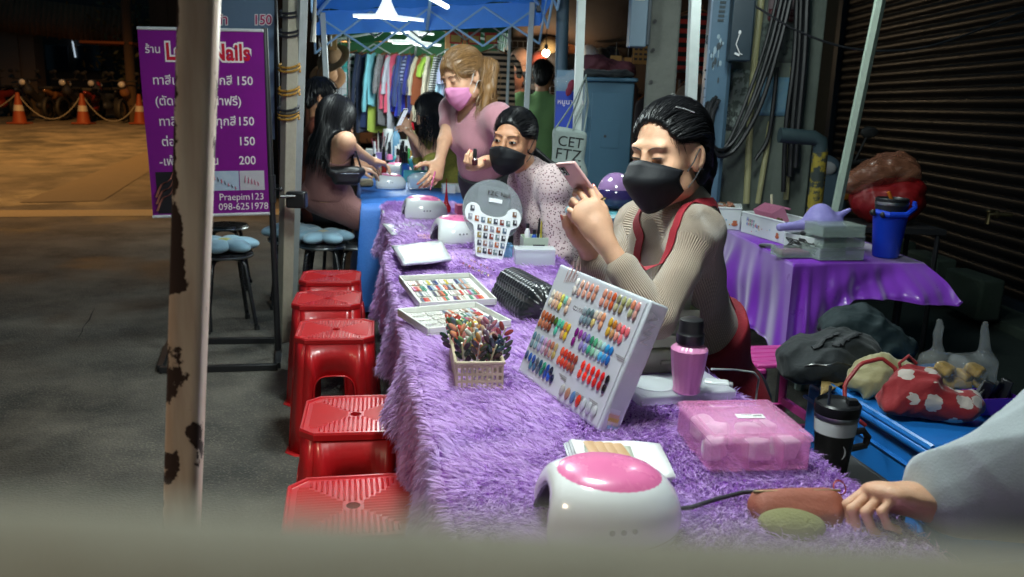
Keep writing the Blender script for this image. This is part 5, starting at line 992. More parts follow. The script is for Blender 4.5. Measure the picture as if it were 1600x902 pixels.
# ---- customer in dark patterned shirt behind her
def dark_customer(px, py, Y, label, shirt, f=(.9, .2, -.25), seat=True, res=.008, haircol=BLACKHAIR, trou=(.012, .012, .016), k=1.02, skin=SKIN2):
    H = Head(at(px, py, Y), f, k); c = H.c; fh = unit((f[0], f[1], 0)); sd = np.array((-fh[1], fh[0], 0))
    neck = c-Z_*.155-fh*.02; chest = neck-Z_*.19-fh*.02; waist = chest-Z_*.24-fh*.03; pel = waist-Z_*.19-fh*.02; shl = neck+sd*.175-Z_*.06; shr = neck-sd*.175-Z_*.06
    B = Body(H, sd, fh, neck, chest, waist, pel, shl, shr, False, .98); el = shl-Z_*.25+fh*.06+sd*.03; er = shr-Z_*.25+fh*.06-sd*.03; wl = el+fh*.21+Z_*.03-sd*.05; wr = er+fh*.21+Z_*.03+sd*.05
    t = thing('person', label, 'person', base_of(pel)); S = Sdf(); H.sdf(S); B.neckp(S); B.torso(S); B.arm(S, shl, el, wl); B.arm(S, shr, er, wr)
    hand(S, wl, fh-Z_*.1, -Z_-sd*.3, -sd+Z_*.2, .98); hand(S, wr, fh-Z_*.1, -Z_+sd*.3, sd+Z_*.2, .98); lg = []
    for sg in (.09, -.09):
        hp_ = pel+sd*sg
        if seat: kp = hp_+fh*.38; kp[2] = .52; an = kp-fh*.03; an[2] = .09
        else: kp = hp_*1.0; kp[2] = pel[2]*.53; kp += fh*.02; an = hp_*1.0; an[2] = .09
        lg.append((hp_, kp, an)); B.leg(S, hp_, kp, an); foot(S, an, fh)
    S.build('body', res, skin, t); features(S, H, t, open_=.5)
    G = Sdf(); B.torso(G, .014); B.arm(G, shl, el, wl, .018, upto=0); B.arm(G, shr, er, wr, .018, upto=0); G.plane(pel-Z_*.05, -Z_); G.disp = lambda P: .005*wob(P, 28); G.build('shirt', res, shirt, t)
    T = Sdf(); T.ell(pel, (.17, .15, .12), None, .05)
    for hp_, kp, an in lg: T.cap(hp_, kp, .09, .07, .05); T.cap(kp, an, .068, .06, .03)
    T.plane(pel+Z_*.03, Z_); T.build('trousers', res, mat('dark trousers %.3f' % trou[2], trou, .8), t)
    HS = Sdf(); H.hl = (0, .125, -.036, .100, .09, .112); H.hair(HS, .013); h = HS.build('hair', res*.8, haircol, t); mb = MB(); U = Sdf(); H.sdf(U); H.hair(U, .012)
    strands(U, scalp(H, 240, 15), lambda P, a: (P-H.p(0, -.04, .1))/.1-Z_[None]*.4, 8, .010, .002, .006, 3, out=mb); mb.build('hair_strands', haircol, h, world=True); return t
dark_customer(502, 152, 5.75, 'short haired customer in dark red patterned shirt behind the girl in pink', mat('dark red patterned shirt', C('#3a1512'), .8, vscale=40, col2='#7a3a22'))
dark_customer(848, 118, 7.2, 'person in green t-shirt standing with back to the stall among the hats', mat('green t-shirt', C('#6a8f5a'), .85, bump=.15), f=(.15, 1, -.15), seat=False, res=.010)
dark_customer(1097, 105, 6.6, 'dim figure in pale shirt behind the grey steel column', mat('pale grey shirt', C('#7a6a5c'), .85), f=(-.6, .8, -.1), seat=False, res=.011)

# ---- customer at the right edge: only a hand and grey hooded sleeve reach in
def hoodie_customer():
    sh = np.array((1.16, 1.02, 1.06)); el = at(1640, 775, 1.16); wr = at(1450, 786, 1.17); t = thing('person', 'person in grey hooded jacket reaching in with a clenched hand at right edge', 'person', (1.25, 1.0, 0))
    H = Head(sh+np.array((.16, -.16, .26)), (-.95, .2, -.2), 1.03); neck = sh+np.array((.14, -.16, .10)); chest = neck+np.array((.03, 0, -.2)); waist = chest-Z_*.24+X_*.04; pel = waist-Z_*.18
    B = Body(H, (0, -1, 0), (-1, 0, 0), neck, chest, waist, pel, sh+np.array((.06, -.34, 0)), sh, False, 1.0)
    S = Sdf(); H.sdf(S); B.neckp(S); B.torso(S); B.arm(S, sh, el, wr); tips = []
    shl = B.shl; l2 = shl+np.array((-.05, 0, -.26)); w2 = l2+np.array((-.2, .05, .02)); B.arm(S, shl, l2, w2)
    hand(S, w2, (-1, .1, 0), (0, .2, -1), (0, -1, 0), 1.0)
    hand(S, wr, at(1352, 772, 1.16)-wr+Z_*.008, (-.35, -.35, -.85), (.15, .9, .55), 1.02, (.80, .86, .92, .95), tips=tips, thumb=(.2, .8, .45), bend=1.0)
    for sg in (.09, -.09):
        hp_ = pel+B.side*sg; kp = hp_+np.array((-.36, 0, 0)); kp[2] = .5; an = kp+np.array((.03, 0, 0)); an[2] = .09; B.leg(S, hp_, kp, an); foot(S, an, (-1, 0, 0))
    S.build('body', .0045, SKIN, t); nails(tips, t, mat('bare nail', C('#cf9f88'), .25))
    gm = mat('grey jersey', C('#98a0a3'), .9, bump=.12, bscale=260, var=.07, sheen=.2); G = Sdf(); B.torso(G, .03); B.arm(G, sh, el, wr, .026, upto=.80, flare=.012); G.cap(at(1500, 770, 1.17), at(1660, 715, 1.13), .052, .110, .02); B.arm(G, shl, l2, w2, .026, upto=.8, flare=.006)
    G.cap(neck-Z_*.02+X_*.08, neck+Z_*.03+X_*.04, .10, .09, .03); G.disp = lambda P: .003*wob(P, 36)+.055*fold(P, 15, 4)+.012*fold(P+2, 40); G.build('hoodie', .005, gm, t)
    T = Sdf(); T.ell(pel, (.17, .15, .12), None, .05)
    for sg in (.09, -.09): hp_ = pel+B.side*sg; kp = hp_+np.array((-.36, 0, 0)); kp[2] = .5; T.cap(hp_, kp, .095, .075, .05); T.cap(kp, (kp[0]+.03, kp[1], .09), .07, .06, .03)
    T.build('trousers', .011, mat('dark jeans', (.02, .025, .04), .85), t); HS = Sdf(); H.hair(HS, .012); HS.build('hair', .008, BLACKHAIR, t)
hoodie_customer()
# ================================================================== TABLES, STOOLS AND WHAT STANDS ON THEM
TZ = .70; FZ = .712
def folding_table(name, label, a0, a1, b0, b1, h=TZ-.006, cat='table'):
    c = SF((a0+a1)/2, (b0+b1)/2); t = thing(name, label, cat, tuple(c), rotz=STALL); w, l = a1-a0, b1-b0; k = MB(); k.box((0, 0, h-.02), (w-.01, l-.01, .028)); k.build('tabletop', mat('white table board', (.5, .5, .5), .6), t, bevel=.004)
    for x in (-1, 1):
        for y in (-1, 1): k = MB(); k.tube([(x*(w/2-.06), y*(l/2-.12), h-.03), (x*(w/2-.05), y*(l/2-.08), .0)], .014, 8); k.build('leg', mat('black steel stand', (0, 0, 0)), t)
    for y in (-1, 1): k = MB(); k.tube([(-w/2+.055, y*(l/2-.09), .16), (w/2-.055, y*(l/2-.09), .16)], .010, 8); k.build('cross_bar', mat('black steel stand', (0, 0, 0)), t)
    return t
folding_table('folding_table', 'near folding table hidden under the shaggy purple cloth', .0, .655, -.40, 2.16)
folding_table('folding_table', 'narrower folding table under the far purple cloth', .0, .47, 2.24, 3.88)
folding_table('folding_table', 'folding table under the front half of the sparkling blue cloth', -.10, .63, 3.97, 4.92)
folding_table('folding_table', 'long folding table under the back half of the sparkling blue cloth', -.10, .35, 4.96, 7.95)
FUR = mat('lilac fur', C('#b983d8'), .72, var=.0, vscale=42, col2='#e0c2f0', sheen=.35); FURB = mat('purple fur backing', C('#8a48b0'), .9, bump=.5, bscale=160)
def fur_cloth(label, a0, a1, b0, b1, drop, dens, seed, ends=(True, True), rdrop=.16):
    """shaggy cloth: backing sheet with hanging sides plus a pile of separate hairs"""
    r = np.random.default_rng(seed); t = thing('shaggy_tablecloth', label, 'tablecloth', tuple(SF((a0+a1)/2, (b0+b1)/2, 0)))
    def side(s): return .018*math.sin(s*9+seed)+.012*math.sin(s*23+1.7*seed)
    def dl(s): return drop*(1+.16*math.sin(s*4.1+seed)+.10*math.sin(s*11+2))
    def surf(u, v):      # u across from left hem to right hem, v along
        b = b0+(b1-b0)*v; D = dl(b); R = rdrop; tot = D+(a1-a0)+R; q = u*tot
        if q < D: f = (D-q)/D; p = SF(a0-.012-.03*f-side(b)*f*1.6, b, FZ-.008-(D-q))
        elif q > D+(a1-a0): e = q-D-(a1-a0); p = SF(a1+.012+.04*e/R+side(b+3)*e/R, b, FZ-.008-e)
        else:
            a = a0+(q-D); p = SF(a, b, FZ+.002*math.sin(a*21)+.002*math.sin(b*17)); m = min(a-a0, a1-a); p[2] -= .008*max(0, 1-m/.02)**2
        return p
    k = MB(); k.grid(70, 60, surf); k.build('backing', FURB, t, world=True, angle=None)
    for e, v in ((ends[0], b0), (ends[1], b1)):
        if e: k = MB(); sg = -1 if v == b0 else 1; k.grid(30, 8, lambda u, w: SF(a0+(a1-a0)*u, v+sg*(.004+.03*w+.012*math.sin(u*22)*w), FZ-.008-drop*w)); k.build('end_flap', FURB, t, world=True, angle=None)
    # pile
    V = []; D0 = drop; n = int(dens*(a1-a0+drop+rdrop)*(b1-b0)); us = r.uniform(0, 1, n); vs = r.uniform(0, 1, n); P = np.array([surf(u, v) for u, v in zip(us, vs)]); e = 1e-3
    Pu = np.array([surf(min(1, u+.004), v) for u, v in zip(us, vs)])-P; N = np.cross(np.array(SF(0, 1)-SF(0, 0))[None], Pu)*-1; N /= np.linalg.norm(N, axis=1)[:, None]+1e-9; N = np.where((N[:, 2:3] < -.2), -N, N)
    top = P[:, 2] > FZ-.02; ang = 1.9*wob(P*np.array((1, 1, 0)), 8)+1.5*wob(P*np.array((1, 1, 0))+5, 40); fl = np.stack([np.cos(ang+3.6), np.sin(ang+3.6), 0*ang], 1)
    lay = np.where(top[:, None], fl*1.0+N*.55, np.array((0, 0, -1.))[None]+N*.5+fl*.25)+r.normal(size=(n, 3))*.33; lay /= np.linalg.norm(lay, axis=1)[:, None]
    dist = np.linalg.norm(P-np.array((0, 0, CAM_H)), axis=1); L = r.uniform(.012, .030, n)*(1+.1*(dist > 3)); wd = np.clip(.00062*dist, .0009, .0026)*r.uniform(.7, 1.3, n); sd = np.cross(lay, N+r.normal(size=(n, 3))*.4); sd /= np.linalg.norm(sd, axis=1)[:, None]
    bend = np.where(top[:, None], fl*.5-N*.12, np.array((0, 0, -.5))[None])*L[:, None]*.5; q0 = P; q1 = P+lay*L[:, None]*.55; q2 = P+lay*L[:, None]+bend
    W_ = sd*wd[:, None]; V = np.stack([q0-W_, q0+W_, q1+W_*.75, q1-W_*.75, q2], 1).reshape(-1, 3); V[:, 2] = np.maximum(V[:, 2], .02); o5 = np.arange(n)*5; L1 = np.stack([o5, o5+1, o5+2, o5+3], 1); L2 = np.stack([o5+3, o5+2, o5+4], 1)
    me = bpy.data.meshes.new('pile'); Vl = to_local(V, t); me.vertices.add(len(Vl)); me.vertices.foreach_set('co', Vl.astype(np.float32).ravel()); me.loops.add(7*n); me.loops.foreach_set('vertex_index', np.concatenate([L1.ravel(), L2.ravel()]).astype(np.int32)); me.polygons.add(2*n); me.polygons.foreach_set('loop_start', np.concatenate([np.arange(n)*4, 4*n+np.arange(n)*3]).astype(np.int32)); me.update(calc_edges=True); me.validate()
    o = link('pile', me, FUR, t, True, None); tag(o, kind='stuff'); return t
fur_cloth('shaggy lilac purple tablecloth on the near table with the colour chart', -.005, .665, -.41, 2.17, .26, 88000, 1)
fur_cloth('shaggy lilac purple tablecloth on the far table with the bear chart', .035, .478, 2.235, 3.90, .22, 40000, 2)
def blue_cloth():
    t = thing('blue_tablecloth', 'sparkling blue cloth hanging to the floor over the farthest table', 'tablecloth', tuple(SF(.27, 5.4))); a0, a1, b0, b1 = -.11, .64, 3.96, 7.97; m = mat('blue glitter cloth', C('#1f58b0'), .55, vscale=160, col2='#4f8fe0', bump=.25, bscale=200)
    rim = [(a0, b1), (a0, b0), (a1, b0), (a1, 4.94), (.36, 4.95), (.36, b1)]; k = MB(); k.add([SF(*q, TZ) for q in rim], [tuple(range(6))]); seg = []
    for (p, q) in zip(rim[:-1], rim[1:]): seg += [tuple(np.array(p)+(np.array(q)-np.array(p))*u) for u in np.linspace(0, 1, 24)]
    n = len(seg); cx = np.array((.14, 5.0))
    def fn(u, v):
        i = u*(n-1); j = min(int(i), n-2); p = np.array(seg[j])*(1-(i-j))+np.array(seg[j+1])*(i-j); o = p-cx; o = o/np.linalg.norm(o); f = math.sin(i*.62)*.035+math.sin(i*1.4+1)*.018; d = .02*(v > 0)+v*(.10+f); z = TZ-v*.66
        if abs(i-23.5) < 5: d += .08*v*(1-abs(i-23.5)/5)
        return SF(*(p+o*d), z)
    k.grid(n*2, 14, fn); k.build('cloth', m, t, world=True, angle=60, solid=.003)
blue_cloth()

# ---- red plastic stools
REDP = mat('red plastic', C('#c2101a'), .32, col2='#a81e20', vscale=9, coat=.22, bump=.03, bscale=40)
def red_stool():
    t = thing('red_stool', '', 'stool', (0, 0, 0), 'red plastic stools along the purple table'); h = .45; wt, wb, cc = .142, .172, .042
    def P(v, u, side, out=0.0):   # v height 0..1, u -1..1 along a side
        w = wb+(wt-wb)*v+out; c = cc*(1-.15*v); x = u*(w-c); a = side*PI/2; p = np.array((x, -w, v*(h-.012))); return np.array((p[0]*math.cos(a)-p[1]*math.sin(a), p[0]*math.sin(a)+p[1]*math.cos(a), p[2]))
    k = MB()
    for s in range(4):
        lw = .62; prof = []  # arch opening: straight jambs, rounded head
        jam = [(-lw, v) for v in np.linspace(0, .50, 6)]; arc = [(-lw*math.copysign(abs(math.cos(a))**.55, math.cos(a)), .50+.20*math.sin(a)**.6) for a in np.linspace(0, PI, 15)][1:-1]; arc = [(max(-lw, min(lw, x*1.0)), y) for x, y in arc]; inn = jam+arc+[(lw, v) for v in np.linspace(.50, 0, 6)]
        m = len(inn); out = []
        for i, (x, y) in enumerate(inn):
            q = i/(m-1); out.append((-1, y) if i < 6 else (1, y) if i >= m-6 else (-1+2*(i-6)/(m-13), 1.0))
        out[6] = (-1, .80); out[m-7] = (1, .80)
        vi = [P(y, x, s) for x, y in inn]; vo = [P(y, x, s) for x, y in out]; k.add(vi+vo+[P(1, -1, s), P(1, 1, s)], [(m+i, m+i+1, i+1, i) for i in range(m-1)]+[(m+6, 2*m, m+7), (m+m-7, m+m-8, 2*m+1)])
        vr = [P(y, x, s, .010) for x, y in inn]; k.add(vi+vr, [(i, i+1, m+i+1, m+i) for i in range(m-1)])
        # corner facet between this side and the next
        k.add([P(v, 1, s) for v in np.linspace(0, 1, 5)]+[P(v, -1, s+1) for v in np.linspace(0, 1, 5)], [(i, 5+i, 6+i, i+1) for i in range(4)])
        k.add([P(0, lw, s), P(0, 1, s), P(0, -1, s+1), P(0, -lw, s+1)]+[q+np.array((0, 0, 0)) for q in (P(0, lw, s, .014), P(0, 1.0, s, .018), P(0, -1.0, s+1, .018), P(0, -lw, s+1, .014))], [(0, 1, 5, 4), (1, 2, 6, 5), (2, 3, 7, 6)])
    k.build('legs_shell', REDP, t, angle=50, solid=.004)
    k = MB(); w = wt+.006; c = cc*.95; oc = [(w-c, -w), (w, -w+c), (w, w-c), (w-c, w), (-w+c, w), (-w, w-c), (-w, -w+c), (-w+c, -w)]; hs = [(.016*math.cos(a), .016*math.sin(a)) for a in np.arange(16)*PI/8]
    rings = [[(x*1.0, y, h-.022) for x, y in oc], [(x*1.005, y*1.005, h-.006) for x, y in oc], [(x*.985, y*.985, h) for x, y in oc], [(x*.955, y*.955, h), ] if False else [(x*.95, y*.95, h) for x, y in oc], [(x*.93, y*.93, h-.004) for x, y in oc]]
    V = sum(rings, []); F = [(r_*8+i, r_*8+(i+1) % 8, (r_+1)*8+(i+1) % 8, (r_+1)*8+i) for r_ in range(4) for i in range(8)]; n0 = len(V); V += [(x, y, h-.004) for x, y in hs]+[(x, y, h-.03) for x, y in hs]; F += [(n0+i, n0+16+i, n0+16+(i+1) % 16, n0+(i+1) % 16) for i in range(16)]
    q = 4*8
    idx = {7: 12, 0: 13.5}
    for i in range(8):     # annulus from octagon to the centre hole
        a0 = math.atan2(oc[i][1], oc[i][0]); a1 = math.atan2(oc[(i+1) % 8][1], oc[(i+1) % 8][0]); j0 = int(round(a0/(PI/8))) % 16; j1 = int(round(a1/(PI/8))) % 16; js = [j0]
        while js[-1] != j1: js.append((js[-1]+1) % 16)
        F.append(tuple([q+i, q+(i+1) % 8]+[n0+j for j in js[::-1]]))
    k.add(V, F); rr = wt*.93-.006
    for s in range(4):     # ribs: four fields, each ribbed at right angles to its edge
        a = s*PI/2; R = rotm(0, 0, a)
        for x in np.arange(-rr+.008, rr, .0125):
            y0 = -rr+max(0, abs(x)-(rr-c*.9)); y1 = -max(abs(x)+.004, .022)
            if y1-y0 < .008: continue
            k.add([R @ np.array(v) for v in ((x-.0040, y0, h-.0045), (x+.0040, y0, h-.0045), (x+.0040, y1, h-.0045), (x-.0040, y1, h-.0045), (x, y0+.002, h-.0003), (x, y1-.002, h-.0003))], [(0, 1, 4), (1, 2, 5, 4), (2, 3, 5), (3, 0, 4, 5)])
    k.build('seat', REDP, t, angle=25); return t
rs = red_stool(); lab = ['nearest red plastic stool, its ribbed top half lost in the blur', 'second nearest red stool, lower than the one behind it, ribbed top in full view', 'red plastic stool in the middle of the row with open arch in front', 'second farthest red stool with paper sticker on its front', 'farthest red stool with paper sticker, beside the blue cloth']
for i, (px, py, rz) in enumerate(((552, 787, -.20), (556, 645, -.16), (525, 513, -.16), (512, 465, -.15), (517, 431, -.15))):
    o = rs if i == 0 else copy_tree(rs); p = on_h(px, py, .45); o.location = (p[0], p[1], 0); o.rotation_euler = (0, 0, -rz); o['label'] = lab[i]; BASE[o.name] = (np.array((p[0], p[1], 0)), -rz)
    if i >= 3:
        k = MB(); k.box((.02, -.1495, .398), (.072, .002, .045), rotm(-.065, 0, 0)); st = k.build('sticker', mat('blue paper sticker', C('#2b6da6'), .6), o); k = MB(); k.box((.055, -.1515, .398), (.042, .002, .042), rotm(-.065, 0, 0)); k.build('sticker_panel', mat('worn paper', C('#b5aca0'), .7, vscale=60, col2='#6b5a4c'), st)
# ---- black round stools, flower cushions
BST = mat('black stool enamel', (.016, .017, .019), .28, coat=.3); FLW = mat('pale blue plush', C('#9cc4d8'), .95, bump=.3, bscale=160, sheen=.5, var=.06); FLY = mat('yellow plush', C('#c9c65c'), .95, bump=.3, bscale=160, sheen=.5)
def round_stool(p, label, rz=0.0, h=.45, orange=False):
    t = thing('round_stool', label, 'stool', (p[0], p[1], 0), 'black round stools', rz); k = MB(); k.lathe([(.0, h-.035), (.135, h-.035), (.150, h-.026), (.155, h-.012), (.148, h-.002), (.0, h)], 36); k.build('seat', BST, t)
    k = MB(); k.lathe([(.150, h-.032), (.158, h-.022), (.150, h-.012)], 36, cap=False); k.build('steel_rim', mat('brushed steel', (.45, .46, .47), .3, metal=1), t)
    for i in range(4):
        a = PI/4+i*PI/2; c, s = math.cos(a), math.sin(a); k = MB(); k.tube([(c*.05, s*.05, h-.04), (c*.105, s*.105, h-.045), (c*.128, s*.128, h-.075), (c*.19, s*.19, .018)], .0125, 10); l = k.build('leg', BST, t); k = MB(); k.tube([(c*.1915, s*.1915, .025), (c*.193, s*.193, 0)], .016, 10); k.build('rubber_foot', mat('black rubber', (.012, .012, .012), .7), l)
    return t
def flower(p, z, label, n=6, r=.145, yel=True, rz=0.0, white=False):
    t = thing('flower_cushion', label, 'cushion', (p[0], p[1], z), 'flower shaped cushions', rz)
    for i in range(n):
        a = i*2*PI/n; S = Sdf(); M = rotm(0, .10, a); S.ell(M @ np.array((r*.72, 0, .018))+np.array((0, 0, .034)), (.088, .062, .036), M, 0); S.ell(M @ np.array((r*.35, 0, .0))+np.array((0, 0, .03)), (.06, .04, .024), M, .02); S.disp = lambda P: .002*wob(P, 60)
        S.build('petal', .008, FLW, t, world=False)
    S = Sdf(); S.ell((0, 0, .05), (.05, .05, .026), None, 0); S.build('centre', .007, FLY if yel else mat('cream plush', C('#d8d2b8'), .95, bump=.3, bscale=160), t, world=False)
p = on_h(352, 392, .45); round_stool(p, 'black round stool under the flower cushion nearest the rusted post', .5); flower(p, .45, 'pale blue flower cushion with yellow centre beside the rusted post', rz=.5)
p = on_h(352, 350, .45); round_stool(p, 'bare black round stool behind the purple banner', .2)
p = on_h(505, 378, .45); round_stool(p, 'black round stool under the middle flower cushion', .1); flower(p+np.array((.0, 0, 0)), .45, 'pale blue flower cushion in front of the seated girl', yel=False, rz=.2)
p = on_h(520, 344, .47); round_stool(p, 'black round stool at the corner of the blue cloth under a flower cushion', .6, .46); flower(p, .46, 'pale blue flower cushion close to the blue cloth', yel=False, rz=.7)
p = on_h(468, 372, .45); flower(p+np.array((-.06, .05, 0)), .45, 'pale blue flower cushion half hidden behind the white tent posts', yel=False, rz=.4); round_stool(p+np.array((-.06, .05, 0)), 'black round stool behind the white tent posts', .3)
round_stool(np.array((-1.00, 5.25)), 'black round stool the girl in pink sits on', .3, .44)
round_stool((-1.35, 5.8), 'black round stool of the customer behind the girl in pink', .3, .44); round_stool((.62, 2.26), 'black round stool under the woman in the red apron', .2, .47); round_stool((.26, 3.34), 'black round stool under the woman in the floral blouse', .2, .45); round_stool((-.43, 6.0), 'black round stool under the long haired woman with the phone', .2, .44); round_stool((1.30, 1.0), 'black round stool at the near right corner of the table', .2, .44)

# ---- UV lamps
WPL = mat('white glossy plastic', (.74, .76, .77), .16, var=.03, coat=.4); PKL = mat('pink lamp lid', C('#dd70a2'), .28, coat=.2, var=.05); DKI = mat('dark lamp inside', (.06, .055, .07), .35)
def uv_lamp(p, yaw, label, L=.21, Wd=.17, Hh=.105, res=.0035):
    t = thing('nail_lamp', label, 'nail lamp', tuple(p), 'white and pink nail lamps', yaw); S = Sdf(); S.ell((0, 0, -.005), (L/2, Wd/2, Hh+.005), None, 0); S.ell((0, 0, Hh*.30), (L/2*1.03, Wd/2*1.04, Hh*.62), None, .03); S.plane((0, 0, 0), (0, 0, -1), k=.006); S.plane((-L*.40, 0, Hh*.3), (-1, 0, .28), k=.010); S.plane((0, 0, Hh*.93), (0, 0, 1), k=.03)
    T = .012; S.ell((-L*.46, 0, -.004), (L*.60, Wd*.36, Hh*.66), None, .006, op='-'); S.build('housing', res, WPL, t, world=False)
    I = Sdf(); I.ell((-L*.43, 0, -.003), (L*.61, Wd*.375, Hh*.68), None, 0); I.ell((-L*.46, 0, -.004), (L*.585, Wd*.345, Hh*.645), None, .0, op='-'); I.plane((-L*.36, 0, Hh*.3), (-1, 0, .28), k=.002); I.plane((0, 0, .001), (0, 0, -1), k=.001); I.build('inner_lining', res, DKI, t, world=False)
    c = Sdf(); e = Hh*.955; c.ell((L*.055, 0, -.005), (L/2*1.0, Wd/2*1.02, Hh+.009), None, 0); c.box((0, 0, Hh), (L*.34+L*.0, Wd*.5, Hh*.5), None, .001, .0, op='&') if False else None
    V = []; n = 40; k = MB()
    def top(u, v):
        a = 2*PI*u; x = L*.05+L*.345*v*math.cos(a); y = Wd*.36*v*math.sin(a); o = np.array([[x, y, Hh*1.3]])
        for _ in range(40): o[:, 2] -= max(S.eval(o)[0], 0)*.7
        return np.array((x, y, o[0, 2]+.0022-.0022*max(0, (v-.93)/.07)))
    k.grid(n, 8, top); k.build('lid', PKL, t, angle=None)
    k = MB(); P = []
    for a in np.linspace(-2.2, 2.2, 40):
        q = np.array([[L*.52*math.cos(a), Wd*.56*math.sin(a), .016]]); d = -np.array((math.cos(a), math.sin(a), 0))
        for _ in range(20): q = q+d*max(S.eval(q)[0], 0)*.8
        P.append(q[0])
    k.tube(P, .0009, 5); k.build('seam', mat('grey plastic', (.2, .2, .21), .4), t)
    for j in range(3):
        q = np.array([[.016*(j-1)+L*.05, -Wd*.62, Hh*.40]])
        for _ in range(20): q[:, 1] += max(S.eval(q)[0], 0)*.8
        k = MB(); k.ball(q[0], (.0045, .0018, .0045), 10); k.build('button', mat('grey plastic', (0, 0, 0)), t)
    return t
uv_lamp(on_h(937, 795, .745)*np.array((1, 1, 0))+Z_*.715, .12, 'nearest white nail lamp with big pink lid at bottom centre', .225, .185, .112)
uv_lamp(on_h(708, 383, FZ)*1.0+np.array((0, .06, 0)), .35, 'white nail lamp with pink lid just left of the bear chart', .24, .2, .135, .006)
uv_lamp(on_h(657, 344, FZ)+np.array((0, .06, 0)), .25, 'white nail lamp with open dark mouth on the far purple cloth', .26, .21, .135, .007)
uv_lamp(on_h(605, 296, TZ)+np.array((.0, .07, .002)), .15, 'white nail lamp at the near edge of the blue table', .24, .19, .12, .008)
uv_lamp(on_h(613, 278, TZ)+np.array((.02, .1, .002)), .15, 'second white nail lamp on the blue table behind the first', .26, .2, .13, .009)
CLEAR = mat('clear plastic', (.80, .86, .90), .12, alpha=.40, var=.03, spec=.6); CLEAR2 = mat('milky plastic', (.74, .79, .80), .3, alpha=.42, var=.06); BLUECLR = mat('pale blue clear plastic', C('#7fb4d8'), .25, alpha=.55); PINKCLR = mat('pink clear plastic', C('#f2a0d2'), .22, alpha=.32, var=.05, spec=.6)
def open_box(k, w, d, h, th=.002, z=0.0, M=None, t=None):
    k.box((0, 0, z+th/2), (w, d, th), M, t)
    for x in (-1, 1): k.box((x*(w-th)/2, 0, z+th+(h-th)/2), (th, d, h-th), M, t)
    for y in (-1, 1): k.box((0, y*(d-th)/2, z+th+(h-th)/2), (w-2*th, th, h-th), M, t)
def quad_frame(F0, F1, B0):
    x = F1-F0; x[2] = 0; w = np.linalg.norm(x); y = B0-F0; y[2] = 0; yaw = math.atan2(x[1], x[0]); x = x/w; n = np.array((-x[1], x[0], 0)); d = float(y @ n); return (F0+F1)/2+n*d/2, yaw, w, d
# ---- pink box with cotton pads
F0, F1, B0 = on_h(1108, 742, FZ), on_h(1262, 738, FZ), on_h(1046, 632, FZ+.062); c, yaw, w, d = quad_frame(F0, F1, B0); hgt = .064
t = thing('pink_box', 'translucent pink lidded box of cotton pads at right end of purple cloth', 'box', (c[0], c[1], FZ+.004), rotz=yaw); k = MB(); open_box(k, w, d, hgt-.012); k.build('box_body', PINKCLR, t, bevel=.003)
k = MB(); k.box((0, 0, hgt-.006), (w+.008, d+.008, .012)); k.build('lid', PINKCLR, t, bevel=.004); k = MB(); k.tube([(x*(w/2-.006), y*(d/2-.006), hgt+.001) for x, y in ((-1, -1), (1, -1), (1, 1), (-1, 1), (-1, -1))], .0022, 6); k.build('lid_rim', PINKCLR, t)
k = MB(); k.lathe([(.04, hgt+.0005), (.043, hgt+.003), (.046, hgt+.0005)], 24, np.diag((1, .35, 1)), (-.03, d*.30, 0), cap=False); k.build('thumb_grip', PINKCLR, t)
for x in (-w*.12, w*.24): k = MB(); k.box((x, 0, hgt*.42), (.0016, d-.006, hgt*.72)); k.build('divider', PINKCLR, t)
k = MB(); k.box((.016, d*.02, hgt+.0012), (.052, .019, .0012), rotm(0, 0, -.05)); st = k.build('label_sticker', mat('white paper', (.72, .72, .72), .6), t)
for i in range(9): k = MB(); k.box((.002+.0042*i, d*.02+(.004 if i < 5 else -.001), hgt+.0022), (.0012 if i < 5 else .003, .004, .0006)); k.build('print_mark', mat('dark print', (.03, .02, .02), .6), st)
COT = mat('cotton wool', (.80, .78, .80), .95, bump=.4, bscale=120, sheen=.3); r = np.random.default_rng(8); c0 = c.copy()
for i, (x, y) in enumerate(((-.062, -.035), (-.035, .02), (.008, -.042), (.02, .015), (-.05, .045), (.06, -.038), (.055, .03))):
    R2 = rotm(0, 0, yaw); q = c+R2 @ np.array((x*w/.17, y*d/.15, 0)); q[2] = FZ+.008; S = Sdf(); S.box((0, 0, .02), (.020, .018, .019), rotm(.1*r.normal(), .1, r.uniform(0, 1)), .006); S.disp = lambda P: .005*wob(P+i, 110); u = thing('cotton_pad', 'white cotton pad stack inside the pink box', 'cotton pads', tuple(q), 'cotton pads in the pink box', yaw); S.build('pads', .004, COT, u, world=False)
# ---- pump bottle on a clear flat case, adapter with cable, drawers behind the chart
F0, F1, B0 = on_h(1000, 640, FZ), on_h(1150, 628, FZ), on_h(1000, 590, FZ+.02); c, yaw, w, d = quad_frame(F0, F1, B0); t = thing('flat_case', 'clear flat plastic case under the pink pump bottle', 'case', (c[0], c[1], FZ+.004), rotz=yaw); k = MB(); k.box((0, 0, .011), (w, d, .022)); k.build('case_body', CLEAR2, t, bevel=.004); k = MB(); k.lathe([(.045, .0225), (.048, .025), (.04, .028), (0, .029)], 28, None, (-.05, 0, 0)); k.build('round_lid', CLEAR2, t)
c = on_h(1072, 612, FZ+.027); s = .107*1.95/1.3*.0+1.0; t = thing('pump_bottle', 'fluted pink pump bottle with black top', 'bottle', tuple(c)); k = MB(); k.lathe([(.026, 0), (.0285, .003), (.0285, .006), (.027, .010), (.033, .045), (.0375, .085), (.0385, .094), (.034, .100), (.022, .107), (.022, .112)], 64, flute=16, famp=.025); k.build('bottle_body', mat('pink bottle plastic', C('#d588b4'), .32, coat=.2, var=.04), t)
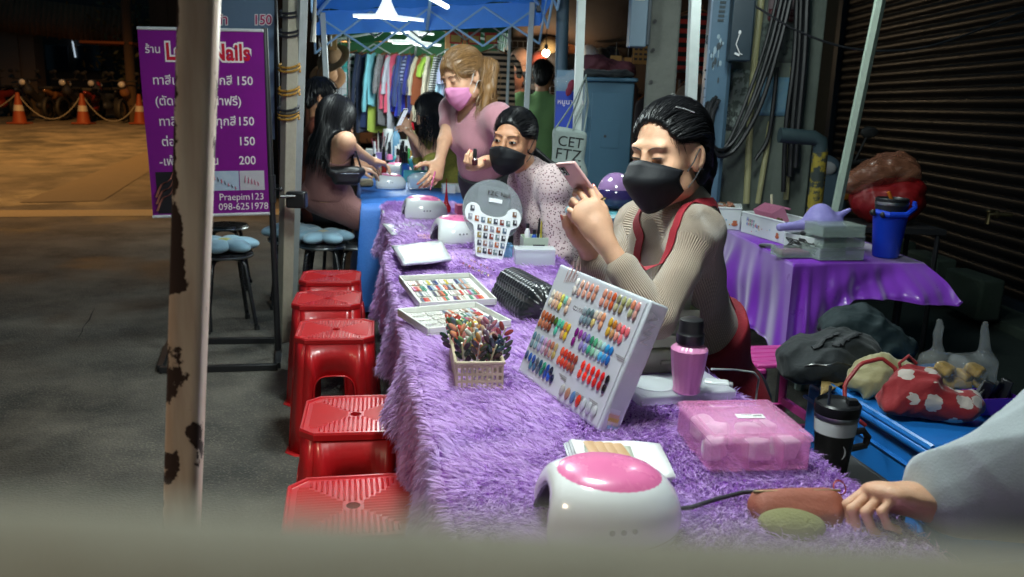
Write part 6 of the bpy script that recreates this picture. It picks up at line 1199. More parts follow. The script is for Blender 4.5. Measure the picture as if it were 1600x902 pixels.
k = MB(); k.lathe([(.0275, .107), (.029, .110), (.029, .128), (.0265, .131), (.0255, .135), (.0255, .150), (.024, .158), (.015, .162), (.0, .163)], 40, flute=20, famp=.012); k.build('pump_top', mat('black plastic', (0, 0, 0)), t)
c = on_h(1118, 612, FZ+.006); t = thing('charger_adapter', 'small white charger adapter with its cord on the purple cloth', 'adapter', tuple(c), rotz=-.22); k = MB(); k.box((0, 0, .013), (.055, .030, .026)); k.build('housing', WPL, t, bevel=.004); k = MB(); k.box((.030, 0, .013), (.012, .022, .02)); k.build('plug_end', mat('grey plastic', (.2, .2, .21), .4), t, bevel=.002)
k = MB(); k.tube([on_h(1098, 604, FZ+.02), on_h(1095, 625, FZ+.008), on_h(1118, 638, FZ+.008), on_h(1140, 636, FZ+.008)], .0022, 6); k.build('cord', mat('white cord', (.7, .7, .7), .4), t, world=True)
k = MB(); P = [on_h(1112, 577, FZ+.02), at(1150, 578, 1.98), at(1178, 582, 2.0), at(1186, 592, 2.02), at(1182, 614, 2.02), at(1178, 660, 2.02)]; P = [np.array([np.interp(u, range(len(P)), [p[i] for p in P]) for i in range(3)]) for u in np.linspace(0, 5, 24)]; k.tube(P, .0028, 6); tag(k.build('white_cable', mat('white cord', (0, 0, 0))), 'white cable running off the table past the red apron', 'cable')
c = on_h(1040, 590, FZ)+np.array((.0, .06, 0)); t = thing('drawer_unit', 'small cream drawer unit behind the tilted colour chart', 'drawers', tuple(c+Z_*.004), rotz=.18); cr_ = mat('cream plastic', C('#b9bd9e'), .4)
for j in range(2): k = MB(); k.box((0, 0, .032+.062*j), (.135, .11, .058)); dr = k.build('drawer', cr_, t, bevel=.006); k = MB(); k.box((0, -.058, .032+.062*j), (.05, .006, .01)); k.build('handle', cr_, dr, bevel=.002)
k = MB(); open_box(k, .13, .10, .03, .004, .125); k.build('top_tray', cr_, t)
for i, (x, y, cc, hh, nm, lb) in enumerate(((.012, .01, '#d49ab8', .10, 'nail_file', 'pink nail file standing in the drawer unit tray'), (.028, .0, '#141416', .095, 'pen', 'black pen standing in the drawer unit tray'), (.045, -.01, '#c9c4b8', .075, 'nail_file', 'pale nail file leaning in the drawer unit tray'))):
    q = c+rotm(0, 0, .18) @ np.array((x, y, 0))+Z_*.135; u = thing(nm, lb, 'nail file' if 'file' in nm else 'pen', tuple(q)); k = MB()
    if 'file' in nm: k.box((0, 0, hh/2), (.018, .004, hh), rotm(.1, .08, .3)); k.build('blade', mat('file '+cc, C(cc), .6), u, bevel=.002)
    else: k.tube([(0, 0, 0), (.006, 0, hh)], .006, 10); k.build('barrel', mat('black plastic', (0, 0, 0)), u)
# ---- tilted colour chart
NAILM = mat('nail polish gloss', (1, 1, 1), .14, objcol=True, coat=.6, var=.03)
_n = MB(); _n.ball((0, 0, 0), (.5, 1.0, .24), 12); NAILMESH = None
def nail(parent, p, M, w, l, col, name='nail_tip'):
    global NAILMESH
    if NAILMESH is None: o = _n.build(name, NAILM, parent); NAILMESH = o.data
    else: o = bpy.data.objects.new(name, NAILMESH); COL.objects.link(o); o.parent = parent
    loc, rz = BASE[parent.name]; q = to_local(np.array([p]), parent)[0]; R = rotm(0, 0, -rz) @ np.asarray(M); o.matrix_local = Matrix.Translation(q.tolist()) @ Matrix(R.tolist()).to_4x4() @ Matrix.Diagonal((w, l, w, 1)); o.color = tuple(C(col) if isinstance(col, str) else col)+(1,); return o
def colour_chart():
    bl = on_h(808, 584, FZ); br = on_h(935, 678, FZ); ex = unit(br-bl); nrm0 = np.cross(ex, Z_); nrm0 = nrm0 if nrm0[1] < 0 else -nrm0
    Wd = float(np.linalg.norm(br-bl)); best = None
    for tl in np.arange(.2, 1.2, .02):
        for L in np.arange(.2, .5, .01):
            up = Z_*math.cos(tl)-nrm0*math.sin(tl); q = bl+up*L
            d = q-np.array((0, 0, CAM_H)); dep = d[1]*math.cos(PITCH)-d[2]*math.sin(PITCH); u = d[1]*math.sin(PITCH)+d[2]*math.cos(PITCH); a = d[0]/dep; v = -u/dep; X = 800+FPX*(a*_c-v*_s); Yp = 451+FPX*(a*_s+v*_c); e = (X-876)**2+(Yp-414)**2
            if best is None or e < best[0]: best = (e, tl, L)
    _, tl, L = best; up = Z_*math.cos(tl)-nrm0*math.sin(tl); n = np.cross(ex, up); n = n if n[1] < 0 else -n; th = .045
    t = thing('colour_chart', 'tilted acrylic colour chart with rows of painted nail tips', 'colour chart', tuple(bl)); M = np.stack([ex, up, n], 1); k = MB(); k.box((Wd/2, L/2, -th/2), (Wd, L, th), M, bl+Z_*.004); k.build('acrylic_block', mat('frosted acrylic', (.60, .63, .68), .25, alpha=.80, var=.04), t, world=True, bevel=.004)
    k = MB(); k.box((Wd/2-.0*Wd, L/2, .001), (Wd*.95, L*.95, .002), M, bl+Z_*.004); k.build('card', mat('chart card', (.47, .47, .51), .35, var=.04), t, world=True)
    Q = np.array([(272, 92), (680, 266), (437, 836), (80, 570)], float)   # image quad -> (s,t)
    src = [(0, 0), (1, 0), (1, 1), (0, 1)]; A = []; b = []
    for (x, y), (s, v) in zip(Q, src): A += [[x, y, 1, 0, 0, 0, -s*x, -s*y], [0, 0, 0, x, y, 1, -v*x, -v*y]]; b += [s, v]
    h = np.linalg.solve(np.array(A), np.array(b)); cnt = [0]
    def st(x, y): w = h[6]*x+h[7]*y+1; return (h[0]*x+h[1]*y+h[2])/w, (h[3]*x+h[4]*y+h[5])/w
    stuffv = MB()
    def cluster(x0, y0, x1, y1, rows, dy=(-8, 26), sc=1.0):
        for ri, cols in enumerate(rows):
            for i, c in enumerate(cols):
                if c == '-': continue
                f = i/max(1, len(cols)-1); s, v = st(x0+(x1-x0)*f+dy[0]*ri, y0+(y1-y0)*f+dy[1]*ri); p = bl+Z_*.004+ex*Wd*s+up*L*(1-v)+n*.004; cnt[0] += 1
                nail(t, p, M, .0128*sc, .0112*sc, c)
    cluster(355, 180, 440, 215, [['#d9d5cf', '#d9a893', '#d99c88', '#d08d78', '#c4846c']]+[['#cfc8c0', '#d6a490', '#d29580', '#cc8a74', '#c08068']], (-14, 32))
    cluster(478, 232, 625, 296, [['#d08a72', '#cf7f62', '#c4542c', '#8a8560', '#a6a46e', '#b0ae78', '#d2805f', '#d68a80'], ['#d38c78', '#cf8468', '#c95a34', '#b0a680', '#94855a', '-', '#a7a67c', '#bf8a80']], (-16, 36))
    cluster(245, 228, 316, 266, [['#d8d2c4', '#d9b49a', '#d2aa8a', '#c9c05a', '#7fbfa8', '#d6b39a'], ['#d6cfc0', '#d4ac92', '#d0a284', '#cdbf4e', '-', '#cfae94']], (-13, 34))
    cluster(202, 320, 314, 384, [['#b0603a', '#a84f2a', '#8f3f1e', '#5a3516', '#3f5a24', '#57b08a', '#4fae92', '#c9803e', '#c9a426'], ['#b8704e', '#b06a50', '#a05a44', '#7a3a28', '-', '#4fb498', '-', '#c99468', '#c9ab2a']], (-16, 34))
    cluster(385, 310, 470, 340, [['#8a949c', '#5f7276', '#56686c', '#c2b8a8', '#cfae98', '#d0865f'], ['#7f8f98', '#6a8088', '#6f7f86', '#c9b26e', '-', '#cf9070']], (-14, 34))
    cluster(502, 362, 575, 408, [['#c99a2e', '#b8722a', '#d2776a', '#e0606a', '#d6626a'], ['#cfa23a', '#c08a5a', '#d08a78', '#db6870', '-']], (-14, 40))
    cluster(163, 414, 258, 470, [['#4f6f80', '#7a8a96', '#8a8fb0', '#b08ab0', '#a86a78', '#a0604a', '#a89060'], ['#6a8088', '#7f9aa4', '#9a94b8', '#c0a0b8', '#9a6a70', '#b08a78', '#a08a50']], (-12, 32))
    cluster(350, 402, 502, 490, [['#6a1466', '#8a3a8a', '#7a5a9a', '#6f6aa8', '#2f7a5a', '#4f9a70', '#9fc0a8', '#9fc4c8', '#2f8ac0', '#1f6fb4'], ['#7a1a70', '-', '#8a78b0', '#7f80b4', '#3f9a78', '#7fb494', '#a8cabc', '#4fa4cc', '#3f8ac4', '#1f5fa8']], (-16, 40))
    cluster(128, 496, 236, 572, [['#3a4a70', '#1f4f9a', '#1f3f8a', '#4f5560', '#123f5a', '#1f7a5a', '#123a8a', '#141a3a'], ['-', '#4a7a8a', '#3a5a7a', '#4f5a70', '#1f6a5a', '#2a3f8a', '#1f4fb0', '#141a40']], (2, 34))
    cluster(286, 486, 345, 526, [['#d04f36', '#c4301e', '#b0301e', '#a0301e', '#8a3a2a'], ['#d65a40', '#cf3f2c', '#c43a2a', '#a84a34', '#8a4a3a']], (-16, 36))
    cluster(378, 548, 484, 616, [['#e02a1e', '#e83a2a', '#e02018', '#d81f18', '#c8141a', '#180c18'], ['#e8402e', '#e83024', '#e0281e', '#d42420', '#b8161c', '#180c18']], (-16, 36))
    cluster(284, 655, 424, 752, [['#a09a98', '#a0705a', '#4f6f9a', '#c0301e', '#b0b0b4', '#a8a8ac', '#b4b4b8']], (0, 0), 1.25)
    ink = mat('grey print', (.28, .26, .27), .6); R = np.stack([ex, up, n], 1)
    def tx(s, x, y, sz, m=ink, col=None): a, v = st(x, y); o = text('lettering', s, sz, m, None, (0, 0, 0), None); q = np.empty(len(o.data.vertices)*3); o.data.vertices.foreach_get('co', q); q = q.reshape(-1, 3) @ R.T+bl+Z_*.004+ex*Wd*a+up*L*(1-v)+n*.0024; q = to_local(q, t); o.data.vertices.foreach_set('co', q.ravel()); o.data.update(); o.parent = t
    tx('COLOR', 330, 296, .013); 
    fl = MB()
    for i in range(6):
        a, v = st(292+9*i, 178); p = bl+Z_*.004+ex*Wd*a+up*L*(1-v)+n*.003; fl.tube([p, p+up*.03+ex*.006*(i % 2), p+up*.05-ex*.004*(i % 3)], [.0012, .0016, .0004], 5, flat=.4)
    fl.build('flower_print', mat('dusty rose print', C('#b08078'), .6), t, world=True)
    for x, y in ((330, 205), (520, 500), (270, 580), (340, 660), (400, 690)):
        for j in range(3): a, v = st(x, y+9*j); k = MB(); p = bl+Z_*.004+ex*Wd*a+up*L*(1-v)+n*.0026; k.box((.018, 0, 0), (.036-.006*j, .0016, .0004), R, p); k.build('print_mark', ink, t, world=True)
    for i, cc in enumerate(('#c8cad0', '#c9a08a', '#c9a84a', '#d0c8b0', '#7fb4c4')): k = MB(); p = bl+Z_*.004+ex*(Wd+.0005)+up*L*(.17-.028*i)-n*(.018+.002*i); k.box((0, 0, 0), (.001, .010, .024), R, p); k.build('side_swatch', mat('swatch '+cc, C(cc), .4), t, world=True)
    o = text('lettering', 'ANN', .030, mat('pale print', (.78, .78, .80), .5), None, (0, 0, 0), None); q = np.empty(len(o.data.vertices)*3); o.data.vertices.foreach_get('co', q); q = q.reshape(-1, 3); q = bl+Z_*.004+ex*(Wd+.001)+up*(L*.93-q[:, :1])+(-n)*(.010+q[:, 1:2])*1.0; o.data.vertices.foreach_set('co', to_local(q, t).ravel()); o.data.update(); o.parent = t
colour_chart()
# ---- quilted black hand rest
def hand_rest():
    c = on_h(826, 496, FZ); t = thing('hand_rest', 'black scale quilted hand rest cushion beside the colour chart', 'hand rest', tuple(c)); a, b = on_h(800, 470, FZ)+np.array((0, .02, .02)), on_h(846, 505, FZ)+np.array((0, .04, .02)); ax = unit(b-a); sd = np.cross(Z_, ax); S = Sdf(); S.cap(a+Z_*.03, b+Z_*.03, .052, .056, 0); S.box((a+b)/2, (.12, .062, .012), np.stack([ax, sd, Z_], 1), .010, .03); S.cap(a-sd*.05-Z_*.005, b-sd*.05-Z_*.005, .020, .02, .03); S.plane(c+Z_*.002, -Z_, k=.004)
    def dsp(P):
        u = ((P-a) @ ax)/.022; w = np.arctan2((P-a-Z_*.02) @ Z_, (P-a) @ sd)/.36; row = np.floor(w); uu = (u+.5*(row % 2)) % 1-.5; ww = w-row; e = np.sqrt(uu**2*1.6+(ww-.15)**2); return -.0035*np.clip(1.1-e*1.25, 0, 1)
    S.disp = dsp; S.build('cushion', .0034, mat('black faux leather', (.013, .014, .016), .30, bump=.1, bscale=200, coat=.2), t)
hand_rest()
# ---- open sample case
def sample_case():
    t = thing('sample_case', 'open white case of nail sample swatches in two trays', 'sample case', tuple(on_h(720, 500, FZ))); W2 = mat('white card plastic', (.70, .70, .66), .4); r = np.random.default_rng(3); PAL = ['#c43a2a', '#d9a08a', '#e0dcd4', '#2f3f7a', '#d6c24a', '#3f8a6a', '#b0507a', '#8a5a3a', '#9fb4c4', '#c9c0b0', '#e0d8d0', '#d97a5a', '#5f5f6a']
    for q, tl in (((655, 486, 776, 479, 648, 454), .10), ((668, 528, 799, 514, 661, 492), .0)):
        F0, F1, B0 = on_h(q[0], q[1], FZ+.008), on_h(q[2], q[3], FZ+.008), on_h(q[4], q[5], FZ+.008); c, yaw, w, d = quad_frame(F0, F1, B0); M = rotm(0, 0, yaw) @ rotm(tl, 0, 0); p = c+Z_*(.004+math.sin(tl)*d/2); k = MB(); open_box(k, w, d, .022, .005, 0, M, p); tr = k.build('tray', W2, t, world=True, bevel=.002); ny = 4
        for g in range(4):
            for j in range(4):
                for i in range(5):
                    x = -w/2+.018+(w-.036)/4*(g+.12+i*.17); y = d/2-.022-(d-.044)*(j+.5)/4+.004
                    cc = PAL[r.integers(len(PAL))] if (tl > 0 or g > 1) else '#d8d6d0'; cc = '#dcdad2' if r.uniform() < .30 else cc; k = MB(); k.box((x, y, .0085), (.008, (d-.05)/4*.72, .004), M, p); o = k.build('swatch', NAILM, tr, world=True, bevel=.001); o.color = C(cc)+(1,)
sample_case()
# ---- lattice basket full of nail sample sticks
def basket():
    F0, F1, B0 = on_h(712, 613, FZ), on_h(786, 612, FZ), on_h(678, 556, FZ); c, yaw, w, d = quad_frame(F0, F1, B0); h = .062; t = thing('lattice_basket', 'cream lattice basket full of nail sample sticks', 'basket', (c[0], c[1], FZ+.003), rotz=yaw); m = mat('cream basket plastic', C('#c2b294'), .45); m2 = m
    k = MB(); k.box((0, 0, .002), (w, d, .004)); k.build('bottom', m, t)
    for sx, sy, ln, rz in ((0, -1, w, 0), (0, 1, w, 0), (1, 0, d, PI/2), (-1, 0, d, PI/2)):
        k = MB(); R = rotm(0, 0, rz); off = np.array((sx*(w/2-.0015), sy*(d/2-.0015), 0)); n = max(4, int(ln/.0105)); 
        for i in range(n+1): x = -ln/2+.002+(ln-.004)*i/n; k.box((x, 0, h/2), (.0046, .003, h), R, off)
        for z in (.004, .020, .036, .054): k.box((0, .0003, z), (ln, .0028, .0055 if z > .004 else .008), R, off)
        k.build('lattice_side', m, t)
    k = MB(); k.tube([(x*w/2, y*d/2, h) for x, y in ((-1, -1), (1, -1), (1, 1), (-1, 1), (-1, -1))], .0042, 8); k.build('rim', m, t); r = np.random.default_rng(21)
    PAL = ['#8a2a2a', '#c43a2a', '#d98a6a', '#c9a08a', '#9a8aa8', '#2f5a3a', '#5f7f8a', '#c98a3a', '#d8d4cc', '#b0607a', '#15151c', '#7a8a5a', '#b87a5a', '#6a3a5a']; R2 = rotm(0, 0, yaw)
    for i in range(34):
        f = i/33; x = (-.42+.84*((i*7) % 34)/33)*w; y = (.40-.80*f)*d; q = c+R2 @ np.array((x, y, 0))+Z_*(FZ*0+.008); q[2] = FZ+.010; lean = np.array((r.normal()*.20+.25*x/w, r.normal()*.14-.10, 1)); lean = R2 @ unit(lean); u = thing('nail_stick', 'nail sample stick fanned out with painted tips in the lattice basket', 'nail sample', tuple(q), 'nail sample sticks in the lattice basket'); L = r.uniform(.075, .105); e = unit(np.cross(lean, R2 @ np.array((r.normal()*.3, -1, 0)))); nn = np.cross(e, lean); k = MB(); k.tube([q, q+lean*L], [.0022, .0045], 6, flat=.4); k.build('stem', CLEAR2 if i % 2 else mat('ivory plastic', C('#c9c2a4'), .4), u, world=True); fam = PAL[i % len(PAL)]; dk = i > 28
        for j in range(6):
            s = -1 if j % 2 else 1; p = q+lean*(L*(.52+.085*j))+e*s*.0065; dd = unit(lean+e*s*.75); M = np.stack([np.cross(dd, nn), dd, nn], 1); b = np.array(C('#15151c' if dk else fam)); nail(u, p+dd*.007, M, .0115, .0125, tuple(np.clip(b*(.7+.5*r.uniform())+.06*r.uniform(size=3), 0, 1)))
basket()
# ---- papers, bags, pouch, cable at the near end
def flat_pack(px, label, z, m, th=.006, pic=False, wav=.002, name='paper_pack', seed=0):
    Q = [on_h(*p, z) for p in px]; t = thing(name, label, 'paper pack', tuple(np.mean(Q, 0))); k = MB(); k.grid(10, 8, lambda u, v: (Q[0]*(1-u)+Q[1]*u)*(1-v)+(Q[3]*(1-u)+Q[2]*u)*v+Z_*wav*math.sin(7*u+seed)*math.sin(5*v+seed)); k.build('sheet', m, t, world=True, solid=th, angle=60); return t, Q
POLY = mat('white polythene', (.66, .70, .72), .22, bump=.35, bscale=45, coat=.5, var=.08); PAPER = mat('white paper', (0, 0, 0))
for i in range(4): flat_pack([(905+4*i, 768-3*i), (1050+2*i, 752-2*i), (1022+3*i, 700-2*i), (880+4*i, 694-2*i)], ['lowest white leaflet in the stack behind the nearest nail lamp', 'second white leaflet of the stack behind the nearest nail lamp', 'third white leaflet of the stack behind the nearest nail lamp', 'top white leaflet with hand picture behind the nearest nail lamp'][i], FZ+.008+.005*i, POLY if i < 3 else PAPER, .004, seed=i, name='leaflet')
tf, Q = flat_pack([(925, 748), (1000, 742), (985, 698), (912, 692)], 'printed card showing a hand with painted nails on the leaflets', FZ+.030, mat('pale card', C('#b9bfae'), .4), .002, wav=0, name='hand_card')
for i in range(4): k = MB(); a = Q[3]*(.9-.2*i)+Q[2]*(.1+.2*i); b = Q[0]*(.75-.2*i)+Q[1]*(.25+.2*i); k.tube([a+Z_*.003, (a+b)/2+Z_*.003+X_*.004, a*.35+b*.65+Z_*.003], [.010, .010, .006], 8, flat=.15); f_ = k.build('printed_finger', mat('finger print', C('#b8926a'), .5), tf, world=True); k = MB(); e = a*.32+b*.68; k.ball(e+Z_*.0045, (.005, .008, .0015), 10); k.build('printed_nail', mat('dark nail print', (.05, .045, .05), .3), f_, world=True)
S = Sdf(); c = on_h(1240, 800, .72); a, b = on_h(1195, 792, .725), on_h(1290, 790, .725); S.cap(a, b, .026, .028, .0); S.box((a+b)/2-Z_*.006, (.062, .038, .016), None, .012, .02); S.disp = lambda P: .002*wob(P, 80); t = thing('orange_pouch', 'orange zip pouch under the clenched hand', 'pouch', tuple(c)); S.build('pouch', .004, mat('orange cloth', C('#8f4f3c'), .7, bump=.2, bscale=120), t)
k = MB(); k.tube([a-X_*.02+Z_*.024, b+X_*.02+Z_*.026], .0022, 6); k.build('zip', mat('dull brass', (.4, .3, .15), .4, metal=1), t, world=True); k = MB(); p = on_h(1312, 762, .75); k.lathe([(.010, -.0015), (.012, 0), (.010, .0015)], 16, rotm(.9, .3, 0), p, cap=False); k.build('zip_ring', mat('red cord', C('#9a2a2a'), .5), t, world=True)
S = Sdf(); c = on_h(1240, 815, .715); S.ell(c+Z_*.006+np.array((-.01, -.02, 0)), (.050, .036, .020), None, 0); S.disp = lambda P: .0015*wob(P, 70); t = thing('soft_sponge', 'yellow green rounded sponge in front of the orange pouch', 'sponge', tuple(c)); S.build('sponge', .004, mat('yellow green foam', C('#77754c'), .9, bump=.4, bscale=200), t)
k = MB(); P = [on_h(1045, 797, FZ+.012), on_h(1080, 793, FZ+.012), on_h(1120, 780, FZ+.014), on_h(1160, 770, FZ+.014), on_h(1185, 768, FZ+.016)]; k.tube(P, .0036, 8); tag(k.build('black_cable', mat('black cord', (0, 0, 0))), 'black cable from the nearest nail lamp to the orange pouch', 'cable')
# ---- far purple cloth: napkins, sheets, red brush bottle, bear chart, boxes, pens
def stack_pack(px, z, n, label, grp):
    for i in range(n): flat_pack([(x+rng.normal()*1.5, y-i*0) for x, y in px], label % ['bottom', 'second', 'third', 'fourth', 'top'][min(i, 4)] if i < n-1 else label % 'top', z+.014*i, POLY if i % 2 else mat('cream polythene', C('#b5b29c'), .3, bump=.4, bscale=40, coat=.3), .011, wav=.0015, seed=i*1.3, name='napkin_pack')
stack_pack([(628, 414), (703, 406), (690, 378), (614, 386)], FZ+.008, 4, '%s plastic wrapped napkin pack in the stack left of the bear chart', 'napkin packs')
flat_pack([(612, 367), (674, 362), (655, 346), (597, 350)], 'clear wrapped white sheet lying before the far nail lamp', FZ+.006, POLY, .004, name='wrapped_sheet')
flat_pack([(655, 374), (700, 372), (692, 366), (652, 367)], 'thin pink card lying beside the white nail lamp', FZ+.006, mat('pink card', C('#c48a98'), .5), .003, wav=0, name='pink_card')
c = on_h(697, 336, FZ); t = thing('gel_bottle', 'red gel bottle with long pointed tip', 'bottle', tuple(c+Z_*.002)); k = MB(); k.lathe([(.018, 0), (.025, .004), (.026, .045), (.016, .06), (.013, .07)], 16); k.build('bottle', mat('red gel plastic', C('#b5182a'), .25, coat=.4), t); k = MB(); k.lathe([(.012, .07), (.005, .13), (.0016, .20)], 12); k.build('tip', mat('red gel plastic', (0, 0, 0)), t)
c = on_h(732, 338, FZ); t = thing('pink_carton', 'small pink carton behind the bear chart', 'carton', tuple(c+Z_*.002), rotz=.3); k = MB(); k.box((0, .03, .03), (.13, .07, .06)); k.build('carton', mat('pink carton', C('#d06a80'), .5), t, bevel=.003); k = MB(); k.box((0, .03, .0612), (.06, .03, .0008)); k.build('label_panel', mat('pale card', (0, 0, 0)), t)
def bear_chart():
    c = on_h(768, 408, FZ); bt = c+np.array((-.01, -.05, .010)); up = unit(np.array((.06, .35, .95))); ex = unit(np.array((.95, .30, -.12))); ex = unit(ex-up*np.dot(ex, up)); n = np.cross(ex, up); n = n if n[1] < 0 else -n; M = np.stack([ex, up, n], 1); t = thing('bear_chart', 'white two eared nail swatch chart on a round clear stand', 'colour chart', tuple(c)); s = .100*3.4/1300*10
    k = MB(); circ = [(.125*math.cos(a), .205+.125*math.sin(a)) for a in np.arange(40)*PI/20]; k.prism(circ, -.012, -.009, M, bt); k.build('clear_disc', mat('smoky clear', (.30, .33, .35), .12, alpha=.45, spec=.7), t, world=True); k = MB(); k.box((0, .16, -.011), (.13, .28, .003), M, bt); k.build('clear_back', mat('thin clear', (.6, .65, .68), .1, alpha=.15), t, world=True)
    S = 1; pts = []
    for a in np.linspace(-.35, PI+.35, 40): pass
    body = [(-.058, .030), (-.044, .010), (.044, .010), (.058, .030), (.072, .110), (.080, .135), (.105, .150), (.116, .180), (.108, .210), (.085, .222), (.062, .212), (.050, .190), (.020, .178), (-.020, .178), (-.050, .190), (-.062, .212), (-.085, .222), (-.108, .210), (-.116, .180), (-.105, .150), (-.080, .135), (-.072, .110)]
    P = np.array(body); q = []
    for i in range(len(P)):
        for u in (0, .25, .5, .75): p0, p1, p2, p3 = P[i-1], P[i], P[(i+1) % len(P)], P[(i+2) % len(P)]; q.append(.5*((2*p1)+(-p0+p2)*u+(2*p0-5*p1+4*p2-p3)*u*u+(-p0+3*p1-3*p2+p3)*u**3))
    k = MB(); k.prism(q, 0, .004, M, bt); k.build('white_card', mat('white glossy card', (.74, .76, .77), .3), t, world=True); r = np.random.default_rng(5); PAL = ['#4a4a50', '#7a5a4a', '#8a8a94', '#a05a3a', '#5a6a7a', '#8a7a4a', '#3a3f4a', '#7a3a30', '#6a7a7a', '#2f2a30']
    grid = [(-.088, .198), (.088, .198), (-.094, .165), (-.066, .160)]+[(-.040+.026*i, .158) for i in range(5)]+[(.092, .165)]+[(-.052+.026*i, .126) for i in range(5)]+[(-.050+.025*i, .096) for i in range(5)]+[(-.047+.024*i, .066) for i in range(5)]+[(-.044+.022*i, .036) for i in range(5)]
    for i, (x, y) in enumerate(grid):
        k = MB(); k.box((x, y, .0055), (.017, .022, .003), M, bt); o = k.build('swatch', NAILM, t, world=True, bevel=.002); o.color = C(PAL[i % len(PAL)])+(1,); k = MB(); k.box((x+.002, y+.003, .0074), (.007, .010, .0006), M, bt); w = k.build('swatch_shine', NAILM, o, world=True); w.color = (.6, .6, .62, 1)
    k = MB(); k.box((.008, .245, -.008), (.055, .016, .002), M, bt); k.build('label_strip', mat('white glossy card', (0, 0, 0)), t, world=True); o = text('lettering', 'FZC Nail', .026, mat('dark print', (.03, .02, .02), .6), None, (0, 0, 0), None); q = np.empty(len(o.data.vertices)*3); o.data.vertices.foreach_get('co', q); q = q.reshape(-1, 3) @ M.T+bt+M @ np.array((-.030, .265, -.006)); o.data.vertices.foreach_set('co', to_local(q, t).ravel()); o.data.update(); o.parent = t
    for j in range(2):
        for i in range(11): p = on_h(722+4.9*i-3*j, 402+2.3*i+9*j, FZ+.008); nail(t, p, np.stack([X_, unit(np.array((0, .8, .6))), unit(np.array((0, -.6, .8)))], 1), .011, .012, ['#8a6a5a', '#a08a70', '#7a8a8a', '#b09a6a', '#9a5a4a', '#5a2a30', '#7a1f2a', '#3a1a20', '#8a2a3a', '#5a1a2a', '#2a1418'][(i+5*j) % 11])
bear_chart()
def clear_box(px, py, w, d, h, label, m=CLEAR2, yaw=.1, z=FZ, lid=True, name='clear_box', inner=None):
    c = on_h(px, py, z); R = rotm(0, 0, yaw); c = c+R @ np.array((0, d/2, 0)); t = thing(name, label, 'box', (c[0], c[1], z+.002), rotz=yaw); k = MB(); open_box(k, w, d, h); k.build('box_body', m, t, bevel=.002)
    if lid: k = MB(); k.box((0, 0, h+.004), (w+.004, d+.004, .006)); k.build('lid', m, t, bevel=.002)
    if inner is not None: k = MB(); k.box((0, 0, .004+h*.3), (w*.9, d*.88, h*.55)); k.build('contents', inner, t, bevel=.008)
    return t
clear_box(836, 418, .155, .08, .062, 'milky clear box with two compartments near the floral sleeve', inner=mat('pale contents', (.6, .66, .7), .6)); clear_box(787, 408, .07, .07, .055, 'pale blue clear box beside the bear chart', BLUECLR)
c = on_h(842, 397, FZ); t = thing('pen_organiser', 'pale green white organiser holding pens and bottles', 'organiser', (c[0], c[1]+.03, FZ+.002), rotz=.15); go = mat('pale green plastic', C('#aebfa8'), .4)
k = MB(); open_box(k, .15, .10, .07, .003); k.build('lower_box', go, t, bevel=.002); k = MB(); k.box((-.01, -.051, .035), (.05, .002, .012)); k.build('handle_slot', mat('dark slot', (.03, .03, .03), .7), t); oc = np.array((c[0], c[1]+.03, 0)); RR = rotm(0, 0, .15)
for i, (x, y, hh, rr_, cc, lb) in enumerate(((-.055, -.02, .10, .012, '#e0e0e0', 'white bottle standing in the pale green organiser'), (-.030, -.025, .075, .012, '#1f4fb0', 'blue bottle standing in the pale green organiser'), (-.01, .0, .14, .005, '#15151a', 'black brush standing tallest in the organiser'), (.005, -.01, .13, .004, '#b0a03a', 'yellow pen standing in the organiser'), (.018, .01, .135, .005, '#20202a', 'dark pen standing in the organiser'), (.035, -.02, .12, .006, '#1a2a6a', 'navy pen leaning to the right in the organiser'), (.050, -.03, .115, .006, '#14141a', 'black pen leaning farthest right in the organiser'), (.03, .02, .12, .009, '#8fa0a0', 'grey green tube standing in the organiser'))):
    q = oc+RR @ np.array((x, y, 0)); q[2] = FZ+.008; u = thing('bottle' if rr_ > .01 else 'pen', lb, 'bottle' if rr_ > .01 else 'pen', tuple(q)); k = MB(); dx = .03 if 'lean' in lb else .004*(i % 3); k.tube([(0, 0, 0), (dx*.9, 0, hh*.82), (dx, 0, hh)], [rr_, rr_, rr_*.6], 10); k.build('barrel', mat('pen '+cc, C(cc), .3), u)
    if rr_ > .01: k = MB(); k.tube([(dx, 0, hh), (dx, 0, hh+.02)], rr_*.6, 10); k.build('cap', mat('black plastic', (0, 0, 0)), u)
# ---- things on the blue table
BZ = TZ+.003
def bt(px, py):
    c = on_h(px, py, BZ)
    return c if c[1] < 8.9 else np.array((at(px, py, 8.9)[0], 8.9+.04*math.sin(px), BZ))
def cyl_thing(name, label, cat, c, prof, m, cap=None, capm=None, extra=None):
    t = thing(name, label, cat, tuple(c)); k = MB(); k.lathe(prof, 20); k.build('body', m, t)
    if cap: k = MB(); k.lathe(cap, 16); k.build('cap', capm or mat('white cord', (0, 0, 0)), t)
    return t
def bottle(px, py, h, r, label, m=None, capm=None): return cyl_thing('water_bottle', label, 'bottle', bt(px, py), [(r*.9, 0), (r, .006), (r, h*.62), (r*.92, h*.72), (r*.4, h*.90), (r*.4, h*.94)], m or CLEAR, [(r*.46, h*.93), (r*.46, h), (0, h)], capm)
bottle(659, 268, .27, .052, 'clear water bottle standing in front of the long haired woman'); bottle(679, 256, .28, .048, 'clear bottle behind the standing woman\'s arm', CLEAR2); bottle(619, 246, .36, .048, 'water bottle with pale blue cap far back on the blue table', BLUECLR, mat('pale blue plastic', C('#7aa8d0'), .4))
cyl_thing('tumbler', 'tall milky white tumbler far back on the blue table', 'tumbler', bt(607, 238), [(.045, 0), (.05, .01), (.054, .31), (.05, .315)], mat('milky tumbler', (.62, .66, .68), .3), [(.054, .31), (.054, .335), (0, .34)])
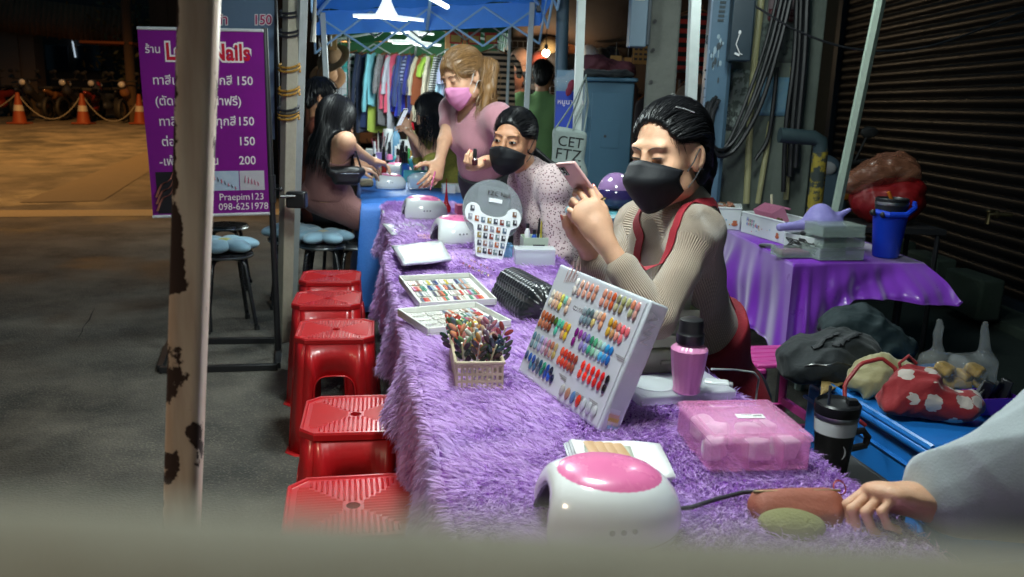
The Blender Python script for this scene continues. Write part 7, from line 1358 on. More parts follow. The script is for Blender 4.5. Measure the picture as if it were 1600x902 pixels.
t = cyl_thing('brush_cup', 'lilac cup crowded with nail brushes on the blue table', 'cup', bt(594, 268), [(.048, 0), (.052, .12), (.056, .17)], mat('lilac plastic', C('#a98cc4'), .4)); r = np.random.default_rng(6)
for i in range(16):
    c = bt(594, 268)+np.array((r.normal()*.018, r.normal()*.018, .02)); u = thing('nail_brush', 'thin nail brush in the lilac cup', 'nail brush', tuple(c), 'nail brushes in the lilac cup'); k = MB(); L = r.uniform(.26, .34); dx = r.normal()*.035+(.04 if i > 8 else -.01); k.tube([(0, 0, 0), (dx*.8, 0, L*.8), (dx, 0, L)], [.004, .0045, .001 if i % 2 else .006], 6); k.build('handle', mat('brush %d' % (i % 4), C(['#20202a', '#c9c4bc', '#8a3a4a', '#3a3a44'][i % 4]), .35), u)
S = Sdf(); c = bt(655, 297); S.box(c+np.array((-.03, .04, .05)), (.06, .05, .05), rotm(0, 0, .2), .02, .02); S.ell(c+np.array((.05, .04, .05)), (.055, .05, .05), None, .03); S.ell(c+np.array((.03, .03, .105)), (.09, .03, .02), None, .03); S.disp = lambda P: .006*wob(P, 55); t = thing('clear_bag', 'clear plastic bag with cotton on the edge of the blue table', 'bag', tuple(c)); S.build('bag_film', .007, mat('clear film', (.75, .8, .85), .15, alpha=.40, bump=.5, bscale=30, spec=.8), t); S = Sdf(); S.ell(c+np.array((.05, .045, .036)), (.04, .035, .032), None, 0); S.disp = lambda P: .006*wob(P, 90); S.build('cotton', .006, COT, t); k = MB(); k.box(c+np.array((-.035, .045, .04)), (.07, .06, .06)); k.build('blue_pack', mat('pale blue pack', C('#6fa4d8'), .5), t, world=True, bevel=.006)
t = clear_box(716, 302, .20, .13, .05, 'flat clear case with red mark beside the standing woman', CLEAR2, .1, BZ, name='flat_case', inner=mat('peach contents', C('#c98a6a'), .6)); k = MB(); k.box((-.04, .02, .0585), (.05, .02, .001)); k.build('red_label', mat('red card', (0, 0, 0)), t); flat_pack([(690, 276), (738, 280), (735, 262), (700, 258)], 'crumpled white film with pink wrapper behind the flat clear case', BZ+.02, POLY, .01, wav=.012, name='film_wrap')
clear_box(702, 303, .09, .1, .055, 'clear tub with orange contents left of the flat case', CLEAR, .2, BZ, inner=mat('orange contents', C('#d0703a'), .5))
S = Sdf(); c = bt(570, 292); S.box(c+np.array((.0, .06, .025)), (.05, .07, .024), rotm(0, 0, .2), .02); S.disp = lambda P: .007*wob(P, 45); t = thing('hand_towel', 'cream folded hand towel at the corner of the blue table', 'towel', tuple(c)); S.build('towel', .007, mat('cream towel', C('#b9ab8c'), .95, bump=.5, bscale=180), t)
clear_box(650, 285, .20, .16, .08, 'turquoise lattice tray behind the clear bag', mat('turquoise plastic', C('#4fb0bf'), .4), .1, BZ, lid=False, name='tray', inner=mat('dark contents', (.05, .06, .07), .5)); clear_box(625, 268, .30, .2, .10, 'dark teal tray in the middle of the blue table', mat('teal plastic', C('#1f7484'), .4), .1, BZ, lid=False, name='tray', inner=mat('pale contents', (.6, .66, .7), .6)); clear_box(566, 262, .26, .2, .10, 'blue and white box at the far left of the blue table', mat('bright blue plastic', C('#3a8ac4'), .4), .15, BZ, name='box', inner=None); clear_box(590, 258, .24, .2, .14, 'milky box with pink contents at the back of the blue table', CLEAR2, .1, BZ, inner=mat('pink contents', C('#d06a98'), .5))
c = bt(596, 243); flat_pack([(562, 262), (590, 256), (582, 240), (558, 246)], 'open picture leaflet under the arm of the girl in pink', BZ+.012, mat('leaflet print', C('#b9a8a8'), .4, vscale=40, col2='#5a5a70'), .003, name='picture_leaflet')
t = cyl_thing('white_jar', 'white lidded jar in the middle of the blue table', 'jar', bt(637, 236), [(.09, 0), (.1, .01), (.1, .2), (.09, .21)], WPL, [(.104, .205), (.104, .23), (0, .235)], WPL)
r = np.random.default_rng(31); PC = [('#c4302a', 'red'), ('#d9b03a', 'yellow'), ('#3a8a4a', 'green'), ('#2f6ac4', 'blue'), ('#d06a9a', 'pink'), ('#e0e0dc', 'white'), ('#d98a3a', 'orange'), ('#5fb0a8', 'mint'), ('#20202a', 'black'), ('#8a5ab0', 'violet'), ('#d8d0a0', 'cream'), ('#7a2a3a', 'wine'), ('#cfe0e6', 'pale blue'), ('#e6e6e2', 'snow white'), ('#d8dcd8', 'ash white'), ('#bfd8e6', 'icy blue')]
wh_ = ['beside the white jar', 'before the turquoise tray', 'behind the second nail lamp', 'near the elbow of the long haired woman', 'at the back of the blue table']
for i in range(84):
    px, py = r.uniform(572, 690), r.uniform(250, 280); px = max(px, 585); c = bt(px, py); q = PC[i % 16]; h = r.uniform(.08, .28); rr_ = r.uniform(.016, .034)
    t = thing('polish_bottle', q[1]+' nail polish bottle among many on the crowded blue table', 'nail polish', tuple(c), q[1]+' polish bottles on the blue table'); k = MB(); k.lathe([(rr_, 0), (rr_*1.05, .004), (rr_*1.02, h*.5), (rr_*.5, h*.58)], 12); k.build('bottle', mat('polish '+q[0], C(q[0]), .15, coat=.5), t); k = MB(); k.lathe([(rr_*.6, h*.58), (rr_*.5, h), (0, h)], 10); k.build('cap', mat('black plastic', (0, 0, 0)) if i % 3 else mat('white cord', (0, 0, 0)), t)
t = cyl_thing('spray_bottle', 'clear spray bottle with yellow liquid in front of the bent woman', 'bottle', bt(643, 240), [(.05, 0), (.056, .01), (.056, .26), (.024, .33)], mat('pale yellow liquid', C('#c9c08a'), .2, alpha=.7), [(.022, .32), (.02, .40), (.0, .41)], mat('red gel plastic', (0, 0, 0)))
c = bt(650, 262)
for i in range(5): u = thing('tissue', 'crumpled white tissue among the bottles on the blue table', 'tissue', tuple(bt(628+11*i, 262-7*(i % 3))), 'white tissues on the blue table'); S = Sdf(); S.ell((0, 0, .022), (.045, .035, .024), None, 0); S.disp = lambda P: .012*wob(P+i*.3, 70); S.build('tissue', .006, COT, u, world=False)
k = MB(); c = bt(618, 262); S = Sdf(); S.ell(c+Z_*.02, (.03, .02, .02), None, 0); t = thing('black_brush', 'black rounded dust brush behind the nail lamps', 'brush', tuple(c)); S.build('bristles', .006, mat('black bristles', (.02, .02, .025), .9, bump=.5, bscale=200), t); k.tube([c+Z_*.03, c+Z_*.09], [.008, .006], 8); k.build('handle', mat('black plastic', (0, 0, 0)), t, world=True)
# ================================================================== RIGHT SIDE
SAT = mat('purple satin', C('#7a28b4'), .30, var=.10, vscale=9, sheen=.6, coat=.25)
SAT.node_tree.nodes['Principled BSDF'].inputs['Anisotropic'].default_value = .5
def satin_table():
    A1, A2 = on_h(1240, 412, TZ), on_h(1418, 402, TZ); A2[1] = A1[1]+.12; B1 = on_h(1128, 350, TZ)+np.array((-.05, .35, 0)); B2 = B1+(A2-A1); t0 = thing('narrow_table', 'narrow table under the purple satin cloth', 'table', tuple((A1+B2)/2*np.array((1, 1, 0)))); k = MB(); M = [A1, A2, B2, B1]; k.add([q-Z_*.012 for q in M]+[q-Z_*.035 for q in M], [(0, 1, 2, 3), (7, 6, 5, 4), (0, 4, 5, 1), (1, 5, 6, 2), (2, 6, 7, 3), (3, 7, 4, 0)]); k.build('tabletop', mat('white table board', (0, 0, 0)), t0, world=True); cc = np.mean(M, 0)
    for q in M: p = q+(cc-q)*.12; k = MB(); k.tube([(p[0], p[1], 0), (p[0], p[1], TZ-.03)], .018, 8); k.build('leg', mat('black steel stand', (0, 0, 0)), t0, world=True)
    t = thing('satin_tablecloth', 'shiny purple satin cloth hanging in folds over the narrow table', 'tablecloth', tuple(cc*np.array((1, 1, 0)))); rim = [B1, A1, A2, B2]; k = MB(); k.add(rim, [(0, 1, 2, 3)]); seg = []; L = []
    for p, q in zip(rim[:-1], rim[1:]): seg += [p+(q-p)*u for u in np.linspace(0, 1, 30, endpoint=False)]
    seg.append(B2); n = len(seg)
    def fn(u, v):
        i = u*(n-1); j = min(int(i), n-2); p = seg[j]*(1-(i-j))+seg[j+1]*(i-j); o = unit((p-cc)*np.array((1, 1, 0)))
        # drop length: long on the left side and at the corner, short on the right half of the front
        if i < 30: D = .30+.10*(i/30)
        elif i < 60: f = (i-30)/30; D = .40-.24*sstep(.05, .45, f)+.02*math.sin(f*8)
        else: f = (i-60)/30; D = .16+.05*f
        D += .05*math.exp(-((i-30)/1.5)**2); fold = math.sin(i*.95)*.030+math.sin(i*2.1+.7)*.014; fl = (.06+fold*(1.2 if i < 34 else .5))
        if i > 48: fl += .16*sstep(48, 60, i)*(1-.5*sstep(60, 80, i))
        d = .006+v*fl+.02*v*math.sin(v*6+i*.3); z = TZ+.002-D*v*(1-.30*sstep(48, 60, i)*(1-v*.4))
        return p+o*d+np.array((0, 0, z-p[2]))
    k.grid(n*3, 22, fn); k.build('cloth', SAT, t, world=True, angle=60, solid=.002)
    k = MB(); k.tube([fn(u, 1.0) for u in np.linspace(0, 1, n*2)], .0035, 6); k.build('hem', SAT, t, world=True)
    return A1, A2
A1, A2 = satin_table(); SY = math.atan2(A2[1]-A1[1], A2[0]-A1[0])
def white_tub(F0p, F1p, d, h, label, txt=True, seed=0):
    F0, F1 = on_h(*F0p, TZ+.004), on_h(*F1p, TZ+.004); x = F1-F0; yaw = math.atan2(x[1], x[0]); w = np.linalg.norm(x); R = rotm(0, 0, yaw); c = (F0+F1)/2+R @ np.array((0, d/2, 0)); t = thing('storage_tub', label, 'storage tub', tuple(c), 'white printed storage tubs', yaw); m = mat('white tub plastic', (.62, .66, .66), .4, var=.04); k = MB(); open_box(k, w, d, h, .004); k.build('tub_body', m, t, bevel=.004)
    k = MB(); k.tube([(a*w/2, b*d/2, h) for a, b in ((-1, -1), (1, -1), (1, 1), (-1, 1), (-1, -1))], .005, 8); k.build('rim', m, t)
    if txt:
        CL = ['#2f8a9a', '#c4304a', '#2f5ac4', '#d06a3a', '#3a8a4a', '#b03a8a']; x0 = -w*.36
        for s, z in (('Happy', .62), ('everyday', .42)):
            xx = x0
            for i, ch in enumerate(s): text('lettering', ch, .030, mat('ink '+CL[(i+seed) % 6], C(CL[(i+seed) % 6]), .5), t, (xx, -d/2-.0035, h*z), STAND); xx += .0165 if ch != 'm' else .02
    r = np.random.default_rng(seed)
    for i in range(9): k = MB(); k.ball((w*r.uniform(-.3, .42), -d/2-.003, h*r.uniform(.12, .55)), (r.uniform(.002, .005), .0012, r.uniform(.002, .004)), 8); cc = ['#3a9ab0', '#c9a03a', '#4a8a4a', '#c4503a'][i % 4]; k.build('printed_dot', mat('ink '+cc, C(cc), .5), t)
    k = MB(); k.ball((w*.36, -d/2-.003, h*.26), (.017, .0015, .010), 12); k.ball((w*.36, -d/2-.0035, h*.38), (.012, .0012, .008), 12); k.build('printed_picture', mat('ink #b0603a', C('#b0603a'), .5), t); return t, c, yaw, w
BROWN = mat('brown paper pieces', C('#8a6a4c'), .7, vscale=40, col2='#4a3a26')
t, c, yaw, w = white_tub((1092, 356), (1156, 360), .22, .115, 'white printed storage tub nearest the woman, heaped with brown packets', False, 1)
r = np.random.default_rng(9)
for i in range(14): u = thing('packet', 'small brown and tan packet heaped in the left storage tub', 'packet', tuple(c+rotm(0, 0, yaw) @ np.array((r.uniform(-.07, .07), r.uniform(-.09, .09), .10+r.uniform(0, .02)))), 'packets in the left storage tub', r.uniform(0, 3)); k = MB(); k.box((0, 0, 0), (.05, .035, .012), rotm(r.normal()*.3, r.normal()*.3, 0)); k.build('wrapper', [BROWN, mat('pinkish packet', C('#a8705a'), .5), POLY][i % 3], u, bevel=.003)
t, c, yaw, w = white_tub((1157, 362), (1224, 382), .20, .105, 'white printed storage tub with coloured Happy everyday lettering', True, 2)
u = thing('pink_rack', 'pink slotted rack standing in the middle storage tub', 'rack', tuple(c+Z_*.06+np.array((-.01, .05, 0))), rotz=yaw); pk = mat('pink rack plastic', C('#c47a98'), .4)
for i in range(13): k = MB(); k.box((-.085+.0142*i, 0, .055), (.004, .075, .085), rotm(.5, 0, 0)); k.build('slat', pk, u)
for z in (.02, .09): k = MB(); k.box((0, -.02 if z < .05 else .02, z), (.18, .012, .008)); k.build('crossbar', pk, u)
for i in range(7): v = thing('wooden_piece', 'small brown wooden piece in front of the pink rack', 'wood piece', tuple(c+rotm(0, 0, yaw) @ np.array((-.06+.022*i, -.05, .085))), 'wooden pieces in the middle tub'); k = MB(); k.box((0, 0, 0), (.014, .014, .05), rotm(.1*i, .2, .3*i)); k.build('piece', mat('brown wood', C('#5a4228'), .7), v, bevel=.002)
v = thing('brush', 'thin pale brush sticking up from the storage tubs', 'brush', tuple(c+np.array((-.02, .08, .10)))); k = MB(); k.tube([(0, 0, 0), (-.012, 0, .11)], [.005, .007], 8); k.build('handle', mat('ivory plastic', (0, 0, 0)), v)
# lattice basket, clear boxes, organza bag, tin
F0, F1 = on_h(1227, 384, TZ+.03), on_h(1275, 394, TZ+.03); yw = math.atan2(*(F1-F0)[1::-1]); cb = (F0+F1)/2+rotm(0, 0, yw) @ np.array((0, .09, 0)); t = thing('lattice_basket', 'white scroll lattice basket with dark handle slot', 'basket', (cb[0], cb[1], TZ+.004), rotz=yw); wb_ = float(np.linalg.norm(F1-F0))+.03; k = MB(); open_box(k, wb_, .17, .085, .004); k.build('basket_body', mat('white tub plastic', (0, 0, 0)), t, bevel=.003)
for i in range(26): k = MB(); a = rng.uniform(0, PI); k.tube([(-wb_/2+.008+(wb_-.016)*rng.uniform(), -.0865, .012+.058*rng.uniform()) + 0*X_ if False else np.array((-wb_/2+.008+(wb_-.016)*rng.uniform(), -.0868, .012+.055*rng.uniform()))+d_ for d_ in (np.array((-.007*math.cos(a), 0, -.007*math.sin(a))), np.zeros(3), np.array((.007*math.cos(a+.6), 0, .007*math.sin(a+.6))))], .0022, 5); k.build('lattice_hole', mat('dark slot', (0, 0, 0)), t)
k = MB(); k.box((0, -.0865, .066), (.035, .003, .014)); k.build('handle_slot', mat('dark slot', (0, 0, 0)), t, bevel=.004)
for i in range(6): u = thing('black_pouch', 'dark little pouch lying in the lattice basket under the organza bag', 'pouch', tuple(np.array((cb[0], cb[1], TZ+.085))+rotm(0, 0, yw) @ np.array((-.06+.025*i, .02*(i % 2), 0))), 'dark pouches in the lattice basket'); S = Sdf(); S.ell((0, 0, 0), (.02, .04, .014), rotm(0, 0, .3*i), 0); S.build('pouch', .006, mat('black print cloth', (.02, .02, .025), .6, vscale=60, col2='#8a8a90', thr=.66), u, world=False)
for (px, py, w_, d_, h_, z, lb) in ((1315, 408, .21, .17, .045, TZ+.004, 'clear flat box at the bottom front of the satin table'), (1245, 404, .15, .10, .04, TZ+.004, 'clear open tray below the lattice basket'), (1318, 388, .20, .15, .045, TZ+.056, 'clear flat box in the middle of the stack on the satin table'), (1318, 372, .20, .15, .045, TZ+.108, 'clear flat box on top of the stack on the satin table')):
    clear_box(px, py, w_, d_, h_, lb, mat('greenish clear plastic', C('#b4c4bc'), .2, alpha=.34), SY, z, lid='tray' not in lb, inner=mat('murky contents', C('#9aaaa4'), .7, alpha=.4) if 'stack' in lb else mat('pink contents dim', C('#8a5a6a'), .6) if 'tray' in lb else None)
S = Sdf(); c = at(1290, 348, 3.75); S.ell(c, (.10, .07, .045), rotm(0, .25, .1), 0); S.ell(c+np.array((-.02, 0, .045)), (.05, .045, .04), None, .04); S.cap(c+np.array((-.06, 0, .0)), c+np.array((-.20, .0, -.03)), .03, .018, .03); S.cap(c+np.array((.05, 0, .03)), c+np.array((.10, 0, .06)), .02, .008, .03); S.disp = lambda P: .010*wob(P, 38); t = thing('organza_bag', 'lilac dotted organza bag lying over the boxes', 'bag', tuple(c)); S.build('bag', .007, mat('lilac organza', C('#8079c4'), .5, alpha=.85, bump=.4, bscale=30, vscale=45, col2='#a49ad8'), t)
cyl_thing('silver_tin', 'small round silver tin on the purple satin', 'tin', on_h(1199, 386, TZ+.004), [(.038, 0), (.040, .003), (.040, .010), (.036, .012), (0, .012)], mat('brushed steel', (0, 0, 0)))
# blue tumbler sleeve with black cup
c = on_h(1383, 401, TZ+.004); t = thing('blue_tumbler', 'black cup in bright blue sleeve with strap handle and orange straw', 'tumbler', tuple(c)); bp = mat('bright blue silicone', C('#1440c8'), .4, var=.05); k = MB(); k.lathe([(.052, 0), (.056, .006), (.074, .19), (.078, .195), (.078, .205), (.072, .206)], 32); k.build('sleeve', bp, t)
k = MB(); k.lathe([(.060, .15), (.070, .23), (.071, .262), (.066, .266), (.062, .262), (.058, .24), (.0, .24)], 32); k.build('cup', mat('black plastic', (0, 0, 0)), t); k = MB(); k.lathe([(.0712, .236), (.0722, .242), (.0712, .249)], 32, cap=False); k.build('steel_band', mat('brushed steel', (0, 0, 0)), t)
k = MB(); k.tube([(-.078, -.02, .205), (-.04, -.080, .198), (.03, -.085, .20), (.085, -.04, .225), (.105, .01, .245)], [.012, .013, .013, .013, .010], 8); k.build('strap', bp, t); k = MB(); k.ball((-.085, -.02, .20), (.018, .015, .016), 12); k.ball((-.06, -.06, .195), (.014, .014, .014), 12); k.build('strap_button', mat('black plastic', (0, 0, 0)), t); k = MB(); k.tube([(0, 0, .25), (-.022, 0, .292)], .008, 8); k.build('straw', mat('orange straw', C('#c06a1e'), .4), t)
# ---- pink plastic stool, blue storage box with lid, things piled on it
def pink_stool():
    c = on_h(1212, 553, .43); t = thing('pink_stool', 'pink slatted plastic stool under the satin cloth', 'stool', (c[0], c[1], 0), rotz=.2); m = mat('pink stool plastic', C('#c43f8f'), .4, coat=.1)
    k = MB()
    for i in range(5): k.box((0, -.10+.05*i, .42), (.27, .044, .016))
    for x in (-.12, .12): k.box((x, 0, .405), (.03, .27, .02))
    k.build('seat', m, t, bevel=.005)
    for x in (-1, 1):
        for y in (-1, 1): k = MB(); k.tube([(x*.105, y*.105, .40), (x*.125, y*.125, 0)], [.019, .016], 4); k.build('leg', m, t, smooth=False)
        k = MB(); k.box((x*.113, 0, .20), (.018, .235, .03)); k.build('stretcher', m, t); k = MB(); k.box((0, x*.113, .17), (.235, .018, .03)); k.build('stretcher', m, t)
pink_stool()
LZ = .50; LA, LB = on_h(1247, 572, LZ), on_h(1458, 700, LZ); lx = unit(LA-LB); ly = np.array((lx[1], -lx[0], 0)); LL = float(np.linalg.norm(LA-LB)); LW = .52; BM = np.stack([ly, lx, Z_], 1); LC = (LA+LB)/2+ly*LW/2; BYAW = math.atan2(ly[1], ly[0])
BLP = mat('blue storage plastic', C('#1d6fbe'), .38, var=.06, vscale=5, coat=.1)
t = thing('storage_box', 'large blue plastic storage box with flat lid, piled with bags', 'storage box', (LC[0], LC[1], 0), rotz=BYAW); k = MB(); k.box((0, 0, (LZ-.04)/2), (LW-.05, LL-.05, LZ-.042)); k.build('box_body', BLP, t, bevel=.02, seg=3)
for z in (.14, .28, .40): k = MB(); k.tube([(a*(LW/2-.022), b*(LL/2-.022), z) for a, b in ((-1, -1), (1, -1), (1, 1), (-1, 1), (-1, -1))], .006, 6); k.build('moulded_rib', BLP, t)
k = MB(); k.box((0, 0, LZ-.028), (LW, LL, .024)); k.build('lid', BLP, t, bevel=.010, seg=3); k = MB(); k.tube([(a*(LW/2-.012), b*(LL/2-.012), LZ-.010) for a, b in ((-1, -1), (1, -1), (1, 1), (-1, 1), (-1, -1))], .012, 8); k.build('lid_rim', BLP, t)
def onlid(px, py, z=LZ-.012): return on_h(px, py, z)
def sack(name, label, cat, prims, m, disp=.01, fr=30, res=.008, floor=None, world=True, extra=None):
    S = Sdf(); lo = np.array(prims[0][0]); 
    for c, r_, M, k_ in prims: S.ell(c, r_, M, k_)
    if floor is not None: S.plane((0, 0, floor), (0, 0, -1), k=.01)
    S.disp = lambda P: disp*.5*wob(P, fr)+disp*3.6*fold(P, fr*.8)+disp*1.6*fold(P+3, fr*2.2); t = thing(name, label, cat, (lo[0], lo[1], floor if floor is not None else lo[2])); S.build('cloth', res, m, t); return t, S
BLK = mat('black padded cloth', (.012, .016, .018), .75, bump=.3, bscale=40, sheen=.1); TEALB = mat('dark teal cloth', C('#14262a'), .75, bump=.3, bscale=40)
fl = LZ-.012
a = onlid(1300, 590); bt_, bS = sack('black_backpack', 'lumpy black backpack slumped on the blue lid', 'bag', [(a+np.array((-.02, .05, .05)), (.14, .12, .07), None, 0), (a+np.array((.08, .08, .07)), (.10, .10, .07), None, .05), (a+np.array((-.05, .0, .04)), (.10, .08, .06), None, .05)], BLK, .014, 26, floor=fl)
for u, v in (((-.10, -.05), (.02, .06)), ((-.02, -.07), (.10, .04))):
    P = onto(bS, [a+np.array((u[0]+(v[0]-u[0])*q, u[1]+(v[1]-u[1])*q, .16)) for q in np.linspace(0, 1, 14)], .006); k = MB(); k.tube(P, .012, 8, flat=.35); k.build('strap', mat('black webbing', (.03, .032, .035), .6, bump=.4, bscale=200), bt_, world=True)
P = onto(bS, [a+np.array((-.14+.24*q, -.10+.02*q, .07)) for q in np.linspace(0, 1, 16)], .001); k = MB(); k.tube(P, .003, 6); k.build('zip', mat('dull zip', (.12, .12, .12), .3, metal=.7), bt_, world=True)
a = onlid(1362, 575); sack('dark_jacket', 'dark teal jacket bundled behind the black backpack', 'jacket', [(a+np.array((.0, .14, .09)), (.15, .11, .09), rotm(0, .2, .3), 0), (a+np.array((.06, .10, .05)), (.12, .10, .06), None, .06)], TEALB, .016, 28, floor=fl)
a = onlid(1385, 622); CR_ = mat('cream shiny fabric', C('#9a9068'), .5, bump=.4, bscale=30, sheen=.3); sack('cream_bag', 'crumpled cream cloth bag behind the red dotted bag', 'bag', [(a+np.array((-.02, .06, .05)), (.12, .07, .06), rotm(0, -.1, .5), 0), (a+np.array((.06, .10, .06)), (.10, .06, .05), None, .04)], CR_, .018, 30, floor=fl)
a = onlid(1440, 650); RD = mat('red dotted cloth', C('#8a0f18'), .75, bump=.25, bscale=60, sheen=.2); n_ = RD.node_tree; b_ = n_.nodes['Principled BSDF']; tc_ = nd(n_, 'ShaderNodeTexCoord'); vo = nd(n_, 'ShaderNodeTexVoronoi', i_Scale=15.0); vo.inputs['Randomness'].default_value = .4; nz_ = nd(n_, 'ShaderNodeTexNoise', i_Scale=14.0); mxv = nd(n_, 'ShaderNodeMix', data_type='VECTOR'); mxv.inputs[0].default_value = .02; n_.links.new(tc_.outputs['Object'], mxv.inputs[4]); n_.links.new(nz_.outputs['Color'], mxv.inputs[5]); n_.links.new(mxv.outputs[1], vo.inputs['Vector']); lt_ = nd(n_, 'ShaderNodeMath', operation='LESS_THAN'); lt_.inputs[1].default_value = .36; n_.links.new(vo.outputs['Distance'], lt_.inputs[0]); mx_ = nd(n_, 'ShaderNodeMix', data_type='RGBA'); sr = b_.inputs['Base Color'].links[0].from_socket; n_.links.new(lt_.outputs[0], mx_.inputs[0]); n_.links.new(sr, mx_.inputs[6]); mx_.inputs[7].default_value = C('#b5a8a0')+(1,); n_.links.new(mx_.outputs[2], b_.inputs['Base Color'])
t, S = sack('dotted_bag', 'red cloth bag with big white dots slumped on the blue lid', 'bag', [(a+np.array((.0, .0, .05)), (.11, .075, .06), rotm(0, .15, -.2), 0), (a+np.array((-.02, .03, .085)), (.075, .05, .06), rotm(0, .3, 0), .05), (a+np.array((.09, -.015, .035)), (.07, .06, .04), None, .05), (a+np.array((-.09, .0, .03)), (.04, .05, .03), None, .04)], RD, .013, 30, .006, floor=fl)
k = MB(); P = [at(1352, 665, a[1]), at(1320, 640, a[1]), at(1320, 600, a[1]+.03), at(1345, 568, a[1]+.05), at(1378, 560, a[1]+.06), at(1398, 575, a[1]+.05), at(1405, 600, a[1]+.03)]; P = [np.array([np.interp(u, range(7), [p[i] for p in P]) for i in range(3)]) for u in np.linspace(0, 6, 26)]; k.tube(P, .006, 8); k.build('rope_handle', mat('red cord', C('#7a1f22'), .5), t, world=True)
k = MB(); P = [at(1412, 590, a[1]+.03), at(1405, 568, a[1]+.04), at(1420, 556, a[1]+.04), at(1432, 568, a[1]+.04)]; k.tube(P, .005, 8); k.build('drawstring', RD, t, world=True)
flat_pack([(1282, 618), (1318, 600), (1312, 584), (1284, 588)], 'tan printed flyer lying on the blue lid', LZ+.0, mat('tan flyer', C('#a8925a'), .6, vscale=40, col2='#6a4a2a'), .003, wav=.004, name='tan_flyer')
FOOD = mat('golden fried snack', C('#8a6a24'), .6, vscale=30, col2='#b08a3a', bump=.4, bscale=60); FILM = mat('thin clear bag film', (.85, .90, .92), .10, alpha=.09, bump=.6, bscale=22, spec=.9)
for i, (px, py, ln, lb) in enumerate(((1475, 610, 1, 'clear carrier bag of snacks with upright handle, behind the dotted bag on its left'), (1522, 612, 1, 'clear carrier bag of snacks with upright handle at the far right of the lid'))):
    c = onlid(px, py); S = Sdf(); S.box(c+np.array((0, .03, .055)), (.065, .05, .055), rotm(0, 0, .2), .025); S.cap(c+np.array((-.02+.05*i, .03, .10)), c+np.array((-.03+.05*i, .03, .215)), .022, .007, .03); S.disp = lambda P: .004*wob(P+i, 45)+.016*fold(P+i, 45); t = thing('carrier_bag', lb, 'bag', tuple(c)); S.build('bag_film', .006, FILM, t)
    for j in range(4): q = c+np.array((-.03+.02*j, .03+.01*(j % 2), .018+.022*(j % 3))); u = thing('snack_pack', 'golden snack inside the clear carrier bags', 'snack', tuple(q), 'snacks in the carrier bags'); S = Sdf(); S.box((0, 0, 0), (.032, .026, .015), rotm(.2*j, .1, .4*j), .01); S.disp = lambda P: .004*wob(P, 70); S.build('snack', .006, FOOD, u, world=False)
c = onlid(1545, 640); t = thing('purple_basket', 'small purple basket of black combs at right edge of the lid', 'basket', tuple(c), rotz=.2); k = MB(); open_box(k, .13, .09, .05, .003); k.build('basket', mat('purple plastic', C('#5a1f9a'), .4), t)
for i in range(6): u = thing('black_comb', 'black comb or clip in the small purple basket', 'comb', tuple(c+np.array((-.045+.018*i, .0, .03))), 'black combs in the purple basket'); k = MB(); k.box((0, 0, .03), (.012, .03, .07), rotm(.3*math.sin(i), .5*math.cos(i*2), i)); k.build('comb', mat('black plastic', (0, 0, 0)), u, bevel=.003)
# insulated tumbler at the table corner
c = at(1296, 742, 1.72); t0 = thing('crate', 'dark low crate between the purple table and the blue box', 'crate', (c[0], c[1], 0), rotz=.2); k = MB(); open_box(k, .24, .22, c[2]-.002, .012); k.box((0, 0, c[2]-.008), (.236, .216, .010)); k.build('crate_body', mat('dark grey plastic', (.03, .03, .033), .5), t0, bevel=.003)
t = thing('travel_tumbler', 'white and grey travel tumbler with black lid, straw and side handle', 'tumbler', tuple(c+Z_*.002)); k = MB(); k.lathe([(.032, 0), (.034, .004), (.042, .10), (.0435, .102)], 32); k.build('lower_body', mat('dark steel paint', C('#3c3a38'), .4, metal=.3), t); k = MB(); k.lathe([(.0437, .102), (.0455, .128), (.0455, .132)], 32, cap=False); k.build('white_band', WPL, t); k = MB(); k.lathe([(.0458, .132), (.0470, .136), (.0470, .142), (.0458, .145)], 32, cap=False); k.build('steel_band', mat('brushed steel', (0, 0, 0)), t); k = MB(); k.lathe([(.0470, .144), (.0485, .150), (.0485, .166), (.045, .170), (.042, .163), (.0, .162)], 32); k.box((.030, .0, .170), (.02, .018, .012)); k.build('lid', mat('black plastic', (0, 0, 0)), t); k = MB(); k.tube([(-.020, 0, .15), (-.021, 0, .205)], .0035, 8); k.build('straw', mat('smoky straw', (.04, .05, .07), .2), t); k = MB(); k.tube([(.040, 0, .10), (.062, 0, .105), (.074, 0, .09), (.070, 0, .07), (.040, 0, .062)], .008, 8); k.build('handle', mat('dark steel paint', (0, 0, 0)), t)
text('emblem', ')', .032, mat('white cord', (0, 0, 0)), t, (.004, -.0415, .060), STAND)

# ---- electric cabinet and what lies on it
c0 = at(952, 128, 5.2); cw = .295; cz = c0[2]; t = thing('electric_cabinet', 'blue grey steel electric cabinet with small hatch and key hole', 'cabinet', (c0[0], 5.35, 0), rotz=.06); cm = mat('blue grey cabinet paint', C('#3a6076'), .5, vscale=8, bump=.08, bscale=60, var=.08); k = MB(); k.box((0, 0, cz/2), (cw, .30, cz)); k.build('cabinet_body', cm, t, bevel=.006); k = MB(); k.box((.014, -.156, cz*.49), (cw-.045, .012, cz*.93)); d = k.build('door', cm, t, bevel=.003); k = MB(); k.box((.012, -.1635, cz-.315), (.112, .004, .16)); h = k.build('hatch', cm, d, bevel=.002); k = MB(); k.lathe([(.009, 0), (.009, .004), (0, .004)], 12, rotm(PI/2, 0, 0), (-.020, -.1655, cz-.325)); k.build('key_hole', mat('dark slot', (0, 0, 0)), h)
k = MB(); k.box((0, 0, cz+.012), (cw+.06, .36, .024), rotm(0, -.01, 0)); k.build('top_cap', cm, t, bevel=.008)
for z in (.3, cz-.25): k = MB(); k.tube([(-cw/2+.012, -.158, z-.04), (-cw/2+.012, -.158, z+.04)], .008, 8); k.build('hinge', cm, d)
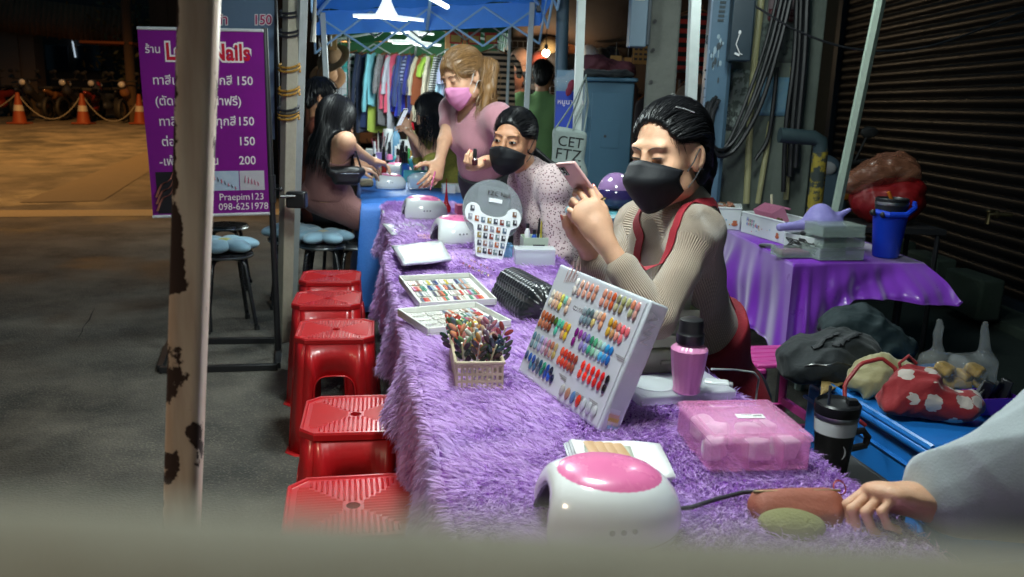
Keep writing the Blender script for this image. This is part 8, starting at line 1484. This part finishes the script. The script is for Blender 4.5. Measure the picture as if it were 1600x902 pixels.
ct = cz+.026; cb = np.array((c0[0], 5.3, ct)); sack('plum_cloth', 'plum coloured cloth heaped on the electric cabinet', 'cloth', [(cb+np.array((-.02, .05, .07)), (.15, .08, .06), rotm(0, .2, 0), 0), (cb+np.array((.09, .05, .05)), (.09, .08, .05), None, .05)], mat('plum cloth', C('#4a1c28'), .8, bump=.3, bscale=40), .015, 30, floor=ct); sack('black_tarp', 'flat black folded sheet on the front of the electric cabinet', 'sheet', [(cb+np.array((0, -.06, .02)), (.15, .08, .028), None, 0)], BLK, .010, 30, floor=ct)
k = at(882, 128, 5.0); sack('film_bag', 'crumpled clear film bag tied to the pipe beside the cabinet', 'bag', [(k, (.06, .05, .045), None, 0), (k+np.array((.05, 0, .03)), (.05, .04, .04), None, .03)], FILM, .016, 40, .007); k = at(891, 138, 4.95); sack('wine_ribbon', 'wine red cloth strip hanging beside the cabinet', 'cloth strip', [(k, (.018, .012, .05), rotm(0, .4, 0), 0)], mat('wine cloth', C('#6a1430'), .8), .004, 60, .005)
# blue notice with white lettering, tote bag on the post
t = thing('blue_notice', 'blue notice board with white lettering behind the tote bag', 'sign', tuple(at(886, 178, 5.05))); c = at(886, 178, 5.05); k = MB(); k.box((0, 0, 0), (.14, .012, .26)); k.build('board', mat('blue print board', C('#1d3fae'), .5), t); k = MB(); k.box((0, .001, .19), (.14, .010, .12)); k.build('board_top', mat('pale blue print', C('#5f7f96'), .5), t); text('lettering', 'หนูนาฟิล์ม', .042, mat('white print', (0, 0, 0)), t, (-.062, -.0075, .055), STAND); k = MB(); k.box((0, .03, -.55), (.03, .03, 1.0)); k.build('stand_post', mat('black steel stand', (0, 0, 0)), t)
def tote():
    c = at(886, 245, 4.22); t = thing('tote_bag', 'off white canvas tote bag with big black letters hanging on the tent post', 'bag', tuple(c)); m = mat('off white canvas', C('#7f8c88'), .85, bump=.3, bscale=90, var=.08); S = Sdf(); M = rotm(.0, .10, .12); S.box(c, (.080, .028, .135), M, .02, 0); S.ell(c+np.array((.03, 0, -.09)), (.075, .045, .07), None, .03); S.disp = lambda P: .004*wob(P, 28)+.03*fold(P, 16); S.build('bag_body', .006, m, t)
    for dx, yy in ((-.03, -.02), (.03, .02)): k = MB(); k.tube([c+np.array((dx-.04, yy, .13)), c+np.array((dx*.3+.03, yy-.01, .27)), c+np.array((.075, 0, .40)), c+np.array((dx*.3+.085, yy, .27)), c+np.array((dx+.05, yy, .13))], .012, 8, flat=.35); k.build('strap', m, t, world=True)
    for s, x, z, sz in (('CET', -.066, .050, .072), ('FTZ', -.070, -.015, .078), ('HN', -.045, -.088, .078)):
        o = text('lettering', s, sz, mat('black print', (.015, .015, .016), .7), None, (0, 0, 0), None); q = np.empty(len(o.data.vertices)*3); o.data.vertices.foreach_get('co', q); q = q.reshape(-1, 3); w = c+np.stack([q[:, 0]+x, q[:, 2]*0-.05, q[:, 1]+z], 1) @ rotm(0, .10, .12).T
        for _ in range(8): w[:, 1] += S.eval(w)-.0015
        o.data.vertices.foreach_set('co', to_local(w, t).ravel()); o.data.update(); o.parent = t
tote()
# motor helmet on the table edge beyond the phone
c = at(962, 300, 2.75); t = thing('helmet', 'glossy lilac helmet with dark visor behind the hands with the phone', 'helmet', tuple(c)); S = Sdf(); S.ell(c, (.060, .072, .064), None, 0); S.plane(c-Z_*.05, -Z_); S.build('shell', .005, mat('lilac helmet paint', C('#8a6a98'), .2, coat=.5), t); S = Sdf(); S.ell(c+np.array((0, -.004, -.012)), (.064, .075, .056), None, 0); S.plane(c-Z_*.045, -Z_); S.plane(c+Z_*.012, Z_); S.plane(c+np.array((0, -.02, 0)), (0, 1, 0)); S.build('visor', .005, mat('dark blue visor', (.03, .02, .09), .1, coat=.5), t)
c = c-Z_*.055; u = thing('side_table', 'small side table behind the woman in the apron holding the helmet', 'table', (c[0], c[1], 0)); k = MB(); k.lathe([(.16, c[2]-.02), (.165, c[2]-.012), (.16, c[2]-.002), (0, c[2]-.002)], 24); k.build('top', mat('pale teal plastic', C('#4f8a94'), .4), u)
for a in range(3): k = MB(); k.tube([(.12*math.cos(a*2.1), .12*math.sin(a*2.1), c[2]-.02), (.15*math.cos(a*2.1), .15*math.sin(a*2.1), 0)], .012, 8); k.build('leg', mat('black steel stand', (0, 0, 0)), u)
# ---- power boxes, concrete pole, steel column, wall with papers, cables
c = at(1036, 100, 5.05); t = thing('concrete_pole', 'square grey concrete power pole behind the woman in the apron', 'pole', (c[0], 5.1, 0), rotz=-.15); CON = mat('grey concrete', C('#6f716a'), .9, vscale=6, bump=.5, bscale=35, var=.25, col2='#4f534e'); k = MB(); k.box((0, 0, 2), (.185, .16, 4.0), taper=.9); k.build('shaft', CON, t, bevel=.015)
for z in (1.3, 1.48, 1.66, 1.82): k = MB(); k.lathe([(.011, 0), (.011, .006), (0, .006)], 10, rotm(PI/2, 0, 0), (-.055, -.084, z)); k.build('bolt_hole', mat('dark slot', (0, 0, 0)), t)
c = at(996, 34, 4.9); t = thing('power_box', 'grey blue meter box mounted on the concrete pole', 'meter box', tuple(c)); k = MB(); k.box((0, .0, .03), (.095, .12, .34)); k.build('housing', mat('grey box paint', C('#6a7f8e'), .5, var=.08), t, bevel=.006); k = MB(); k.box((.058, .0, .03), (.020, .10, .32)); k.build('side_panel', mat('dark grey paint', C('#2f3a42'), .5), t, bevel=.004); k = MB(); k.box((0, -.062, .12), (.05, .004, .03)); k.build('latch', mat('brushed steel', (0, 0, 0)), t)
a, b = at(1094, 430, 5.0), at(1133, -40, 5.0); d = unit(b-a); e = unit(np.cross(d, Y_)); e = -e if e[0] < 0 else e; t = thing('steel_column', 'grey blue steel column leaning slightly, with stencilled marks and holes', 'column', (a[0], 5.0, 0)); STC = mat('grey blue column paint', C('#5f7d92'), .45, vscale=7, col2='#49647a', bump=.15, bscale=40); lo = a-d*(a[2]/d[2]); k = MB(); L = np.linalg.norm(b-lo); k.box((0, 0, 0), (.118, .02, L), np.stack([e, np.cross(d, e), d], 1), (lo+b)/2); k.build('front_plate', STC, t, world=True, bevel=.003); k = MB(); k.box((.068, .05, 0), (.02, .12, L), np.stack([e, np.cross(d, e), d], 1), (lo+b)/2); k.build('side_flange', mat('dark column paint', C('#2b4658'), .5), t, world=True, bevel=.003); k = MB(); k.box((-.0645, .02, 0), (.010, .08, L), np.stack([e, np.cross(d, e), d], 1), (lo+b)/2); k.build('edge_flange', mat('pale column edge', C('#7f92a8'), .45), t, world=True)
for i, py in enumerate((110, 124, 138, 152, 165)): q = at(1103+0*i-(py-110)*.05, py, 4.985); k = MB(); k.ball(q, (.008, .006, .008), 8); k.build('bolt_hole', mat('dark slot', (0, 0, 0)), t, world=True)
for i in range(5): q = at(1130+i*.0-1*i, 4+7*i, 4.985); k = MB(); k.box(q, (.034, .003, .014)); k.build('stencil_mark', mat('dark stencil', (.05, .07, .08), .7), t, world=True)
r = np.random.default_rng(14)
for i in range(20): q = at(1118+r.normal()*11, 82+r.normal()*16, 4.987); k = MB(); k.ball(q, (r.uniform(.003, .010), .0025, r.uniform(.008, .03)), 6); k.build('paint_scrape', mat('dark scrape', (.06, .075, .085), .8) if i % 2 else mat('pale scrape', C('#9ab0bc'), .6), t, world=True)
c = at(1156, 62, 4.92); t = thing('switch_box', 'dark slate switch box with loose wire, right of the steel column', 'meter box', tuple(c), rotz=-.05); k = MB(); k.box((0, 0, .06), (.125, .09, .36)); k.build('housing', mat('dark slate paint', C('#22343f'), .45), t, bevel=.008); k = MB(); k.ball((-.012, -.047, .035), (.008, .004, .012), 8); k.build('white_knob', WPL, t); k = MB(); k.tube([(-.012, -.05, .03), (-.03, -.055, -.03), (-.005, -.055, -.08), (.01, -.055, -.085)], .003, 6); k.build('loose_wire', mat('white cord', (0, 0, 0)), t); k = MB(); k.box((.015, -.052, -.085), (.03, .012, .012), rotm(0, .4, 0)); k.build('connector', WPL, t)
# wall pillar
a, b = at(1118, 300, 5.25), at(1262, 300, 5.25); t = thing('wall_pillar', 'stained concrete wall pillar plastered with old notices', 'wall', ((a[0]+b[0])/2, 5.35, 0)); k = MB(); k.box(((a[0]+b[0])/2, 5.40, 2), (b[0]-a[0], .30, 4.0)); k.build('pillar', mat('stained concrete', C('#848d82'), .9, vscale=4, bump=.5, bscale=25, col2='#525c55'), t, world=True, bevel=.01); PWY = 5.245
def notice(px0, py0, px1, py1, label, m, lines=(), ink='#1a1a22', tilt=0, name='paper_notice', Y=PWY):
    p, q = at(px0, py0, Y), at(px1, py1, Y); w, h = q[0]-p[0], p[2]-q[2]; t = thing(name, label, 'notice', ((p[0]+q[0])/2, Y, (p[2]+q[2])/2)); k = MB(); M = rotm(0, tilt, 0); k.grid(6, 6, lambda u, v: M @ np.array(((u-.5)*w, .002*math.sin(9*u+7*v), (v-.5)*h))); k.build('paper', m, t, solid=.003, angle=60); im = mat('ink '+ink, C(ink), .6)
    for s, x, z, sz in lines: text('lettering', s, sz*h, im, t, M @ np.array((x*w, -.006, z*h)), M @ STAND)
    return t
notice(1142, 108, 1165, 205, 'white peeling notice low on the pillar with large black Thai words', mat('peeling white paper', C('#8f9a94'), .8, vscale=18, col2='#566059', thr=.52), (('รับปะยาง', -.5, -.27, .14), ('089-1002885', -.5, -.38, .085), ('086-1022885', -.5, -.47, .085)), tilt=.06)
notice(1204, -30, 1248, 32, 'old notice with dark red phone number panels at the top of the pillar', mat('pink grey paper', C('#7f6f72'), .8), (('รับซื้อ', -.3, .12, .16),), '#4a1a22'); p = notice(1202, 14, 1247, 34, 'dark red phone number strip on the upper notice', mat('dark red strip', C('#5a1a24'), .7), (('086 6 1135', -.46, .06, .46), ('062 6 6998', -.46, -.44, .46)), '#a88a86', Y=PWY-.008)
notice(1188, 36, 1240, 98, 'torn grey notice with faded lines of print', mat('torn grey paper', C('#66706a'), .85, vscale=14, col2='#3f4844', thr=.55), tuple(('ห้องเช่า รายวัน' if i % 2 else 'ติดต่อ สอบถาม', -.44, .30-.16*i, .10) for i in range(4)), '#2a302e'); notice(1190, 120, 1232, 182, 'faded blue poster with clouds below the notices', mat('faded blue poster', C('#3f86b8'), .7, vscale=16, col2='#8fa8a4'), ())
def pipe(pts, Y, r_, label, m, name='pipe', cat='pipe'): P = [np.asarray(at(*p, Y)) for p in pts]; n = 8*(len(P)-1)+1; P = [np.array([np.interp(u, range(len(P)), [p[i] for p in P]) for i in range(3)]) for u in np.linspace(0, len(P)-1, n)]; Q = np.array(P); 
def smooth_path(P, n=30):
    P = [np.asarray(p, float) for p in P]; P = [2*P[0]-P[1]]+P+[2*P[-1]-P[-2]]; out = []
    for i in range(1, len(P)-2):
        for u in np.linspace(0, 1, n, endpoint=False): p0, p1, p2, p3 = P[i-1:i+3]; out.append(.5*((2*p1)+(-p0+p2)*u+(2*p0-5*p1+4*p2-p3)*u*u+(-p0+3*p1-3*p2+p3)*u**3))
    return out+[P[-2]]
def cable(pts, Y, r_, label, m, name='cable', cat='cable', n=10): k = MB(); k.tube(smooth_path([at(p[0], p[1], Y+(p[2] if len(p) > 2 else 0)) for p in pts], n), r_, 8); return tag(k.build(name, m), label, cat)
PVC = mat('aged yellow conduit', C('#a8a478'), .5, vscale=8, var=.12); CBL = mat('black rubber cable', (.010, .011, .013), .45)
cable([(1192, -20), (1176, 130), (1166, 318)], 5.18, .020, 'yellow plastic conduit running up the pillar beside the steel column', PVC, 'conduit', 'conduit'); cable([(1204, 190), (1196, 245), (1184, 318)], 5.18, .017, 'short lower yellow conduit in the middle of the pillar', PVC, 'conduit', 'conduit'); cable([(1239, 105), (1234, 200), (1228, 312)], 5.18, .017, 'yellow conduit beside the thick black cables', PVC, 'conduit', 'conduit')
for i, (dx, dy) in enumerate(((0, 0), (8, 4), (15, -2), (22, 8))): cable([(1218+dx, -20), (1196+dx, 70), (1165+dx, 160+dy), (1138+dx*.6, 222+dy), (1118+dx*.3, 236+dy, -.03), (1104+dx*.3, 214+dy, -.05), (1101+dx*.6, 170+dy, -.05), (1112+dx*.5, 152+dy*.5, -.03)], 5.04-.02*i, .011+.003*(i % 2), ['innermost black cable of the big loop at the column', 'second black cable of the big loop at the column', 'third black cable of the big loop at the column', 'outermost black cable of the big loop at the column'][i], CBL)
for i, (x0, x1, b) in enumerate(((1252, 1234, 275), (1262, 1243, 262), (1246, 1224, 300))): cable([(x0, -20), (x0-5, 90), (x1+4, 200), (x1, b)], 5.13-.02*i, .021-.003*i, ['thick black cable running down the right side of the pillar', 'second thick black cable nearest the shutter', 'third black cable reaching lowest on the pillar'][i], CBL)
cable([(1214, 105), (1210, 150), (1200, 215), (1180, 250)], 5.14, .013, 'short black cable end curving left across the pillar', CBL); cable([(1180, 10), (1250, 50), (1330, 76), (1420, 78), (1500, 58), (1605, 16)], 4.6, .006, 'thin black wire swinging across the shutter', CBL)
# ---- shutter, kerb, low wall
def shutter():
    X0 = 3.45; y0, y1 = 3.2, 9.2; t = thing('roller_shutter', 'dark grey closed roller shutter along the right side', 'shutter', (X0, (y0+y1)/2, 0)); n = 40; P = .086; prof = []
    for i in range(n):
        z = .12+P*i
        for u, dx in ((0, .0), (.10, .010), (.22, .016), (.5, .022), (.78, .016), (.90, .010), (.96, 0)): prof.append((X0-dx, z+P*u))
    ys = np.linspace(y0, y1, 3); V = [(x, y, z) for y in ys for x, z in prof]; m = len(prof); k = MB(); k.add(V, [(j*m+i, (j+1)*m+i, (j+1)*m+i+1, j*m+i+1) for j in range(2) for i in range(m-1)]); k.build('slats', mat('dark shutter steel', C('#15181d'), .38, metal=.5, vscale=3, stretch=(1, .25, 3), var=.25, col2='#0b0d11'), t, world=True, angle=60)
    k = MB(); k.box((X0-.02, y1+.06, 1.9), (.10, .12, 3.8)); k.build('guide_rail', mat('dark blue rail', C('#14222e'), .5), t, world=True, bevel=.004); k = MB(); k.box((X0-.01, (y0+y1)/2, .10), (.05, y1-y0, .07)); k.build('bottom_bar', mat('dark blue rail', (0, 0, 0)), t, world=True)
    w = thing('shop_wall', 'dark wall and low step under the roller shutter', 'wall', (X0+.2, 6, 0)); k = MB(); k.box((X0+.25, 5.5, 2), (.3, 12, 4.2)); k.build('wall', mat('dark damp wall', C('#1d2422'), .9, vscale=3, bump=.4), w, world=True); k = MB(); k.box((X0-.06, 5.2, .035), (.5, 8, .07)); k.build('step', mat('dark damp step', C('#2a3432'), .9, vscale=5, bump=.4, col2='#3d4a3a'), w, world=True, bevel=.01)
    for y, h in ((6.3, .33), (5.75, .30), (5.2, .27)): k = MB(); k.box((X0-.16, y, h/2+.07), (.16, .42, h), rotm(0, 0, .05)); k.build('block', mat('dark damp step', (0, 0, 0)), w, world=True, bevel=.02)
    p = at(1545, 335, 5.1); p[0] = min(p[0], X0-.12); u = thing('wall_tap', 'dim metal tap on the wall below the shutter', 'tap', tuple(p)); k = MB(); k.tube([p+X_*.14, p, p-Z_*.06], .014, 8); k.ball(p+Z_*.02, (.02, .02, .012), 10); k.lathe([(.028, -.01), (.03, 0), (.028, .01)], 14, rotm(0, PI/2, 0), p+X_*.04, cap=False); k.build('tap_body', mat('dull brass', (.4, .3, .15), .4, metal=1), u, world=True)
shutter()
tag(mkmesh('pavement', [(1.9, 2.5, .006), (3.4, 2.5, .006), (3.4, 12, .006), (1.9, 12, .006)], [(0, 1, 2, 3)], mat('dark damp pavement', C('#26302c'), .7, vscale=3, bump=.5, bscale=60, var=.3), smooth=False), kind='structure')
# bollard, scooter behind, bags near the shutter
a, b = at(1274, 312, 4.75), at(1278, 216, 4.75); t = thing('bollard', 'bent steel bollard with worn yellow paint', 'bollard', (a[0], 4.75, 0)); YW = mat('worn yellow paint', C('#8a7a1e'), .7, vscale=16, col2='#26302c', thr=.52, bump=.5, bscale=60); k = MB(); k.tube([(a[0], 4.75, 0), (a[0], 4.75, b[2]-.06)], .042, 14); k.build('post', YW, t, world=True); k = MB(); k.tube([(a[0], 4.75, b[2]-.075), (a[0]-.01, 4.75, b[2]-.02), (a[0]-.05, 4.75, b[2]), (a[0]-.24, 4.75, b[2]+.01)], .043, 14); k.build('top_rail', mat('dark steel rail', C('#2a3a3e'), .5), t, world=True)
def scooter():
    c = at(1282, 250, 5.6); t = thing('scooter', 'pale grey scooter parked nose-on behind the bollard', 'scooter', (c[0], 5.6, 0)); m = mat('pale scooter paint', C('#5f7280'), .3, coat=.5); S = Sdf(); o = np.array((c[0], 5.6, 0)); S.ell(o+np.array((.0, 0, .72)), (.20, .12, .27), rotm(.25, 0, 0), 0); S.ell(o+np.array((0, -.10, .42)), (.10, .22, .12), None, .05); S.ell(o+np.array((.03, .5, .60)), (.17, .45, .16), None, .06); S.box(o+np.array((0, .25, .34)), (.16, .3, .05), None, .03, .05); S.ell(o+np.array((0, -.02, .98)), (.13, .09, .09), None, .04); S.build('bodywork', .018, m, t); bk = mat('black rubber', (0, 0, 0))
    for y in (-.22, .95): k = MB(); k.lathe([(.16, -.05), (.22, -.05), (.245, 0), (.22, .05), (.16, .05)], 24, rotm(0, PI/2, 0), o+np.array((0, y, .245)), cap=False); w = k.build('wheel', bk, t, world=True); k = MB(); k.lathe([(.03, -.04), (.16, -.03), (.16, .03), (.03, .04)], 20, rotm(0, PI/2, 0), o+np.array((0, y, .245))); k.build('rim', mat('chrome metal', (0, 0, 0)), w, world=True)
    k = MB(); k.tube([o+np.array((-.34, .06, 1.03)), o+np.array((-.1, 0, 1.0)), o+np.array((.1, 0, 1.0)), o+np.array((.34, .06, 1.03))], .018, 8); k.build('handlebar', bk, t, world=True); k = MB(); k.ball(o+np.array((0, -.105, .98)), (.075, .03, .05), 14); k.build('headlight', mat('lamp lens', (0, 0, 0)), t, world=True); k = MB(); k.box(o+np.array((0, .55, .79)), (.26, .62, .09)); k.build('seat', bk, t, world=True, bevel=.03)
    for s in (-1, 1): k = MB(); k.tube([o+np.array((s*.24, .03, 1.03)), o+np.array((s*.30, .02, 1.20))], .007, 6); k.ball(o+np.array((s*.31, .02, 1.22)), (.06, .015, .04), 10); k.build('mirror', bk, t, world=True); k = MB(); k.ball(o+np.array((s*.16, -.10, .80)), (.04, .02, .025), 10); k.build('indicator', mat('amber lens', C('#7a4a14'), .2), t, world=True)
scooter()
c = at(1385, 318, 4.6); t = thing('bag_stand', 'dark folding stand holding the red bag by the shutter', 'stand', (c[0], 4.6, 0)); k = MB(); h = c[2]-.11
k.box((0, 0, h-.015), (.5, .4, .03)); k.build('top', mat('black steel stand', (0, 0, 0)), t)
for x in (-1, 1):
    for y in (-1, 1): k = MB(); k.tube([(x*.22, y*.17, h-.02), (x*.22, y*.17, 0)], .014, 8); k.build('leg', mat('black steel stand', (0, 0, 0)), t)
sack('red_bag', 'dim red carrier bag on the stand before the shutter', 'bag', [(c+np.array((.0, 0, .0)), (.19, .13, .12), None, 0), (c+np.array((.08, 0, .06)), (.10, .08, .08), None, .06)], mat('dim red bag', C('#7a0f12'), .45, bump=.4, bscale=18), .016, 20, .012, floor=h); c2 = at(1378, 270, 4.62)
sack('brown_bag', 'crumpled thin brown plastic bag on top of the red bag', 'bag', [(c2, (.17, .11, .07), rotm(0, -.2, 0), 0), (c2+np.array((.10, 0, .01)), (.09, .08, .08), None, .05), (c2+np.array((-.14, 0, -.06)), (.07, .06, .05), None, .05)], mat('thin brown plastic', C('#8a5a44'), .3, alpha=.62, bump=.6, bscale=20, coat=.3), .022, 26, .010)
# ---- padded barrier close to the viewer (out of focus at the bottom of the photo)
t = thing('barrier', 'out of focus beige padded barrier close to the viewer along the bottom', 'barrier', (0, .062, 0)); k = MB(); top = CAM_H-.0355; prof = [(-.022, .25), (-.022, top-.022)]+[(-.022*math.cos(a), top-.022+.022*math.sin(a)) for a in np.linspace(.2, PI-.2, 9)]+[(.022, top-.022), (.022, .25)]
n = len(prof); V = []; xs_ = np.linspace(-.9, .9, 40)
for x in xs_: V += [(x, y, z-(x*.5*math.tan(ROLL))) for y, z in prof]
k.add(V, [(i*n+j, (i+1)*n+j, (i+1)*n+j+1, i*n+j+1) for i in range(39) for j in range(n-1)]+[tuple(range(n)), tuple(39*n+j for j in range(n))[::-1]]); k.build('padding', mat('beige canvas padding', C('#9a9888'), .9, vscale=8, bump=.2, bscale=60), t)
for x in (-.8, .8): k = MB(); k.box((x, 0, .125), (.06, .04, .25)); k.build('leg', mat('black steel stand', (0, 0, 0)), t)
for x in (-.8, .8): k = MB(); k.box((x, 0, .01), (.08, .5, .02)); k.build('foot', mat('black steel stand', (0, 0, 0)), t)
